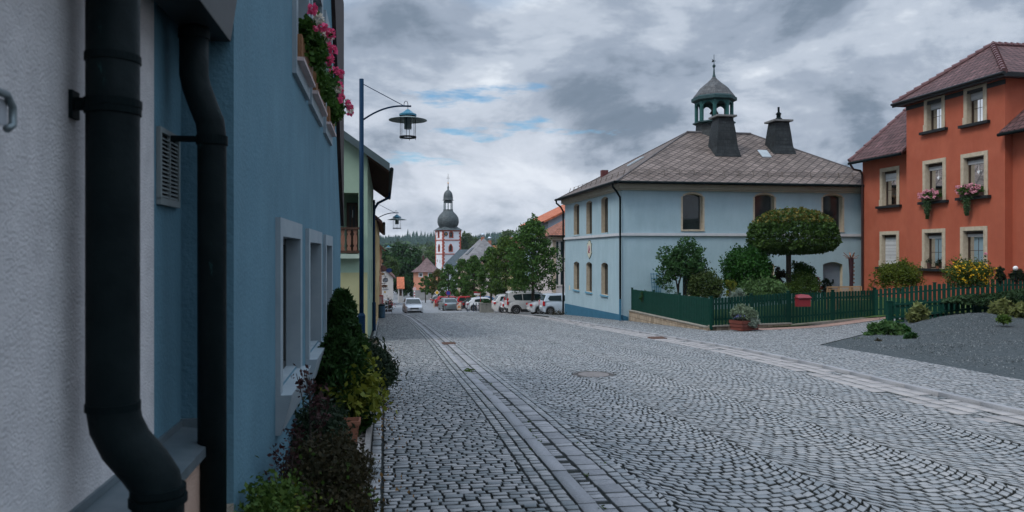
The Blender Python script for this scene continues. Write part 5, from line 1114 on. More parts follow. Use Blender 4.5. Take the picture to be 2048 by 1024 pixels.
# roof
e = .48; er = [(-e, -e), (LW + e, -e), (LW + e, LD + e), (-e, LD + e)]; zr = zy(265.5, 45.0) - Z0; r1, r2_ = (6.0, LD / 2), (10.1, LD / 2)
b = MB(); E_ = [(*p, ze) for p in er]; R1, R2 = (*r1, zr), (*r2_, zr)
b.poly([E_[0], E_[1], R2, R1]); b.poly([E_[1], E_[2], R2]); b.poly([E_[2], E_[3], R1, R2]); b.poly([E_[3], E_[0], R1]); b.add([(*p, ze - .055) for p in er], [(3, 2, 1, 0)])
b.prism([(p[0], p[1], ze - .05) for p in er], (0, 0, .045)); rf = b.build('roof', SLATE, t)
b = MB(); b.tube([R1, R2], .10, 8); [b.tube([E_[i], (R1, R2, R2, R1)[i]], .055, 6) for i in range(4)]; b.build('ridge_caps', mat('ridge_slate', (.06, .055, .055), (.10, .09, .09), rough=.7), rf)
b = MB(); b.tube([(-e - .06, -e - .06, ze - .02), (LW + e, -e - .06, ze - .02)], .075, 10); b.tube([(-e - .06, -e - .06, ze - .02), (-e - .06, LD + e, ze - .02)], .075, 10); b.build('gutter', BLACKM, rf)
slf = (zr - ze) / (LD / 2 + e); sls = (zr - ze) / (6.0 + e)
def zfront(y): return ze + (y + e) * slf
def zside(x): return ze + (x + e) * sls
SG = mat('snow_guard_metal', (.10, .085, .075), (.16, .13, .11), rough=.6, metal=.3)
b = MB(); y0 = .45
for k_ in range(18): x0 = .75 + k_ * .82; b.bar((x0, y0 - .12, zfront(y0 - .12)), (x0, y0, zfront(y0) + .24), .035, .03)
for h_ in (.05, .13, .21): b.bar((.55, y0 - .03, zfront(y0) + h_), (LW - .4, y0 - .03, zfront(y0) + h_), .015, .015)
b.build('snow_guard', SG, rf)
b = MB(); x0 = .45
for k_ in range(12): y_ = .9 + k_ * 1.05; b.bar((x0 - .12, y_, zside(x0 - .12)), (x0, y_, zside(x0) + .24), .035, .03)
for h_ in (.08, .21): b.bar((x0 - .03, .8, zside(x0) + h_), (x0 - .03, LD - .5, zside(x0) + h_), .015, .015)
b.build('snow_guard', SG, rf)
def dpipe(parent, pts, r=.05): 
    b = MB(); b.tube(pts, r, 12); return b.build('downpipe', BLACKM, parent, smooth=True)
dpipe(t, [(-e - .06, -.1, ze - .05), (-e - .05, -.1, ze - .22), (-.3, -.06, ze - .48), (-.13, -.04, ze - .75), (-.12, -.04, ze - 1.0), (-.12, -.04, -.05)], .055)
b = MB(); b.tube([(-.12, -.04, fz(598, 1238)), (-.12, -.04, -.2)], .06, 12); b.build('lower_pipe', PLB, t)
dpipe(t, [(-e - .06, LD + .25, ze - .05), (-e - .04, LD + .25, ze - .25), (-.25, LD + .15, ze - .5), (-.1, LD + .1, ze - .8), (-.1, LD + .1, -1.2)], .06)
def chimney(x, y, hw0, hw1, ztop, py0, pipe=0):
    zb_ = zfront(y - hw0) - .05; b = MB(); zt = ztop - Z0
    lv = [(0, hw0 * 1.22), (.25, hw0 * 1.0), (.6, hw0 * .88), (1, hw1)]
    R_ = [[(x - w_, y - w_, zb_ + (zt - zb_) * f_), (x + w_, y - w_, zb_ + (zt - zb_) * f_), (x + w_, y + w_, zb_ + (zt - zb_) * f_), (x - w_, y + w_, zb_ + (zt - zb_) * f_)] for f_, w_ in lv]
    for A, B in zip(R_, R_[1:]):
        for i in range(4): j = (i + 1) % 4; b.poly([A[i], A[j], B[j], B[i]])
    o = b.build('chimney', DSL, rf)
    b = MB(); w_ = hw1 + .17; b.box(x - w_, x + w_, y - w_, y + w_, zt, zt + .10); b.build('cap', mat('grey_stone_cap', (.12, .12, .12), (.18, .18, .175), rough=.9), o)
    if pipe: b = MB(); b.lathe([(.22, zt + .1), (.22, zt + .2), (.12, zt + .3), (.12, zt + .45), (.17, zt + .5), (.06, zt + .62), (.06, zt + .9), (0, zt + .9)], 12, (x, y, 0)); b.build('flue', BLACKM, o)
chimney(7.05, 3.5, .62, .42, EYE + 7.62, 235)
chimney(10.75, 4.0, .58, .42, EYE + 7.55, 241, 1)
for x_, y_, w_ in ((9.35, 3.05, .28),):
    b = MB(); z_ = zfront(y_); b.prism([(x_ - w_, y_ - .3, zfront(y_ - .3) + .02), (x_ + w_, y_ - .3, zfront(y_ - .3) + .02), (x_ + w_, y_ + .25, zfront(y_ + .25) + .16), (x_ - w_, y_ + .25, zfront(y_ + .25) + .16)], (0, 0, .05)); b.build('skylight', mat('pale_skylight', (.4, .45, .48), rough=.15, metal=.3), rf)
b = MB(); b.prism([(2.2, 5.2, zside(2.2) + .02), (3.0, 5.2, zside(3.0) + .02), (3.0, 5.9, zside(3.0) + .02), (2.2, 5.9, zside(2.2) + .02)], (0, 0, .08)); b.build('skylight', MATS['pale_skylight'], rf)
b = MB(); b.box(1.7, 2.1, 9.3, 9.7, zside(1.5), zside(2.0) + .28); b.build('chimney', mat('dark_red_brick', (.09, .03, .03), rough=.9), rf)
# bell turret
Yt = 45.6; xt, yt = (lambda p: (p[1] - V0, p[0] - S0))(at(1428, Yt)); hz_ = lambda py: zy(py, Yt) - Z0; pr = lambda w_: w_ / 2 / F * Yt
tr_ = MB(); oc = lambda prof, n=8: MB().lathe([(r / math.cos(math.pi / 8), z) for r, z in prof], n, (xt, yt, 0), rot=math.pi / 8)
b = oc([(pr(78), hz_(282)), (pr(66), hz_(262)), (pr(65), hz_(250))]); tw = b.build('turret_base', DSL, t)
b = oc([(pr(65), hz_(250.5)), (pr(77), hz_(248)), (pr(77), hz_(245.5)), (0, hz_(244.5))]); b.build('turret_ledge', CPD, t)
n = 8
for k_ in range(8):
    aa = math.pi / 8 + k_ * math.tau / 8; R_ = pr(63) / math.cos(math.pi / 8); b = MB(); x_, y_ = xt + R_ * math.cos(aa), yt + R_ * math.sin(aa); b.tube([(x_, y_, hz_(246)), (x_, y_, hz_(204))], .12, 6); b.build('turret_post', CPG, t)
    a2 = aa + math.tau / 8; p, q_ = np.array((x_, y_)), np.array((xt + R_ * math.cos(a2), yt + R_ * math.sin(a2))); b = MB(); zt_, za_ = hz_(204), hz_(212)
    for i in range(8):
        f0, f1 = i / 8, (i + 1) / 8; g0_, g1_ = [zt_ - .12 - (.42) * (2 * f_ - 1) ** 2 for f_ in (f0, f1)]; P0, P1 = p + (q_ - p) * f0, p + (q_ - p) * f1; nn = ((P0 + P1) / 2 - (xt, yt)); nn = nn / np.linalg.norm(nn) * .08
        b.prism([(*P0, g0_), (*P1, g1_), (*P1, zt_), (*P0, zt_)], (nn[0], nn[1], 0))
    b.build('turret_arch', CPG, t)
b = oc([(pr(66), hz_(206)), (pr(82), hz_(203)), (pr(82), hz_(197)), (pr(76), hz_(195)), (pr(70), hz_(194))]); b.poly([(xt + pr(80) * math.cos(k_ * math.tau / 8), yt + pr(80) * math.sin(k_ * math.tau / 8), hz_(203)) for k_ in range(8)]); b.build('turret_eaves', CPD, t)
prof = [(76, 194.5), (70, 190), (64, 186), (57, 181), (50, 176), (38, 170.5), (26, 165.5), (12, 158.5), (5, 154)]
b = oc([(pr(w_), hz_(p)) for w_, p in prof]); b.build('turret_dome', mat('grey_slate_scales', (.05, .055, .06), (.11, .11, .11), scale=4, rough=.7, pattern='brick', psize=(.3, .22), pmort=.018, pcol=(.5, .5, .5), pbump=.5), t)
b = MB(); b.lathe([(pr(7), hz_(154)), (pr(4), hz_(148)), (pr(2.2), hz_(136)), (pr(2.2), hz_(135.5)), (pr(5), hz_(134.5)), (pr(6.3), hz_(132)), (pr(5), hz_(129.6)), (pr(1.4), hz_(128.6)), (pr(1), hz_(110)), (0, hz_(108))], 12, (xt, yt, 0)); b.build('spire', CPD, t)
b = MB(); b.prism([(xt, yt, hz_(121)), (xt - .14, yt, hz_(118)), (xt - .09, yt, hz_(120.5)), (xt - .15, yt, hz_(125)), (xt, yt, hz_(123.5))], (0, .02, 0)); b.bar((xt, yt, hz_(122)), (xt + .1, yt, hz_(122)), .03); b.build('weather_vane', BLACKM, t)
b = MB(); b.lathe([(0, hz_(210)), (.09, hz_(211)), (.14, hz_(216)), (.17, hz_(222)), (.27, hz_(227)), (.25, hz_(228)), (0, hz_(226))], 16, (xt, yt, 0)); b.tube([(xt, yt, hz_(203)), (xt, yt, hz_(211))], .03, 6); b.build('bell', mat('bronze_dark', (.05, .03, .02), rough=.5, metal=.5), t)
# crest
uc, zc2 = su(1179.3), sz_(499, 1179); hh = .42 * 36 / 36; k_ = 1
hgt = (sz_(480, 1179) - sz_(518, 1179)) / 2; wd = abs(su(1174.3) - su(1184.3)) / 2
shp = [(0, -1), (.55, -.72), (.8, -.45), (1, -.4), (.82, -.1), (.86, .3), (1, .62), (.6, .68), (.5, .9), (0, 1), (-.5, .9), (-.6, .68), (-1, .62), (-.86, .3), (-.82, -.1), (-1, -.4), (-.8, -.45), (-.55, -.72)]
b = MB(); b.prism([fs(uc + p[0] * wd, .001, zc2 + p[1] * hgt) for p in shp], (-.02, 0, 0)); cr = b.build('crest', mat('crest_dark_edge', (.05, .07, .07), rough=.7), t)
b = MB(); b.prism([fs(uc + p[0] * wd * .86, .02, zc2 + p[1] * hgt * .92) for p in shp], (-.012, 0, 0)); b.build('crest_field', mat('crest_cream', (.42, .42, .33), rough=.7), cr)
b = MB(); ov_ = [(math.cos(a) * .5, math.sin(a) * .48 + .02) for a in np.arange(20) * math.tau / 20]; b.prism([fs(uc + p[0] * wd, .032, zc2 + p[1] * hgt) for p in ov_], (-.006, 0, 0)); b.build('crest_oval', mat('crest_pale_pink', (.45, .33, .33), rough=.7), cr)
RED_ = mat('crest_red', (.22, .04, .05), rough=.7); b = MB()
for p, r in (((0, .28), .14), ((-.06, .02), .22), ((.1, -.2), .18), ((-.12, -.3), .1)): b.prism([fs(uc + (p[0] + r * math.cos(a)) * wd, .038, zc2 + (p[1] + r * math.sin(a) * .9) * hgt) for a in np.arange(10) * math.tau / 10], (-.004, 0, 0))
b.bar(fs(uc - .25 * wd, .042, zc2 + .1 * hgt), fs(uc + .2 * wd, .042, zc2 - .35 * hgt), .04, .01); b.build('crest_figure', RED_, cr)
s_, v_ = at(1139.5, 49.0); b = MB(); uu = su(1139.5); b.box(uu - .1, uu + .1, 0, .02, sz_(580, 1139), sz_(571, 1139), fr=fs); b.build('notice_plate', mat('cream_plate', (.5, .42, .3), rough=.6), t)
# ------------------------------------------------------------------ red house
RED = mat('brick_red_render', (.33, .080, .044), (.40, .108, .060), scale=1.0, rough=.92, bump=.5, bscale=55, detail=9, dirt=.07)
PTIL = mat('plum_roof_tiles', (.07, .034, .034), (.14, .075, .074), scale=2.2, rough=.75, pattern='tile', psize=(.30, .34), pmort=.03, pbump=1.0, pcol=(.2, .2, .2), spec=.2)
RS, RV = 26.35, 24.5; RZ = zy(574, 33.0); t = house('red_house', 'tall brick red house with sandstone window surrounds and plum tiled roof at the right edge', 'house', RS, RV, RZ); rh = t
BL = on_v(1813, RV)[0] - RS; fbay = Fr((0, 0), (0, 1), (-1, 0)); WX = .35; fw_ = Fr((WX, 0), (0, 1), (-1, 0)); WE = 35.95 - RS
def rq(p0, p1, pt, pb, V=RV):
    a, c = on_v(p1, V), on_v(p0, V); Ym = (a[1] + c[1]) / 2; return (a[0] - RS, c[0] - RS, zy(pb, Ym) - RZ, zy(pt, Ym) - RZ)
bayw = [rq(1855, 1884, 199, 260), rq(1935, 1967, 178, 246), rq(1852, 1886, 327, 402), rq(1929, 1969, 314, 393), rq(1851, 1885, 466, 537), rq(1928, 1968, 462, 534)]
wv = RV + WX; wgw = [rq(1765.5, 1794, 342, 411, wv), rq(1765, 1793.5, 470, 534, wv)]
zbe = EYE + 7.15 - RZ; zwe = EYE + 4.78 - RZ
b = MB(); b.wall(fbay, 0, BL, -2.5, zbe, bayw, depth=.24, m=0, mr=1)
b.wall(fw_, BL, WE, -2.5, zwe, wgw, depth=.24, m=0, mr=1); b.wall(fw_, -9, 0, -2.5, zwe)
b.wall(Fr((0, 0), (1, 0), (0, -1)), 0, 5, -2.5, zbe + .0); b.wall(Fr((0, BL), (1, 0), (0, 1)), 0, 5, -2.5, zbe)
b.wall(Fr((WX, WE), (1, 0), (0, 1)), 0, 9, -2.5, zwe); b.poly([(WX, WE, zwe), (WX + 9, WE, zwe), (WX + 4.5, WE, zwe + 3.7)]); b.build('wall', [RED, STONE], t)
def red_window(fr, q, mode, sill=True, base=True):
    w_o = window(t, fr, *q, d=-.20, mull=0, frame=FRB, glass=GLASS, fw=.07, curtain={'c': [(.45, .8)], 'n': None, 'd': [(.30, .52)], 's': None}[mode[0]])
    k_ = .19; b = MB()
    b.box(q[0] - k_, q[0], 0, .035, q[2] + .0, q[3] + k_, fr=fr); b.box(q[1], q[1] + k_, 0, .035, q[2], q[3] + k_, fr=fr); b.box(q[0], q[1], 0, .035, q[3], q[3] + k_, fr=fr)
    b.box(q[0] - k_ - .03, q[0] - .06, .0352, .06, q[2], q[2] + .32, fr=fr); b.box(q[1] + .06, q[1] + k_ + .03, .0352, .06, q[2], q[2] + .32, fr=fr)
    b.box(q[0] - .06, q[0] - .02, .0352, .05, q[2] + .0, q[3] + .02, fr=fr); b.box(q[1] + .02, q[1] + .06, .0352, .05, q[2], q[3] + .02, fr=fr); b.box(q[0] - .06, q[1] + .06, .0352, .05, q[3] + .021, q[3] + .06, fr=fr)
    b.build('surround', STONE, w_o)
    b = MB(); b.box(q[0] - .36, q[1] + .36, -.01, .17, q[2] - .12, q[2] - .001, fr=fr); b.build('sill', mat('black_sill', (.012, .014, .016), rough=.5), w_o)
    hb = {'c': .20, 'd': .07, 'n': .09, 's': .82}[mode[0]]; b = MB(); b.box(q[0] + .02, q[1] - .02, -.2, -.15, q[3] - .13 - (q[3] - q[2]) * hb, q[3] - .12 if mode[0] != 's' else q[3] - .1, fr=fr); b.build('blind', BLIND, w_o)
    b = MB(); b.box(q[0], q[1], -.2, -.12, q[3] - .12, q[3], fr=fr); b.build('lintel', FRB, w_o)
    c = (q[0] + q[1]) / 2
    if mode[0] in 'cd':
        b = MB(); b.box(c - .012, c + .012, -.235, -.225, q[2] + .07, q[3] - .3, fr=fr); b.box(q[0] + .07, q[1] - .07, -.235, -.226, q[2] + (q[3] - q[2]) * .45, q[2] + (q[3] - q[2]) * .45 + .02, fr=fr); b.build('glazing_bar', FRB, w_o)
    if 'h' in mode:
        zz = q[2] + (q[3] - q[2]) * .62; b = MB(); b.prism([fr(c - .02 + x_ * .075, -.19, zz + y_ * .075) for x_, y_ in ((0, -1.2), (.9, .1), (.9, .6), (.5, .85), (0, .45), (-.5, .85), (-.9, .6), (-.9, .1))], (-.012, 0, 0)); b.tube([fr(c - .02, -.19, zz), fr(c - .02, -.19, q[3] - .15)], .006, 5); b.build('heart_ornament', WHITE, w_o)
    return w_o
for q, m_ in zip(bayw, ('c', 'c', 'nh', 'nh', 'd', 'd')): red_window(fbay, q, m_)
for q, m_ in zip(wgw, ('c', 's')): red_window(fw_, q, m_)
# roofs
sl = math.tan(math.radians(40)); ov = .62
b = MB(); x0 = WX - ov; zE = EYE + 4.68 - RZ
for y0, y1 in ((BL + .0, WE + .25), (-9, 0)):
    b.prism([(x0, y0, zE), (x0, y1, zE), (WX + 4.5, y1, zE + (4.5 + ov) * sl), (WX + 4.5, y0, zE + (4.5 + ov) * sl)], (0, 0, .14))
b.prism([(WX + 9.6, -9, zE), (WX + 9.6, WE + .25, zE), (WX + 4.5, WE + .25, zE + (4.5 + ov) * sl), (WX + 4.5, -9, zE + (4.5 + ov) * sl)], (0, 0, .14)); rf = b.build('main_roof', PTIL, t)
b = MB()
for y0, y1 in ((BL + .0, WE + .2), (-9, -.0)): b = MB(); b.tube([(x0 - .05, y0, zE + .02), (x0 - .05, y1, zE + .02)], .07, 10); b.build('gutter', BLACKM, rf)
b = MB(); eb = .42; zB = EYE + 7.12 - RZ; ax, ay = (lambda p: (p[1] - RV, p[0] - RS))(at(1985, 34.1)); za = zy(90, 34.1) - RZ
P = [(-eb, BL + eb, zB), (-eb, -eb, zB)]; A_ = (ax, ay, za); B_ = (9, ay, za); C1 = (9, BL + eb, zB); C2 = (9, -eb, zB)
b.poly([P[0], P[1], A_]); b.poly([P[1], C2, B_, A_]); b.poly([C1, P[0], A_, B_]); b.poly([(-eb, BL + eb, zB - .12), (9, BL + eb, zB - .12), (9, -eb, zB - .12), (-eb, -eb, zB - .12)]); bf = b.build('bay_roof', PTIL, t)
b = MB()
for p in (P[0], P[1]):
    n = 13; pa, pb = Vector(p), Vector(A_)
    for k_ in range(n): q0, q1 = pa.lerp(pb, k_ / n), pa.lerp(pb, (k_ + 1.08) / n); b.tube([q0 + Vector((0, 0, .05)), q1 + Vector((0, 0, .02))], [.13, .095], 8)
for k_ in range(20): q0, q1 = Vector(A_).lerp(Vector(B_), k_ / 20), Vector(A_).lerp(Vector(B_), (k_ + 1.05) / 20); b.tube([q0 + Vector((0, 0, .05)), q1 + Vector((0, 0, .02))], [.13, .1], 8)
b.build('ridge_tiles', mat('plum_ridge', (.09, .04, .045), (.15, .08, .08), rough=.5), bf)
b = MB(); n = 11
for k_ in range(n): pa, pb = Vector((x0, WE + .25, zE + .12)), Vector((WX + 4.5, WE + .25, zE + .12 + (4.5 + ov) * sl)); q0, q1 = pa.lerp(pb, k_ / n), pa.lerp(pb, (k_ + 1.05) / n); b.tube([q0 + Vector((0, 0, .06)), q1 + Vector((0, 0, .02))], [.11, .09], 8)
b.build('verge_tiles', MATS['plum_ridge'], rf)
b = MB(); b.box(-eb - .02, -eb + .04, -eb - .02, BL + eb + .02, zB - .16, zB + .02); b.box(-eb + .04, 9, -eb - .02, -eb + .04, zB - .16, zB + .02); b.box(-.02, .03, -.01, BL + .01, zB - .36, zB - .165); b.tube([(-eb - .07, -eb - .05, zB - .02), (-eb - .07, BL + eb, zB - .02)], .06, 8); b.build('fascia', mat('black_fascia', (.008, .011, .013), (.016, .02, .022), rough=.5), bf)
yp = WE - .12; b = MB(); b.tube([(x0 - .02, WE + .1, zE - .05), (x0 + .1, WE + .0, zE - .3), (WX - .2, yp, zE - .38), (WX - .1, yp, zE - .6), (WX - .1, yp, -1.5)], .055, 10); b.build('downpipe', mat('plum_brown_pipe', (.03, .014, .014), (.045, .02, .02), rough=.5), t)
b = MB(); b.tube([(9.4, 10, 8.0), (3, 9.7, 7.2)], .01, 4)
# flower troughs at the middle windows of the bay
for q, lab in ((bayw[2], 'pink geraniums with a long green trail at the left middle bay window, red house'), (bayw[3], 'pink geraniums with a long green trail at the right middle bay window, red house')):
    c = (q[0] + q[1]) / 2; o = thing('window_box', lab, 'flower box', RS + c, RV - .10, RZ + q[2] + .0, group='geranium troughs on the red house'); hl = (q[1] - q[0]) / 2
    b = MB(); b.box(-.14, .06, -hl, hl, 0, .15); b.build('box', BRS, o)
    C, cc = clumps(70, 50, .05, (.16, hl * 1.15, .17), (-.10, 0, .24), shell=.2); foliage('leaves', C, .05, GER, o)
    flower_heads(o, [(-.16 - .12 * rng.random(), y_ * hl * 1.2, .28 + .22 * rng.random()) for y_ in np.linspace(-1, 1, 20)] + [(-.2 - .1 * rng.random(), y_ * hl, .12 + .12 * rng.random()) for y_ in np.linspace(-.9, .9, 12)], .062, PALEP, n=26)
    flower_heads(o, [(-.18, y_ * hl, .22 + .2 * rng.random()) for y_ in (-.6, .1, .7)], .05, RUBY, n=18)
    z_ = rng.random(1500) ** .8; T_ = np.stack([-.16 + .07 * rng.normal(size=1500) * (1 - .5 * z_), .12 + (rng.normal(size=1500) * .14) * (1.05 - z_), .05 - z_ * .85], 1); foliage('trailing_ivy', T_, .04, leafmat('trailing_green', (.03, .07, .03), (.08, .14, .06)), o)
# pots on the lower sill
for y_, r_p, hgt_ in ((.25, .10, .24), (-.28, .08, .12)):
    q = bayw[4]; c = (q[0] + q[1]) / 2; o = thing('flower_pot', 'terracotta pot with a small plant on the lower left bay window sill' if y_ < 0 else 'small brown bowl with dry stems on the lower left bay window sill', 'pot', RS + c + y_, RV - .05, RZ + q[2]); b = MB(); b.lathe([(r_p * .7, 0), (r_p, hgt_), (r_p * .85, hgt_), (0, hgt_ * .8)], 14); b.build('pot', MATS['terracotta'] if y_ < 0 else BRS, o); foliage('leaves', rng.normal(size=(130, 3)) * .06 + (0, 0, hgt_ + .08), .04, JUN, o)
# overhead wire
o = thing('overhead_wire', 'thin black wire running from the slate roof to the red house eaves', 'wire', 0, 0, 0); pA, pB = (lambda p: (p[1], p[0]))(at(1683, 44)), (lambda p: (p[1], p[0]))(at(1712, 39.2)); b = MB(); b.tube([(*pA, zy(332, 44)), (*pB, zy(327, 39.2))], .012, 5); b.build('cable', BLACKM, o)
# ------------------------------------------------------------------ fences
GFN = mat('dark_green_paint', (.003, .030, .021), (.006, .045, .032), scale=6, rough=.6, bump=.15, bscale=30, spec=.1); WALLST = mat('buff_block_wall', (.26, .20, .14), (.38, .31, .23), scale=4, rough=.9, pattern='brick', psize=(.32, .2), pmort=.012, pcol=(.45, .42, .4), pbump=.4, poff=.3)
CAPST = mat('worn_cap_stone', (.18, .165, .14), (.28, .26, .22), scale=5, rough=.9, bump=.4)
def picket_fence(label, pts, spacing=.165, pw=.128, rails=(.22, .78), front=1, post_every=2.9, group=None, post_h=.06, side=1):
    # pts: (s, v, z bottom, z top) along the fence
    s0, v0, zb0, _ = pts[0]; t = thing('picket_fence', label, 'fence', s0, v0, zb0); 
    loc = [((p[1] - v0), (p[0] - s0), p[2] - zb0, p[3] - zb0) for p in pts]
    for A, B in zip(loc, loc[1:]):
        d = Vector((B[0] - A[0], B[1] - A[1])); L_ = d.length; d.normalize(); nx__, ny_ = d.y * side, -d.x * side; n = max(1, int(round(L_ / spacing)))
        f = Fr((A[0], A[1]), (d.x, d.y), (nx__, ny_))
        for k_ in range(n):
            u_ = (k_ + .5) * L_ / n; fr_ = u_ / L_; zb, zt = A[2] + (B[2] - A[2]) * fr_, A[3] + (B[3] - A[3]) * fr_ + rng.normal() * .004; w_ = pw / 2
            b = MB(); b.prism([f(u_ - w_, 0, zb), f(u_ + w_, 0, zb), f(u_ + w_, 0, zt - .03), f(u_ + w_ * .6, 0, zt), f(u_ - w_ * .6, 0, zt), f(u_ - w_, 0, zt - .03)], (nx__ * .02, ny_ * .02, 0)); b.build('picket', GFN, t)
        for r_ in rails:
            za_, zb_ = A[2] + (A[3] - A[2]) * r_, B[2] + (B[3] - B[2]) * r_; b = MB(); b.bar((*f(0, -.02, 0)[:2], za_), (*f(L_, -.02, 0)[:2], zb_), .035, .07); b.build('rail', GFN, t)
        m_ = max(1, int(round(L_ / post_every)))
        for k_ in range(m_ + 1):
            u_ = k_ * L_ / m_; fr_ = u_ / L_; zb, zt = A[2] + (B[2] - A[2]) * fr_, A[3] + (B[3] - A[3]) * fr_; b = MB(); b.box(u_ - .06, u_ + .06, -.03, .03, zb - .12, zt + post_h, fr=f); b.box(u_ - .075, u_ + .075, -.045, .045, zt + post_h, zt + post_h + .025, fr=f); b.build('post', GFN, t)
    return t
PV_ = lambda px, py, v: zy(py, on_v(px, v)[1])
sA, sB, vA = 36.1, 26.85, 12.22
zcor_t, zcor_b = zy(597, 28.4), zy(654, 28.4)
picket_fence('dark green picket fence on a stone base beside the pale blue house wall', [(sA, vA, zy(620, 37.4), zy(579, 37.4)), (sB, vA, zcor_b, zcor_t)], side=1)
s2f, v2f = G(1578, 655); s3f, v3f = G(1752, 636)
zc_t = lambda px, py: zy(py, 30)
def fz2(px, py, sv_): x, y = xy(*sv_); return zy(py, y)
pB = (s2f + .05, v2f); pC = (s3f + .1, v3f); pD = (26.2, 24.15)
picket_fence('dark green picket fence over a low stone base behind the lavender planter', [(sB, vA, zcor_b + .04, zcor_t), (*pB, fz2(1578, 645, pB), fz2(1578, 585.5, pB))], side=1, spacing=.17)
picket_fence('dark green picket fence carrying the red mailbox in front of the wooden bench', [(*pB, fz2(1578, 648, pB), fz2(1578, 587, pB)), (*pC, fz2(1752, 631, pC), fz2(1752, 580, pC))], side=1, spacing=.17)
picket_fence('long green picket fence climbing right in front of the red house', [(*pC, fz2(1752, 631, pC), fz2(1752, 579, pC)), (*pD, fz2(2035, 615, pD), fz2(2035, 557, pD)), (24.0, 24.25, fz2(2035, 612, pD), fz2(2035, 552, pD))], side=1, spacing=.17)
# stone bases
t = thing('garden_wall', 'low buff block wall under the picket fence, stepping down along the pavement', 'garden wall', sB, vA, float(gsv(sB, vA)))
z0 = float(gsv(sB, vA)); b = MB(); zz = lambda s_, v_: float(gsv(s_, v_)) - z0 - .1
P = [(-.16, 0, zz(sB, vA)), (-.16, sA - sB, zz(sA, vA)), (-.16, sA - sB, zy(620, 37.4) - z0 - .06), (-.16, 0, zcor_b - z0 - .05)]
b.prism(P, (.3, 0, 0)); 
x2, y2 = pB[1] - vA, pB[0] - sB; L2 = math.hypot(x2, y2); f = Fr((0, 0), (x2 / L2, y2 / L2), (y2 / L2, -x2 / L2)); zt2 = fz2(1578, 645, pB) - z0 - .05
b.prism([f(.15, .14, zz(sB, vA)), f(L2, .14, zz(*pB)), f(L2, .14, zt2), f(.15, .14, zcor_b - z0)], tuple(np.array(f(0, -.14, 0)) * 2))
b.build('block_wall', WALLST, t)
b = MB(); b.prism([(-.19, .1, zcor_b - z0 - .05), (-.19, sA - sB, zy(620, 37.4) - z0 - .06), (-.19, sA - sB, zy(620, 37.4) - z0 - .01), (-.19, .1, zcor_b - z0 - .0)], (.36, 0, 0)); b.prism([f(.0, .17, zcor_b - z0 + .0), f(L2 + .02, .17, zt2), f(L2 + .02, .17, zt2 + .05), f(.0, .17, zcor_b - z0 + .05)], tuple(np.array(f(0, -.17, 0)) * 2)); b.build('coping', CAPST, t)
t = thing('kerb_edging', 'weathered grey edging stones below the picket fence by the salmon pavers', 'edging', *pB, float(gsv(*pB))); z0 = float(gsv(*pB)); b = MB()
x2, y2 = pC[1] - pB[1], pC[0] - pB[0]; L2 = math.hypot(x2, y2); f = Fr((0, 0), (x2 / L2, y2 / L2), (y2 / L2, -x2 / L2)); za, zb_ = .12, fz2(1752, 633, pC) - z0
for k_ in range(5): u0, u1 = L2 * k_ / 5 + .01, L2 * (k_ + 1) / 5 - .005; g_ = lambda u_: za + (zb_ - za) * u_ / L2; b.prism([f(u0, .13, g_(u0) - .4), f(u1, .13, g_(u1) - .4), f(u1, .13, g_(u1)), f(u0, .13, g_(u0))], tuple(np.array(f(0, -.2, 0))))
b.build('edging_stone', CAPST, t)
# the lower fence by the gravel lot
sb0, vb0 = G(1778, 652); qv = lambda px, Y: at(px, Y)
bp = [(px, Y, pt, pb) for px, Y, pt, pb in ((1778, 29.2, 603, 652), (1953, 28.4, 590.5, 634), (2120, 27.6, 582, 622))]
s0, v0 = at(1778, 29.2); zb0 = zy(650, 29.2); t = thing('picket_fence', 'lower dark green fence with rails facing the gravel lot under a draped hedge', 'fence', s0, v0, zb0)
loc = [((lambda p: (p[1] - v0, p[0] - s0))(at(px, Y)), zy(pt, Y) - zb0, zy(pb, Y) - zb0) for px, Y, pt, pb in bp]
for (A, ta, ba), (B, tb, bb) in zip(loc, loc[1:]):
    d = Vector((B[0] - A[0], B[1] - A[1])); L_ = d.length; d.normalize(); f = Fr(A, (d.x, d.y), (d.y, -d.x)); n = int(L_ / .185)
    for k_ in range(n):
        u_ = (k_ + .6) * L_ / n; fr_ = u_ / L_; zt, zb_ = ta + (tb - ta) * fr_ - .0, ba + (bb - ba) * fr_; b = MB(); b.prism([f(u_ - .062, -.05, zb_ + .09), f(u_ + .062, -.05, zb_ + .09), f(u_ + .062, -.05, zt - .06), f(u_, -.05, zt - .02), f(u_ - .062, -.05, zt - .06)], (f.n[0] * .02, f.n[1] * .02, 0)); b.build('picket', GFN, t)
    for o_ in ((-.14, -.14), (None, None)):
        za, zb_ = (ta - .14, tb - .14) if o_[0] else (ba + .30, bb + .34); b = MB(); b.bar((*f(0, 0, 0)[:2], za), (*f(L_, 0, 0)[:2], zb_), .05, .07); b.build('rail', GFN, t)
for A, ta, ba in loc:
    b = MB(); b.box(A[0] - .085, A[0] + .085, A[1] - .085, A[1] + .085, ba - .3, ta); b.box(A[0] - .1, A[0] + .1, A[1] - .1, A[1] + .1, ta, ta + .03); b.build('post', GFN, t)
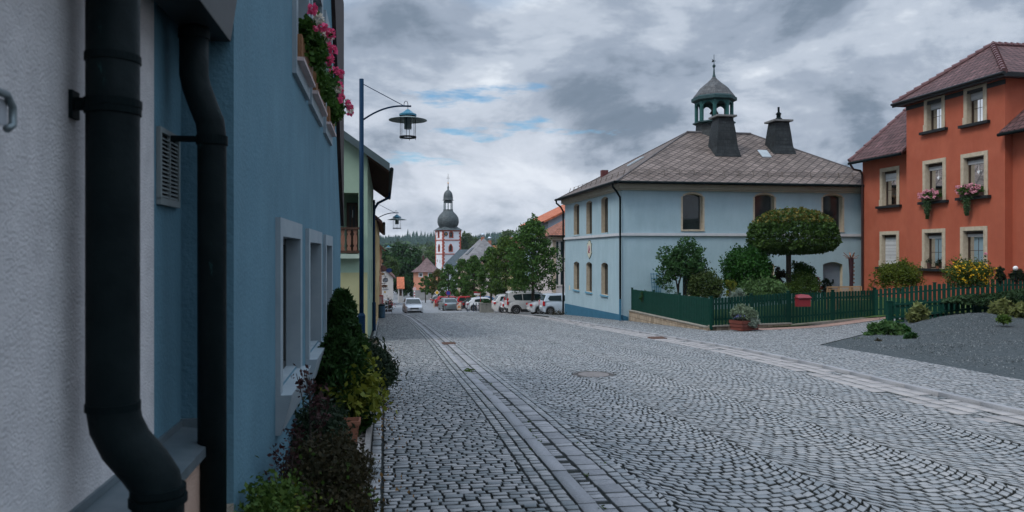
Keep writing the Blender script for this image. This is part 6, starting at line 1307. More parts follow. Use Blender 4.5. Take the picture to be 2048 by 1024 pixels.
# mailbox, planter, bench, totem, trellis
xs_, ys_ = at(1604, 30.0); zb_ = zy(613, 30.0); s_, v_ = at(1604, on_s(1604, s2f + .28)[1]); Ym = 30.35; s_, v_ = at(1604, Ym); gl_ = garden_line(v_); s_ = gl_ - .27
x_, y_ = xy(s_, v_); zb_ = zy(613, y_); t = thing('mailbox', 'dark red metal mailbox with a peaked lid hanging on the green picket fence', 'mailbox', s_, v_, zb_)
MR = mat('mailbox_red', (.16, .012, .018), (.20, .018, .024), scale=6, rough=.4, spec=.5); w_ = 14 / F * y_; h_ = 22 / F * y_
b = MB(); b.box(-w_, w_, -.12, .12, 0, h_ * .8); b.build('body', MR, t, bevel=.012)
b = MB(); b.prism([(-w_ - .03, -.16, h_ * .8), (w_ + .03, -.16, h_ * .8), (w_ * .9, -.02, h_ + .02), (0, .0, h_ + .05), (-w_ * .9, -.02, h_ + .02)], (0, .16, 0)); b.box(-w_ - .03, w_ + .03, -.15, .13, h_ * .8 - .012, h_ * .8 + .012); b.build('lid', MR, t)
b = MB(); b.box(-w_ * .8, w_ * .8, -.126, -.121, h_ * .62, h_ * .72); b.build('flap', mat('mailbox_dark_red', (.08, .008, .012), rough=.4), t)
s_, v_ = at(1489, 27.9); zp = float(gsv(s_, v_)) + .07; t = thing('planter', 'red brown wooden planter with lavender and silver foliage in front of the fence', 'planter', s_, v_, zp, rz=math.radians(24))
PW = mat('red_brown_boards', (.10, .028, .02), (.15, .045, .032), scale=5, rough=.6, bump=.2); b = MB()
for k_ in range(3):
    a_, c_ = .44 + k_ * .022, .27 + k_ * .018
    for y_ in (-c_, c_): b.box(-a_, a_, y_ - .015, y_ + .015, .015 + k_ * .125, .13 + k_ * .125)
    for x_ in (-a_, a_): b.box(x_ - .015, x_ + .015, -c_ + .016, c_ - .016, .015 + k_ * .125, .13 + k_ * .125)
b.box(-.42, .42, -.25, .25, .02, .3); b.build('box', PW, t)
SILV = leafmat('silver_leaves', (.10, .14, .11), (.30, .36, .30)); LAVG = leafmat('lavender_green', (.07, .10, .06), (.20, .26, .17))
C, cc = clumps(90, 60, .05, (.50, .36, .30), (-.02, .02, .58), shell=.2, cut=-.3); foliage('lavender', C, .045, LAVG, t, elong=3, up=((0, 0, 1), .2))
C, cc = clumps(60, 50, .035, (.24, .2, .24), (.06, -.28, .36), shell=.3); foliage('silver_plant', C, .03, SILV, t, elong=2.5); foliage('blue_flowers', rng.normal(size=(60, 3)) * (.12, .1, .04) + (-.5, -.1, .55), .03, mat('lavender_blue', (.12, .12, .35), (.2, .2, .5), rough=.7, tint=.5, tint_attr='tint'), t)
PINE = mat('light_pine', (.42, .25, .12), (.52, .33, .18), scale=4, rough=.6)
s_, v_ = at(1689, 33.2); t = thing('garden_bench', 'light pine slatted garden bench standing behind the picket fence', 'bench', s_, v_, zy(618, 33.2), rz=math.radians(3)); w_ = 38.5 / F * 33.2; hz2 = lambda py: zy(py, 33.2) - zy(618, 33.2)
b = MB(); b.box(-w_, w_, 0, .04, hz2(575.5), hz2(572.5)); b.box(-w_, w_, 0, .04, hz2(592), hz2(589)); b.build('back_rail', PINE, t)
b = MB()
for k_ in range(5): z_ = hz2(577.2) - k_ * (hz2(577.2) - hz2(588)) / 4.5; b.box(-w_ + .05, w_ - .05, .01, .03, z_ - .036, z_)
b.build('backrest', PINE, t)
for x_ in (-w_, -w_ / 3, w_ / 3, w_): b = MB(); b.box(x_ - .03, x_ + .03, -.0, .045, 0, hz2(573)); b.build('upright', PINE, t)
b = MB()
for k_ in range(5): b.box(-w_, w_, -.5 + k_ * .1, -.42 + k_ * .1, .42, .445)
b.build('seat', PINE, t)
for x_ in (-w_ + .05, w_ - .05): b = MB(); b.box(x_ - .03, x_ + .03, -.5, -.44, 0, .6); b.build('front_leg', PINE, t)
for x_ in (-w_ + .05, w_ - .05): b = MB(); b.box(x_ - .035, x_ + .035, -.52, .0, .6, .63); b.build('armrest', PINE, t)
s_, v_ = at(1702, 35.6); zb_ = zy(600, 35.6); t = thing('carved_totem', 'dark red carved wooden pole with a rusty crown like a dead palm top', 'garden ornament', s_, v_, zb_); h_ = zy(513, 35.6) - zb_
b = MB(); b.tube([(0, 0, 0), (.02, 0, h_ * .5), (0, 0, h_ * .97)], [.10, .085, .12], 10); b.build('pole', mat('dark_red_wood', (.02, .010, .014), (.06, .02, .025), scale=8, rough=.7), t)
RST = mat('rust_orange', (.16, .06, .03), (.25, .11, .06), scale=9, rough=.8); b = MB()
for k_ in range(11): a_ = k_ * math.tau / 11; b.bar((0, 0, h_ * .94), (.34 * math.cos(a_), .34 * math.sin(a_), h_ * (.97 + .06 * (k_ % 3))), .05, .02)
for k_ in range(6): b.box(.07, .16, -.05, .05, h_ * (.38 + .09 * k_), h_ * (.38 + .09 * k_) + .07)
b.build('crown', RST, t)
s_, v_ = at(1313, 36.3); Yq = 36.9; s_, v_ = S0 - .12, on_s(1313, S0 - .12)[0]; t = thing('trellis', 'blue wooden fan trellis leaning on the pale blue house wall behind the fence', 'trellis', s_, v_, zy(600, 38)); TB = mat('trellis_blue', (.03, .12, .18), rough=.6); zt_ = zy(546, 38) - zy(600, 38)
for k_ in range(5): b = MB(); b.bar((-.18 + k_ * .09, 0, 0), (-.30 + k_ * .15, 0, zt_), .03, .02); b.build('upright', TB, t)
for k_ in range(6): z_ = zt_ * (.15 + .16 * k_); hw = .2 + .13 * z_ / zt_; b = MB(); b.box(-hw, hw, -.03, -.012, z_, z_ + .035); b.build('slat', TB, t)
# ------------------------------------------------------------------ garden planting
LAUR = leafmat('laurel_green', (.012, .045, .015), (.045, .10, .03)); DKG = leafmat('dark_glossy_green', (.008, .036, .008), (.03, .10, .015)); GLOB = leafmat('globe_maple_green', (.012, .036, .008), (.055, .10, .02)); AUT = leafmat('autumn_leaf_tips', (.04, .06, .012), (.17, .13, .028))
def gsh(name, label, px, Y, pt, pb, hw, m, n=70, per=60, leaf=.06, cut=-.6, shell=.5, cat='shrub', elong=1.5, z=None, depthf=.9, stems=6, clr=None, lump=.12, group=None, squash=1.0):
    s_, v_ = at(px, Y); zb, zt = zy(pb, Y), zy(pt, Y); R_ = hw / F * Y; h = zt - zb
    return shrub(name, label, s_, v_, (R_ * .9, R_ * depthf * .9, h * .5), m, n=n, per=per, leaf=leaf, clr=clr or R_ * .13, cut=cut, cz=h * .5, z=zb, shell=shell, cat=cat, elong=elong, stems=stems, lump=lump, group=group, squash=squash)
# clipped globe maple
Ym = 33.6; s_, v_ = at(1577, Ym); zg = garden_z(s_, v_); t = thing('globe_maple', 'clipped umbrella shaped maple with orange tinged top rising above the picket fence', 'tree', s_, v_, zg)
x0m = (1585 - 1577) / F * Ym; Rm = 86 / F * Ym; zt_, zb_ = zy(417, Ym) - zg, zy(508, Ym) - zg; n = 15000
u_ = rng.random(n); th_ = rng.random(n) * math.tau; cz = zb_ + (zt_ - zb_) * .36
ph = np.arccos(1 - 2 * u_); up_ = np.cos(ph) > 0; rr = (1 - .35 * rng.random(n) ** 2.2) * (1 + .025 * np.sin(th_ * 7) * np.sin(ph * 9) + .025 * np.sin(th_ * 13 + ph * 5))
Xm = Rm * np.sin(ph) ** .8 * np.cos(th_) * rr; Ym_ = Rm * np.sin(ph) ** .8 * np.sin(th_) * rr; Zm = np.where(up_, (zt_ - cz) * np.cos(ph) * rr, (cz - zb_) * np.sign(np.cos(ph)) * np.abs(np.cos(ph)) ** .55 * rr)
C = np.stack([Xm + x0m, Ym_, cz + Zm + rng.normal(size=n) * .02], 1); k = (Zm > (zt_ - cz) * .5) & (rng.random(n) < .6)
foliage('crown', C[~k], .105, GLOB, t, elong=1.2); foliage('crown_top', C[k], .10, AUT, t, elong=1.2)
b = MB(); b.tube([(0, 0, -.2), (.02, 0, 1.0), (.0, 0, zb_ + .1), (.1, 0, cz)], [.14, .115, .11, .07], 10)
for k_ in range(9): a_ = k_ * math.tau / 9; b.tube([(0, 0, zb_ - .05), (.5 * math.cos(a_) + .1, .5 * math.sin(a_), zb_ + .25), (1.3 * math.cos(a_) + x0m, 1.3 * math.sin(a_), cz + .1)], [.06, .045, .02], 6)
b.build('trunk', BARK, t, smooth=True)
# laurel tree on the left
s_, v_ = at(1362, 33.4); zg = zy(600, 33.4); t = thing('lilac_tree', 'loose rounded small tree with several leaning stems next to the trellis', 'tree', s_, v_, zg); Rr = 52 / F * 33.4; zc_ = zy(530, 33.4) - zg
L_, cc = clumps(150, 46, .11, (Rr * .9, Rr * .8, (zy(489, 33.4) - zy(572, 33.4)) / 2), (.10, 0, zc_), shell=.35, cut=-.75, lump=.22); foliage('crown', L_, .085, LAUR, t, elong=1.4)
b = MB()
for k_ in range(5):
    q = cc[rng.integers(len(cc))]; b.tube([(.1 * k_ - .15, 0, -.1), (.1 * k_ - .15 + (q[0]) * .3, q[1] * .3, zc_ * .45), (q[0] * .7, q[1] * .7, zc_ * .9), q], [.05, .04, .028, .01], 6)
b.build('trunk', BARK, t, smooth=True)
gsh('round_shrub', 'medium round dull green shrub right of the loose small tree behind the fence', 1412, 32.6, 545, 608, 34, leafmat('dull_green', (.02, .045, .012), (.075, .10, .03)), n=120, per=60, leaf=.06)
gsh('evergreen_shrub', 'large dark glossy green round shrub left of the clipped maple trunk', 1493, 33.2, 499, 596, 52, DKG, n=190, per=70, leaf=.075)
gsh('spreading_shrub', 'low wide grey green spreading shrub just behind the fence left of the maple trunk', 1527, 31.8, 561, 606, 45, leafmat('grey_green_low', (.03, .07, .02), (.10, .17, .06)), n=120, per=60, leaf=.06, elong=2.2)
gsh('brownish_shrub', 'brownish green small leaved shrub directly left of the maple trunk', 1561, 34.2, 537, 606, 18, BRN, n=70, per=60, leaf=.05)
gsh('conical_shrub', 'green shrub with a pointed top right behind the maple trunk', 1604, 34.4, 521, 606, 28, DKG, n=100, per=60, leaf=.06)
gsh('light_green_shrub', 'light green leafy shrub in front of the pointed shrub right of the maple trunk', 1607, 33.0, 545, 612, 32, LIME, n=90, per=44, leaf=.05)
gsh('red_leaved_shrub', 'red leaved shrub between the light green shrub and the grey door', 1627, 34.8, 553, 600, 17, leafmat('red_leaves', (.12, .018, .012), (.28, .06, .03)), n=36, per=36, leaf=.05)
gsh('box_ball', 'small clipped dark box ball beside the grey door', 1653, 35.0, 555, 606, 11.5, JUN, n=60, per=60, leaf=.03)
gsh('yellow_shrub', 'small yellow leaved plant poking up left of the large glossy shrub', 1462, 31.9, 556, 606, 14, YEL, n=26, per=26, leaf=.05)
gsh('conifer_tips', 'small blue grey low plant behind the fence under the glossy shrub', 1476, 31.4, 578, 606, 16, SILV, n=40, per=40, leaf=.035)
gsh('wall_plant', 'thin climbing plant with few leaves on the pale blue wall by the trellis', 1340, 36.6, 560, 606, 13, LAUR, n=16, per=20, leaf=.05)
gsh('fence_plant', 'small leafy plant tips showing above the fence beside the trellis', 1288, 36.0, 580, 606, 10, LAUR, n=16, per=24, leaf=.05)
s_, v_ = at(1541, 33.9); t = thing('garden_figure', 'small red and white garden figure among the shrubs by the maple trunk', 'garden ornament', s_, v_, zy(585, 33.9)); b = MB(); b.lathe([(.10, -.1), (.12, .1), (.07, .22)], 10); b.build('body', REDS, t); b = MB(); b.lathe([(0, .2), (.07, .24), (.075, .3), (.04, .37), (0, .38)], 10); b.build('head', WHITE, t)
gsh('round_shrub', 'neatly rounded olive green shrub before the white shuttered window of the red house', 1799, 33.6, 528, 582, 42, leafmat('olive_ball', (.035, .06, .008), (.12, .15, .02)), n=150, per=70, leaf=.05)
t, cc = gsh('yellow_flower_bush', 'wide bush covered in yellow flowers under the right bay window of the red house', 1935, 29.0, 528, 575, 56, leafmat('mid_olive_leaves', (.03, .06, .012), (.09, .13, .03)), n=120, per=60, leaf=.05, depthf=.35)
kk = cc[cc[:, 1] < .15]; kk = kk[rng.integers(len(kk), size=260)] + rng.normal(size=(260, 3)) * .09 + (0, -.10, .05)
b = []; foliage('flower_head', np.repeat(kk, 5, 0) + rng.normal(size=(1300, 3)) * .022, .05, mat('yellow_petals', (.55, .30, .005), (.75, .48, .02), rough=.6, tint=.6, tint_attr='tint'), t, elong=1.0)
gsh('dark_conifer', 'small dark pointed conifer right of the yellow flower bush', 2000, 28.9, 531, 570, 11, JUN, n=50, per=50, leaf=.035, depthf=.5)
gsh('dark_shrub', 'dark low shrub with a white ball ornament at the right edge', 2034, 28.3, 540, 566, 17, JUN, n=50, per=50, leaf=.04, depthf=.5)
s_, v_ = at(2031, 28.0); t = thing('glass_ball', 'white glazed ball ornament on a stick above the dark shrub', 'garden ornament', s_, v_, zy(560, 28)); b = MB(); b.lathe([(.09 * math.sin(k_ * math.pi / 8), zy(536.5, 28) - zy(560, 28) - .09 * math.cos(k_ * math.pi / 8)) for k_ in range(9)], 12); b.build('ball', WHW, t, smooth=True); b = MB(); b.tube([(0, 0, -.3), (0, 0, .35)], .012, 5); b.build('stick', BLACKM, t)
gsh('rose_stems', 'thin rose stems with few leaves in front of the plum brown downpipe', 1745, 36.0, 541, 606, 10, AUT, n=16, per=16, leaf=.05)
gsh('hollyhock', 'tall thin stem with pink blooms beside the right bay window', 1970, 29.0, 505, 560, 3, LAUR, n=10, per=12, leaf=.05); 
s_, v_ = at(1971, 28.9); o = thing('pink_bloom', 'single pink hollyhock bloom against the right edge of the lower bay window', 'flower', s_, v_, zy(508, 28.9)); flower_heads(o, [(0, 0, 0)], .06, PALEP)
# hedge draped over the low fence, plants on the gravel edge
HDG = leafmat('dark_hedge', (.012, .035, .014), (.045, .085, .035)); s_, v_ = at(2000, 28.6); zh = zy(600, 28.6); t = thing('trailing_hedge', 'dense dark green juniper hedge sprawling over the low fence at the right', 'hedge', s_, v_, zh, rz=-TH)
n = 34000; px = rng.uniform(1885, 2130, n); f_ = (px - 1885) / 245; top = np.interp(px, [1885, 1920, 1990, 2048, 2130], [601, 592, 588, 577, 570]); bot = np.interp(px, [1885, 1920, 1980, 2048, 2130], [603, 605, 612, 616, 616]); Yh = 28.75 + rng.normal(size=n) * .3 - f_ * .6
yy = top + (bot - top) * rng.random(n) ** .8 + rng.normal(size=n) * .8; X0_ = (2000 - CX) / F * 28.6
C = np.stack([(px - CX) / F * Yh - X0_, Yh - 28.6, EYE - (yy - HY) / F * Yh - zh], 1); foliage('foliage', C, .055, HDG, t, elong=2.2)
b = MB(); b.tube([(0, .2, -.4), (.3, .15, .0), (.9, .1, .25)], [.05, .04, .02], 6); b.build('stem', BARK, t)
gsh('sage_plant', 'yellowish green leafy plant growing in front of the low green fence', 1836, 27.2, 610, 650, 19, leafmat('sage_yellow', (.07, .09, .025), (.22, .24, .09)), n=50, per=30, leaf=.085, elong=2.6, cut=-.9)
gsh('comfrey_plant', 'dark green broad leaved low plant at the tip of the gravel lot', 1768, 24.6, 650, 683, 35, leafmat('comfrey_green', (.02, .06, .018), (.07, .13, .04)), n=70, per=36, leaf=.09, elong=2.2, cut=-.3, depthf=.6)
gsh('dark_leaf_plant', 'low dark leafy clump right of the comfrey at the foot of the fence post', 1802, 25.3, 651, 676, 16, DKG, n=30, per=30, leaf=.10, elong=2.2, cut=-.3, depthf=.8)
gsh('weed_clump', 'small grassy weed clump right of the comfrey on the gravel', 1822, 22.8, 668, 683, 11, LAUR, n=20, per=24, leaf=.06, elong=3, cut=-.2)
gsh('sage_plant', 'yellow green spreading plant on top of the gravel mound near the right edge', 2006, 26.6, 604, 636, 22, MATS['sage_yellow'], n=60, per=34, leaf=.08, elong=2.6, cut=-.6)
gsh('sage_plant', 'yellow green plant half cut off by the right edge of the view', 2052, 26.0, 606, 640, 22, MATS['sage_yellow'], n=44, per=30, leaf=.08, elong=2.6, cut=-.6)
gsh('grass_tuft', 'small grass tuft on the gravel below the yellow green plants', 2008, 24.8, 634, 646, 10, LIME, n=20, per=24, leaf=.06, elong=4, cut=0)
gsh('grass_tuft', 'flat mossy green tuft at the gravel tip left of the comfrey', 1722, 22.6, 680, 690, 14, LIME, n=16, per=24, leaf=.04, elong=3, cut=0)
gsh('grass_tuft', 'thin brownish weed tuft below the comfrey leaves', 1757, 21.8, 681, 691, 10, BRN, n=14, per=20, leaf=.04, elong=3, cut=0)
s_, v_ = G(937, 744); t = thing('road_weed', 'tiny green weed growing from the kerb joint on the left of the road', 'weed', s_, v_, float(gsv(s_, v_)) + .01)
foliage('leaves', rng.normal(size=(60, 3)) * (.05, .05, .015) + (0, 0, .02), .035, LIME, t)
# ------------------------------------------------------------------ right row beyond the pale blue house
LBW = mat('light_blue_render', (.32, .42, .50), (.37, .47, .55), scale=.8, rough=.9); OFW = mat('off_white_render', (.46, .42, .40), (.54, .5, .48), scale=.8, rough=.9); BEI = mat('beige_render', (.40, .31, .23), (.46, .37, .28), scale=.8, rough=.9)
s1_, Y_ = on_v(1096, 15.0); t, h, rz_ = row_house('light blue house with an orange red tiled roof behind the tall maple', s1_, s1_ + 12, 15.0, zy(441, 70), w=11, wm=LBW, rm=RTILE, pitch=26, floors=3, side=-1, ov=.5)
f = Fr((0, 12), (0, -1), (-1, 0)); b = MB()
for k_ in range(16): b.box(.3 + k_ * .74, .62 + k_ * .74, .005, .16, .2, 3.0, fr=f)
b.box(0, 12, .005, .2, 3.0, 3.25, fr=f); b.build('shopfront_pilasters', OFW, t); b = MB(); b.box(.2, 11.8, .002, .012, .2, 3.0, fr=f); b.build('shopfront_glass', DARKGLASS, t)
b = MB(); b.box(2.2, 2.9, -.12, -.002, h - 1.6, h + .9); b.build('shutter', mat('teal_shutter', (.03, .09, .12), rough=.6), t)
sB2, vB2 = at(1106, 62.0); zb = float(gsv(sB2, vB2)); t = house('small_white_house', 'small off white house with red tiled hip roof beside the pale blue house', 'house', sB2, vB2, zb); hB = zy(472, 62) - zb
fB = Fr((0, 0), (1, 0), (0, -1)); X_ = lambda px: on_s(px, sB2)[0] - vB2; ops = [(X_(a), X_(c), zy(pb, 62) - zb, zy(pt, 62) - zb) for a, c, pt, pb in ((1112.5, 1117, 483, 514), (1121, 1126, 483, 514), (1131, 1136, 483, 514), (1112.5, 1117, 541, 570), (1121, 1126, 541, 570), (1131, 1136, 541, 570))]
b = MB(); b.wall(fB, 0, 8, -2, hB, ops, depth=.12); b.wall(Fr((0, 0), (0, 1), (-1, 0)), 0, 6.5, -2, hB); b.wall(Fr((8, 0), (0, 1), (1, 0)), 0, 6.5, -2, hB); b.build('wall', OFW, t)
for q in ops:
    w_o = window(t, fB, *q, d=-.08, mull=0, fw=.03, frame=mat('green_blind', (.10, .14, .11), rough=.7)); b = MB(); b.box(q[0] - .03, q[1] + .03, 0, .08, q[2] - .1, q[2] - .002, fr=fB); b.build('sill', OFW, w_o)
b = MB(); e_ = .5; cR = [(-e_, -e_, hB), (8 + e_, -e_, hB), (8 + e_, 6.5 + e_, hB), (-e_, 6.5 + e_, hB)]; r1, r2_ = (3.2, 3.25, hB + 2.3), (5, 3.25, hB + 2.3)
b.poly([cR[0], cR[1], r2_, r1]); b.poly([cR[1], cR[2], r2_]); b.poly([cR[2], cR[3], r1, r2_]); b.poly([cR[3], cR[0], r1]); b.poly(cR[::-1]); rf = b.build('roof', mat('red_brown_tiles', (.20, .075, .045), (.28, .12, .08), scale=2, rough=.8, pattern='tile', psize=(.24, .3), pbump=.6), t)
b = MB(); b.box(-.25, 8.2, -.25, 0, hB - .35, hB - .02); b.build('cornice', BEI, t); b = MB(); b.box(-.04, .25, -.03, -.002, -1, hB - .36); b.build('corner_strip', BEI, t)
b = MB(); b.tube([(-e_, -e_ - .05, hB), (8 + e_, -e_ - .05, hB)], .06, 8); b.build('gutter', BLACKM, rf)
row_house('pale yellow house hidden behind the maples right of the square', s1_ + 12.3, s1_ + 25, 14.6, EYE - .9, w=10, wm=mat('pale_yellow_render', (.42, .36, .2), (.48, .42, .25), rough=.9), rm=BTILE, floors=2, side=-1)
row_house('whitish shop house behind the middle street maples', s1_ + 25.3, s1_ + 42, 14.0, EYE - 1.6, w=10, wm=OFW, rm=BTILE, floors=2, side=-1, pitch=36)
# chimney block seen above the trees
s_, v_ = at(1032, 84); t = thing('brick_chimney', 'broad salmon brick chimney stack with a pale domed cap over the maples', 'chimney', s_, v_, zy(500, 84)); b = MB(); hh_ = zy(474, 84) - zy(500, 84); b.box(-.62, .62, -.4, .4, -3, hh_); b.box(-.68, .68, -.45, .45, hh_ - .5, hh_ - .38, m=0); b.build('stack', mat('salmon_brick', (.36, .16, .12), (.46, .23, .17), scale=3, rough=.9, pattern='brick', psize=(.3, .12), pmort=.012, pcol=(.7, .7, .7)), t); b = MB(); b.lathe([(.62, hh_), (.5, hh_ + .14), (.2, hh_ + .24), (0, hh_ + .26)], 12); b.build('cap', GREYM, t)
# long grey hip roof
GRS = mat('grey_fibre_slates', (.15, .15, .155), (.21, .205, .21), scale=.7, rough=.8, pattern='brick', psize=(.55, .28), pmort=.012, pcol=(.6, .6, .6), pbump=.25); sg_, vg_ = at(931, 122); zg = float(gsv(sg_, vg_)); t = house('grey_roofed_house', 'beige house with a steep light grey hip roof and two chimneys with metal cowls', 'house', sg_, vg_, zg); hw_ = 7.0; Lg = 14; he = zy(527, 122) - zg; hr = zy(477, 125) - zg
b = MB(); f = Fr((0, Lg), (0, -1), (-1, 0)); n = 10; ops = [(2 + k_ * 4, 3.1 + k_ * 4, z_, z_ + 1.5) for k_ in range(3) for z_ in (1.0, 4.1)]; b.wall(f, 0, Lg, -3, he, ops, depth=.15); b.wall(Fr((0, 0), (1, 0), (0, -1)), 0, hw_, -3, he, [(1, 2, 4.1, 5.4), (3, 4, 4.1, 5.4)], depth=.15); b.wall(Fr((hw_, 0), (0, 1), (1, 0)), 0, Lg, -3, he); b.build('wall', BEI, t)
for q in ops: window(t, f, *q, d=-.1)
for q in ((1, 2, 4.1, 5.4), (3, 4, 4.1, 5.4)): window(t, Fr((0, 0), (1, 0), (0, -1)), *q, d=-.1)
e_ = .4; cR = [(-e_, -e_, he), (hw_ + e_, -e_, he), (hw_ + e_, Lg + e_, he), (-e_, Lg + e_, he)]; r1, r2_ = (hw_ / 2, 3.2, hr), (hw_ / 2, Lg - 4.5, hr)
b = MB(); b.poly([cR[0], cR[1], r1]); b.poly([cR[1], cR[2], r2_, r1]); b.poly([cR[2], cR[3], r2_]); b.poly([cR[3], cR[0], r1, r2_]); b.poly(cR[::-1]); rf = b.build('roof', GRS, t)
for y_, x_, dz_ in ((4.6, -.1, .05), (3.6, .95, -.55)):
    cx_ = hw_ / 2 + x_; b = MB(); b.box(cx_ - .26, cx_ + .26, y_ - .26, y_ + .26, hr - 1.8, hr + .25 + dz_); ch_ = b.build('chimney', mat('brick_chimney_red', (.28, .12, .08), rough=.9), rf); b = MB(); b.lathe([(.14, hr + .25), (.14, hr + .4), (.34, hr + .5), (.36, hr + .66), (.22, hr + .84), (0, hr + .88)], 12, (cx_, y_, dz_)); b.build('cowl', mat('bright_metal', (.4, .45, .48), rough=.25, metal=.7), ch_)
for k_ in range(3):
    y_ = 5 + k_ * 1.4; sl_ = (hr - he) / (hw_ / 2 + e_); b = MB(); x0 = .9; b.prism([(x0, y_, he + (x0 + e_) * sl_ + .03), (x0, y_ + .8, he + (x0 + e_) * sl_ + .03), (x0 + 1.1, y_ + .8, he + (x0 + 1.1 + e_) * sl_ + .03), (x0 + 1.1, y_, he + (x0 + 1.1 + e_) * sl_ + .03)], (0, 0, .1)); b.build('skylight', DARKGLASS, rf)
s_, v_ = at(991.5, 200); t = thing('mast', 'thin tall grey mast standing above the roofs before the wooded hill', 'mast', s_, v_, zy(520, 200)); b = MB(); b.tube([(0, 0, -8), (0, 0, zy(472, 200) - zy(520, 200))], [.09, .04], 6); b.build('pole', GREYM, t)
# ------------------------------------------------------------------ street maples
def maple(label, px, Y, top, bot, hw, pbase=None, n_cl=170, per=58, m=None, spike=0, leaf=.09, tr=.1, skew=.0):
    s_, v_ = at(px, Y); z0 = float(gsv(s_, v_)); R_ = hw / F * Y; zt, zb_ = zy(top, Y) - z0, zy(bot, Y) - z0; t = thing('maple_tree', label, 'tree', s_, v_, z0, group='maples lining the square')
    u_ = rng.random(n_cl) ** .9; env = R_ * np.where(u_ < .3, .78 + .22 * np.sin(u_ / .3 * math.pi / 2), np.cos((u_ - .3) / .7 * math.pi / 2) ** .75 * .93 + .07); a_ = rng.random(n_cl) * math.tau; rr = env * (.35 + .65 * rng.random(n_cl) ** .5) * (1 + .18 * np.sin(a_ * 3 + u_ * 7))
    cc = np.stack([rr * np.cos(a_) + skew * R_, rr * np.sin(a_), zb_ + (zt - zb_) * u_], 1); cr = R_ * .092
    L_ = (cc[:, None] + rng.normal(size=(n_cl, per, 3)) * cr * np.array([1.15, 1.15, .8])).reshape(-1, 3)
    if spike: q = np.array([(rng.normal() * .13, rng.normal() * .13, zt - .1 + k_ * .22) for k_ in range(4)]); L_ = np.vstack([L_, (q[:, None] + rng.normal(size=(4, 26, 3)) * .11).reshape(-1, 3)])
    foliage('crown', L_, leaf, m or MAPL, t, elong=1.2)
    b = MB(); b.tube([(0, 0, -.2), (0, 0, zb_), (0, 0, (zb_ + zt) / 2), (0, 0, zt * .97)], [tr * 1.2, tr, tr * .6, .02], 8)
    for i in range(14): q = cc[rng.integers(n_cl)]; b.tube([(0, 0, zb_ + (q[2] - zb_) * .5), (q[0] * .6, q[1] * .6, q[2] * .92 + zb_ * .05), q], [tr * .4, tr * .25, .01], 5)
    b.build('trunk', BARK, t, smooth=True); return t
maple('tallest street maple with a leafy spike on top, nearest the pale blue house', 1066, 56.5, 444, 580, 50, n_cl=260, per=56, spike=1, leaf=.12, tr=.12)
maple('broad maple left of the tallest one behind the silver van', 1012, 72, 478, 587, 38, n_cl=210, leaf=.13, m=leafmat('maple_leaves_light', (.02, .055, .014), (.09, .15, .03), scale=.8))
maple('narrow pointed maple above the silver off-road car', 982, 80, 497, 590, 27, n_cl=150, leaf=.13)
maple('maple with dense round crown behind the white hatchback', 948, 90, 514, 592, 24, n_cl=130, leaf=.14)
maple('maple over the red estate car', 925, 98, 520, 592, 24, n_cl=130, leaf=.14)
maple('maple above the grey saloon driving away', 897, 110, 530, 592, 21, n_cl=110, leaf=.15)
maple('slightly brownish maple over the yellow diamond road sign', 877, 124, 540, 590, 17, n_cl=90, leaf=.15, m=leafmat('maple_brownish', (.03, .045, .012), (.10, .10, .03), scale=.8))
maple('smallest and farthest maple in front of the salmon pink house', 851, 150, 553, 584, 13, n_cl=70, leaf=.16, tr=.09)
maple('dark maple between the smallest one and the road sign', 864, 142, 548, 588, 12, n_cl=70, leaf=.16, tr=.09)
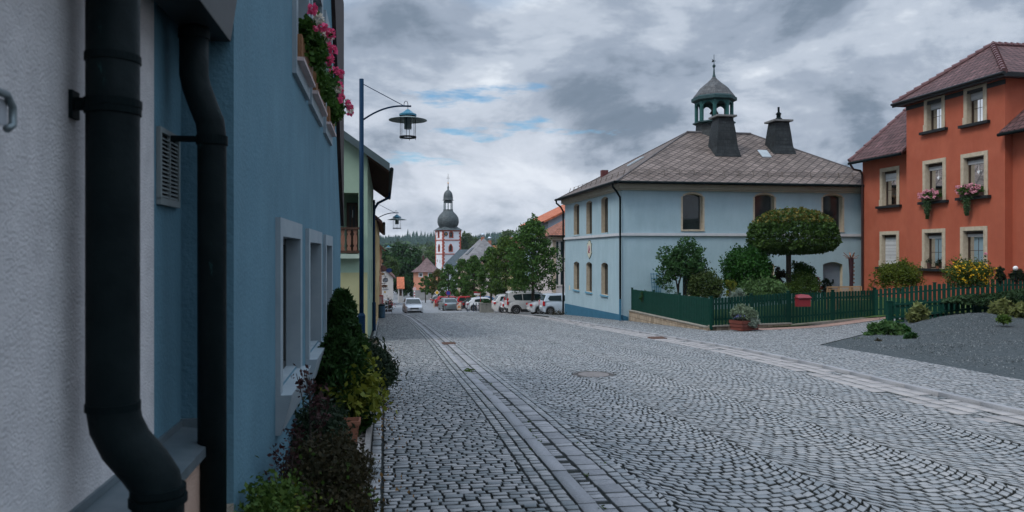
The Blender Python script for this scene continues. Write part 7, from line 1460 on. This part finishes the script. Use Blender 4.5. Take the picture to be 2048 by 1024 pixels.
# ------------------------------------------------------------------ cars
TYRE = mat('tyre_rubber', (.010, .010, .011), (.018, .018, .018), scale=20, rough=.8); RIM = mat('rim_alloy', (.30, .31, .32), (.36, .37, .38), rough=.35, metal=.6); PLAST_B = mat('black_plastic', (.012, .013, .014), rough=.6); CGL = mat('car_glass', (.010, .020, .022), (.02, .035, .036), scale=1, rough=.08, spec=.25); TAIL = mat('tail_lamp_red', (.42, .012, .015), rough=.2, coat=.5); HEAD = mat('headlamp_clear', (.42, .45, .47), rough=.12, metal=.3); PLATE = mat('number_plate', (.6, .6, .58), rough=.5)
def paint(name, c, metal=.45): return mat(name, c, tuple(q * 1.05 for q in c), scale=1, rough=.32, metal=metal, coat=.6, spec=.5)
def car(label, cat, s, v, z, rz, L, W, H, wb, r, deck, gh, paintm, sidewin, rearo=None, clear=.20, tail='high', bumper=None, front=True, lowcol=None, rails=False, pitch=0.0, group='cars parked on the square', name='parked_car', tailbox=None, platec=None):
    t = thing(name, label, cat, s, v, z, rz=rz, group=group); t.rotation_euler = (0, pitch, TH + rz) if not rz else (0, 0, TH + rz); hl = L / 2; ro = rearo or (L - wb) * .46; xr, xf = -hl + ro, -hl + ro + wb
    N_ = 61; V = []; R_a = r * 1.16
    for i in range(N_):
        x = -hl + L * i / (N_ - 1); k_ = abs(x) / hl; w_ = W / 2 * (1 - .20 * k_ ** 7 - .03 * k_ ** 2); zt = float(np.interp(x, [p[0] for p in deck], [p[1] for p in deck])); zb_ = clear + (.16 * max(0, (k_ - .93) / .07))
        arch = 0
        for xc in (xr, xf):
            if abs(x - xc) < R_a: arch = max(arch, r + math.sqrt(R_a ** 2 - (x - xc) ** 2))
        zs = max(zb_, arch)
        z2 = max(zs + .03, .48 * (zt + clear)); 
        pts = [(0, zb_), (w_ * .72, zb_), (w_ * .74, zs), (w_ * .975, zs + .005), (w_ * .99, zs + .04), (w_ * 1.0, max(z2, zs + .05)), (w_ * .985, zt - .13), (w_ * .95, zt - .035), (w_ * .86, zt), (0, zt + .02)]
        V += [(x, a, c) for a, c in pts] + [(x, -a, c) for a, c in pts[-2:0:-1]]
    n = len(V) // N_; b = MB(); b.add(V, [(i * n + k_, i * n + (k_ + 1) % n, (i + 1) * n + (k_ + 1) % n, (i + 1) * n + k_) for i in range(N_ - 1) for k_ in range(n)] + [tuple(range(n))[::-1], tuple(range((N_ - 1) * n, N_ * n))])
    bd = b.build('body', paintm, t, smooth=True)
    md = bd.modifiers.new('edges', 'EDGE_SPLIT'); md.split_angle = math.radians(38)
    zbelt = gh[0][1]; hw = lambda z: W / 2 * (.93 - .17 * max(0, (z - zbelt)) / (H - zbelt))
    b = MB(); g = gh; n = len(g); A = [(x, hw(z), z) for x, z in g]; B = [(x, -hw(z), z) for x, z in g]; b.add(A + B, [tuple(range(n)), tuple(range(n, 2 * n))[::-1]] + [(i, i + n, (i + 1) % n + n, (i + 1) % n) for i in range(n)]); cb = b.build('cabin', paintm, t, bevel=.03)
    for poly in sidewin:
        for sg in (1, -1):
            b = MB(); b.prism([(x, sg * (hw(z) + .001), z) for x, z in poly], (0, sg * .006, 0)); b.build('side_window', CGL, t)
    # rear and front glass: first edge and last slanted edge of the cabin
    def across(i, j, f0, f1, nm, ins=.08, off=.012):
        (xa, za), (xb, zb_) = g[i], g[j]; P = []
        for f_ in (f0, f1): x, z = xa + (xb - xa) * f_, za + (zb_ - za) * f_; P.append((x, z))
        d = Vector((xb - xa, zb_ - za)).normalized(); nn = Vector((-d.y, d.x)) * off
        if nn.x * (xa + xb) < 0: nn = -nn
        (x0, z0), (x1, z1) = P; b = MB(); b.prism([(x0, hw(z0) - ins, z0), (x0, -hw(z0) + ins, z0), (x1, -hw(z1) + ins, z1), (x1, hw(z1) - ins, z1)], (nn.x, 0, nn.y)); return b.build(nm, CGL, t)
    across(0, 1, .12, .92, 'rear_window'); across(len(g) - 1, len(g) - 2, .06, .94, 'windscreen', ins=.06)
    for xc in (xr, xf):
        for sg in (1, -1):
            prof = [(r * .64, .10), (r * .92, .105), (r, .07), (r, -.07), (r * .92, -.105), (r * .64, -.1)]; yc = sg * (W / 2 - .11); V = []; n = 24
            for rr, y_ in prof: V += [(xc + rr * math.cos(a), yc + y_, r + rr * math.sin(a)) for a in np.arange(n) * math.tau / n]
            b = MB(); b.add(V, [(i * n + k_, i * n + (k_ + 1) % n, (i + 1) * n + (k_ + 1) % n, (i + 1) * n + k_) for i in range(len(prof) - 1) for k_ in range(n)]); wh = b.build('wheel', TYRE, t)
            b = MB(); yo = yc + sg * .075; P = [(xc + r * .66 * math.cos(a), yo, r + r * .66 * math.sin(a)) for a in np.arange(24) * math.tau / 24]; b.poly(P); b.build('wheel_well', PLAST_B, wh)
            b = MB(); yo2 = yc + sg * .088
            for k_ in range(7): a = k_ * math.tau / 7; b.bar((xc, yo2, r), (xc + r * .62 * math.cos(a), yo2, r + r * .62 * math.sin(a)), .075, .02)
            V = []; 
            for rr in (r * .57, r * .67): V += [(xc + rr * math.cos(a), yo2 + sg * .006, r + rr * math.sin(a)) for a in np.arange(24) * math.tau / 24]
            b.add(V, [(k_, (k_ + 1) % 24, (k_ + 1) % 24 + 24, k_ + 24) for k_ in range(24)]); b.build('rim', RIM, wh)
    if lowcol:
        for sg in (1, -1): b = MB(); b.box(xr + R_a, xf - R_a, sg * W / 2 - .02 * sg if sg > 0 else -W / 2 - .006, W / 2 + .006 if sg > 0 else -W / 2 + .02, clear, clear + .22); b.build('side_sill', lowcol, t)
        b = MB(); b.box(-hl - .02, -hl + .18, -W / 2 * .82, W / 2 * .82, clear + .05, clear + .30); b.build('bumper', lowcol, t, bevel=.03)
        for xc in (xr, xf):
            for sg in (1, -1):
                b = MB(); V = []; n = 12
                for rr in (R_a * .99, R_a * 1.16): V += [(xc + rr * math.cos(a), sg * (W / 2 + .004), r + rr * math.sin(a)) for a in np.linspace(-.15, math.pi + .15, n)]
                b.add(V, [(k_, k_ + 1, k_ + 1 + n, k_ + n) for k_ in range(n - 1)]); b.build('arch_trim', lowcol, t)
    zd = deck[0][1]; tb = tailbox or (.10, .20, .62, .86)
    for sg in (1, -1):
        y0, y1 = sorted((sg * W / 2 * .98 - sg * tb[1], sg * W / 2 * .90)); y0, y1 = sorted((sg * (W / 2 * .80 - tb[1] * .5), sg * (W / 2 * .845 + .055))); b = MB(); b.box(-hl - .012 + tb[0] * 0, -hl + tb[0] + .08, y0, y1, tb[2], tb[3]); b.build('tail_lamp', TAIL, t, bevel=.02)
    b = MB(); b.box(-hl - .012, -hl + .01, -.26, .26, (clear + zd) / 2 - .02, (clear + zd) / 2 + .09); b.build('number_plate', platec or PLATE, t)
    if front:
        zf_ = deck[-1][1]
        for sg in (1, -1): b = MB(); y0, y1 = sorted((sg * W / 2 * .50, sg * W / 2 * .85)); b.prism([(hl - .10, y0, zf_ - .17), (hl + .012 if True else hl, y0, zf_ - .17), (hl + .012, y0, zf_ - .05), (hl - .10, y0, zf_ - .03)], (0, y1 - y0, 0)); b.build('headlamp', HEAD, t, bevel=.01)
        b = MB(); b.box(hl - .05, hl + .02, -W / 2 * .46, W / 2 * .46, zf_ - .16, zf_ - .03); b.build('grille', PLAST_B, t); b = MB(); b.box(hl, hl + .026, -W / 2 * .48, W / 2 * .48, zf_ - .03, zf_ - .012); b.build('chrome_strip', RIM, t)
        b = MB(); b.box(hl - .06, hl + .014, -W / 2 * .74, W / 2 * .74, clear + .03, clear + .16); b.build('air_intake', PLAST_B, t); b = MB(); b.box(hl, hl + .02, -.26, .26, clear + .19, clear + .29); b.build('number_plate', PLATE, t)
    for sg in (1, -1): b = MB(); xm = g[-1][0] - .28; b.box(xm - .05, xm + .07, *sorted((sg * (W / 2 * .93), sg * (W / 2 * .93 + .2))), zbelt + .02, zbelt + .16); b.build('wing_mirror', paintm, t, bevel=.03)
    for sg in (1, -1): b = MB(); b.box(-.1, .08, *sorted((sg * (W / 2 * .985), sg * (W / 2 + .012))), zbelt - .17, zbelt - .14); b.build('door_handle', PLAST_B if lowcol else paintm, t)
    if rails:
        for sg in (1, -1): b = MB(); b.bar((g[1][0] + .3, sg * (hw(H) - .05), H + .045), (g[-2][0] - .4, sg * (hw(H) - .05), H + .045), .035); b.build('roof_rail', PLAST_B, t)
    return t
def place(px, Y): s_, v_ = at(px, Y); return s_, v_, float(gsv(s_, v_))
SILV_ = paint('silver_paint', (.46, .48, .50), .25); GREYP = paint('dark_silver_paint', (.15, .18, .19)); WBL = paint('pale_blue_white_paint', (.46, .53, .60), .1); WHP = paint('white_car_paint', (.6, .63, .66), .0); REDP = paint('red_car_paint', (.38, .012, .02), .1); BLKP = paint('black_car_paint', (.012, .013, .015), .1); BLUP = paint('blue_car_paint', (.02, .12, .30), .2); WARM = paint('warm_silver_paint', (.52, .52, .515), .2); DGRN = paint('slate_car_paint', (.06, .08, .09), .3)
sedan_deck = [(-2.3, .86), (-2.2, 1.0), (-1.5, 1.03), (0, .97), (1.0, .96), (1.9, .84), (2.2, .74), (2.3, .66)]
sedan_gh = [(-1.85, .98), (-1.05, 1.40), (-.6, 1.46), (.15, 1.46), (.4, 1.42), (1.2, .96)]
sedan_win = [[(-1.35, 1.02), (-.95, 1.33), (-.35, 1.38), (-.35, 1.02)], [(-.29, 1.02), (-.29, 1.38), (.25, 1.37), (.85, 1.02)]]
s_, v_, z_ = place(825, 76); car('silver saloon car with its front towards us driving up the cobbled street', 'car', s_, v_, z_, -math.pi / 2 + .05, 4.6, 1.8, 1.46, 2.65, .32, sedan_deck, sedan_gh, SILV_, sedan_win, name='moving_car', group=None)
s_, v_, z_ = place(896.5, 86.5); car('dark silver saloon car seen from behind driving away down the street', 'car', s_, v_, z_, math.pi / 2 + .1, 4.6, 1.8, 1.45, 2.7, .33, sedan_deck, sedan_gh, GREYP, sedan_win, tailbox=(.1, .34, .74, .92), name='moving_car', group=None, platec=GREYP)
def park(label, px_rear, Y, L, *a, rz=0.0, **k):       # rear bumper at px_rear, car pointing away from the street
    s_, v_ = at(px_rear, Y + .85); v_ += L / 2; z_ = float(gsv(s_, v_)); return car(label, 'car', s_, v_, z_, rz, L, *a, **k)
up_deck = [(-1.77, .92), (-1.7, .98), (0, .95), (.9, .98), (1.5, .86), (1.77, .62)]; up_gh = [(-1.74, .96), (-1.52, 1.44), (-1.2, 1.49), (.2, 1.49), (.5, 1.44), (1.15, .96)]
park('pale bluish white small hatchback half hidden by the corner of the pale blue house', 1082, 52.2, 3.54, 1.64, 1.49, 2.42, .29, up_deck, up_gh, WBL, [[(-1.3, 1.02), (-1.42, 1.16), (-1.28, 1.36), (-.45, 1.39), (-.45, 1.0)], [(-.38, 1.0), (-.38, 1.39), (.25, 1.39), (.80, 1.0)]], tailbox=(.06, .12, .66, 1.0), front=True)
bt_deck = [(-2.05, .62), (-1.95, .80), (-1.5, .98), (-1.0, 1.05), (.6, 1.0), (1.3, .9), (1.8, .74), (2.05, .55)]; bt_gh = [(-1.55, .98), (-1.0, 1.30), (-.5, 1.46), (.0, 1.50), (.45, 1.42), (1.15, .99)]
park('round backed silver small car between the van and the pale hatchback', 1056, 54.8, 4.1, 1.72, 1.50, 2.5, .31, bt_deck, bt_gh, SILV_, [[(-.95, 1.04), (-.7, 1.28), (-.3, 1.38), (-.2, 1.04)], [(-.14, 1.04), (-.2, 1.39), (.35, 1.38), (.80, 1.04)]], tailbox=(.1, .13, .66, .80))
dk_deck = [(-2.18, 1.02), (-2.15, 1.08), (0, 1.06), (1.1, 1.08), (1.9, .92), (2.18, .66)]; dk_gh = [(-2.15, 1.0), (-2.05, 1.70), (-1.85, 1.80), (.0, 1.81), (.5, 1.72), (1.35, 1.06)]
park('silver boxy van with black bumpers, roof rails and tall red rear lamps', 1011, 58.4, 4.36, 1.75, 1.81, 2.81, .33, dk_deck, dk_gh, WARM, [[(-1.55, 1.14), (-1.72, 1.45), (-1.6, 1.56), (-1.0, 1.60), (-.95, 1.10)], [(-.9, 1.10), (-.94, 1.60), (-.18, 1.62), (-.12, 1.1)], [(.02, 1.1), (.02, 1.6), (.4, 1.58), (.95, 1.12)]], tailbox=(.05, .10, .78, 1.28), lowcol=PLAST_B, rails=True)
park('small grey car mostly hidden behind the silver van with only its rear showing', 1003, 62.5, 3.9, 1.68, 1.46, 2.5, .30, [(-1.95, .86), (-1.85, .95), (0, .95), (1.1, .93), (1.7, .8), (1.95, .6)], [(-1.9, .92), (-1.55, 1.40), (-1.2, 1.46), (.1, 1.46), (.4, 1.41), (1.1, .94)], WARM, [[(-1.2, 1.0), (-1.25, 1.33), (-.4, 1.36), (-.35, 1.0)], [(-.29, 1.0), (-.3, 1.36), (.3, 1.35), (.75, 1.0)]], lowcol=PLAST_B)
park('silver off-road style car with red rear lamps beside the concrete planter', 985, 67, 4.57, 1.84, 1.68, 2.7, .36, [(-2.28, .96), (-2.2, 1.08), (0, 1.05), (1.1, 1.05), (1.95, .94), (2.28, .7)], [(-2.2, 1.02), (-1.8, 1.56), (-1.5, 1.66), (.1, 1.68), (.5, 1.6), (1.3, 1.06)], WARM, [[(-1.75, 1.12), (-1.62, 1.5), (-1.15, 1.54), (-1.1, 1.12)], [(-1.02, 1.12), (-1.05, 1.54), (-.25, 1.56), (-.2, 1.12)], [(-.12, 1.12), (-.15, 1.56), (.35, 1.54), (.95, 1.12)]], tailbox=(.12, .30, .86, 1.02))
hb_deck = [(-2.1, .84), (-2.0, .98), (0, .96), (1.1, .94), (1.8, .8), (2.1, .6)]; hb_gh = [(-2.0, .95), (-1.5, 1.38), (-1.1, 1.46), (.0, 1.48), (.4, 1.42), (1.2, .95)]; hb_win = [[(-1.25, 1.02), (-1.2, 1.28), (-.75, 1.36), (-.35, 1.38), (-.3, 1.0)], [(-.24, 1.0), (-.28, 1.38), (.3, 1.36), (.85, 1.0)]]
park('white hatchback parked behind the dark bollards', 932, 83.5, 4.25, 1.8, 1.48, 2.6, .33, hb_deck, hb_gh, WHP, hb_win, tailbox=(.12, .25, .74, .86))
park('black hatchback between the red estate car and the white hatchback', 924, 89, 4.0, 1.75, 1.45, 2.5, .32, [(p[0] * .95, p[1]) for p in hb_deck], [(p[0] * .95, p[1] * .99) for p in hb_gh], BLKP, hb_win)
park('blue car of which only the roof shows over the white hatchback', 943, 92.5, 4.2, 1.75, 1.56, 2.6, .32, hb_deck, [(p[0], p[1] * 1.06) for p in hb_gh], BLUP, hb_win)
park('red estate car with dark side windows under the maples', 911, 95, 4.5, 1.8, 1.60, 2.7, .32, [(-2.25, .9), (-2.2, 1.0), (0, .97), (1.1, .95), (1.9, .82), (2.25, .62)], [(-2.2, .98), (-1.95, 1.50), (-1.7, 1.58), (.1, 1.58), (.4, 1.5), (1.2, .96)], REDP, [[(-1.9, 1.04), (-1.78, 1.45), (-1.1, 1.48), (-1.05, 1.04)], [(-.98, 1.04), (-1.0, 1.48), (-.25, 1.49), (-.2, 1.04)], [(-.12, 1.04), (-.15, 1.49), (.3, 1.46), (.85, 1.04)]])
park('small red car parked in the distance behind the diamond road sign', 880, 113, 4.0, 1.7, 1.5, 2.5, .31, [(p[0] * .95, p[1]) for p in hb_deck], [(p[0] * .95, p[1] * 1.02) for p in hb_gh], REDP, hb_win)
park('second distant red car just beyond the first, nearer the pink house', 869, 121, 4.0, 1.7, 1.48, 2.5, .31, [(p[0] * .95, p[1]) for p in hb_deck], [(p[0] * .95, p[1] * 1.02) for p in hb_gh], REDP, hb_win)
park('slate grey distant car left of the red ones', 864, 132, 4.2, 1.75, 1.6, 2.6, .31, hb_deck, hb_gh, DGRN, hb_win)
park('farthest pale grey car at the end of the parked row', 860, 144, 4.2, 1.75, 1.5, 2.6, .31, hb_deck, hb_gh, SILV_, hb_win)
# ------------------------------------------------------------------ things on the square
BOLM = mat('bollard_blue_black', (.015, .03, .055), rough=.5)
for i, (px, lab) in enumerate(((934.5, 'leftmost dark bollard of the row before the white hatchback'), (938, 'second dark bollard from the left before the white hatchback'), (947, 'middle dark bollard before the wheel of the white hatchback'), (952.5, 'dark bollard just right of the middle one of the row'), (958, 'rightmost dark bollard beside the red post'))):
    s_, v_, z_ = place(px, 79 + (i % 2) * 1.2); t = thing('bollard', lab, 'bollard', s_, v_, z_, group='dark bollards on the square'); b = MB(); b.tube([(0, 0, -.1), (0, 0, .82)], .045, 10); b.build('post', BOLM, t); b = MB(); b.lathe([(.055, .82), (.06, .86), (0, .9)], 10); b.build('cap', BOLM, t)
s_, v_, z_ = place(973, 71); t = thing('concrete_planter', 'large square concrete planter with low green plants beside the off-road car', 'planter', s_, v_, z_); CONC = mat('rough_concrete', (.14, .14, .125), (.22, .22, .2), scale=5, rough=.9, bump=.3); b = MB(); w_ = .62
b.box(-w_, w_, -.5, -.42, 0, .86); b.box(-w_, w_, .42, .5, 0, .86); b.box(-w_, -w_ + .08, -.42, .42, 0, .86); b.box(w_ - .08, w_, -.42, .42, 0, .86); b.box(-w_ + .08, w_ - .08, -.42, .42, .1, .72); b.build('box', CONC, t); b = MB(); b.box(-w_ - .03, w_ + .03, -.53, .53, .86, .92); b.build('rim', CONC, t)
foliage('leaves', rng.normal(size=(420, 3)) * (.3, .25, .1) + (0, 0, 1.0), .09, LAUR, t)
s_, v_, z_ = place(961, 82); t = thing('red_post', 'tall thin red post with a small red board behind the bollards', 'post', s_, v_, z_); b = MB(); b.tube([(0, 0, -.1), (0, 0, 2.15)], .035, 8); b.build('pole', REDS, t); b = MB(); b.box(-.75, .0, -.02, .02, 1.95, 2.12); b.build('board', REDS, t); b = MB(); b.box(-.72, -.03, -.03, -.021, 1.75, 1.94); b.build('panel', WHITE, t)
def bicycle(label, px, Y, m, rz):
    s_, v_, z_ = place(px, Y); t = thing('bicycle', label, 'bicycle', s_, v_, z_, rz=rz)
    for x_ in (-.52, .52):
        b = MB(); V = []; n = 20
        b.tube([(x_ + .33 * math.cos(a), 0, .34 + .33 * math.sin(a)) for a in np.linspace(0, math.tau, 21)], .018, 6, cap=False); b.build('wheel', TYRE, t)
    b = MB(); P = {'r': (-.52, 0, .34), 'f': (.52, 0, .34), 's': (-.15, 0, .85), 'bb': (-.05, 0, .32), 'h': (.38, 0, .82)}
    for a, c in (('r', 's'), ('r', 'bb'), ('bb', 's'), ('bb', 'h'), ('s', 'h'), ('h', 'f')): b.tube([P[a], P[c]], .017, 6)
    b.build('frame', m, t); b = MB(); b.tube([(.36, 0, .8), (.33, 0, .98)], .014, 6); b.tube([(.33, -.25, .98), (.33, .25, .98)], .014, 6); b.build('handlebar', BLACKM, t); b = MB(); b.box(-.3, -.05, -.06, .06, .88, .93); b.build('saddle', BLACKM, t, bevel=.02)
bicycle('red bicycle leaning at the red post by the concrete planter', 962, 80.5, REDS, .3); bicycle('dark bicycle standing left of the bollards by the black hatchback', 928, 84, BLACKM, .5)
s_, v_, z_ = place(918, 84.5); t = thing('advertising_board', 'cream pavement advertising board with an orange picture behind the dark silver saloon', 'advertising board', s_, v_, z_); b = MB(); b.box(-.27, .27, -.03, .03, .1, .95); b.build('frame', PLAST_B, t); b = MB(); b.box(-.24, .24, -.036, -.031, .13, .92); p_ = b.build('poster', mat('cream_poster', (.55, .45, .36), rough=.6), t); b = MB(); b.prism([(-.16, -.037, .3), (.12, -.037, .34), (.16, -.037, .5), (-.08, -.037, .54)], (0, -.003, 0)); b.build('picture', mat('poster_orange', (.5, .18, .06), rough=.6), p_); b = MB(); b.box(-.2, -.02, -.041, -.037, .72, .86); b.build('red_corner', REDS, p_)
for sx in (-.2, .2): b = MB(); b.box(sx - .02, sx + .02, -.15, .15, 0, .1); b.build('foot', PLAST_B, t)
s_, v_, z_ = place(877, 104); t = thing('wooden_planter', 'low brown wooden box planter with posts under the diamond road sign', 'planter', s_, v_, z_); b = MB(); b.box(-.5, .5, -.3, .3, .15, .6); b.build('box', PW, t)
for x_ in (-.62, .62): b = MB(); b.box(x_ - .06, x_ + .06, -.3, .3, 0, .8); b.build('post', BEI, t)
for px, lab in ((898.5, 'small yellow box on a post under the maples, left one'), (904.5, 'small yellow box on a post under the maples, right one')):
    s_, v_, z_ = place(px, 106); t = thing('yellow_box', lab, 'letter box', s_, v_, z_, group='yellow boxes under the maples'); b = MB(); b.box(-.16, .16, -.12, .12, .75, 1.15); b.build('box', YLS, t); b = MB(); b.box(-.03, .03, -.03, .03, 0, .75); b.build('post', GREYM, t)
s_, v_, z_ = place(1124, 49.2); shrub('grass_tuft', 'tuft of weeds at the foot of the pale blue house corner by the cars', s_ - .3, v_ - .3, (.5, .2, .12), BRN, n=20, per=24, leaf=.05)
# ------------------------------------------------------------------ the air between here and the hills
hb = MB(); hb.box(-700, 520, -40, 1400, -18.5, 62); hz = hb.build('haze', bpy.data.materials.new('haze_air')); tag(hz, kind='stuff')
hm = hz.data.materials[0]; hm.use_nodes = True; hn = hm.node_tree; hn.nodes.clear(); ho = hn.nodes.new('ShaderNodeOutputMaterial'); hv = hn.nodes.new('ShaderNodeVolumePrincipled')
hv.inputs['Color'].default_value = (.82, .9, .95, 1); hv.inputs['Density'].default_value = .0001; hv.inputs['Anisotropy'].default_value = .0; hn.links.new(hv.outputs[0], ho.inputs['Volume'])
hz['label'] = 'faint pale air veiling the wooded hill behind the church'
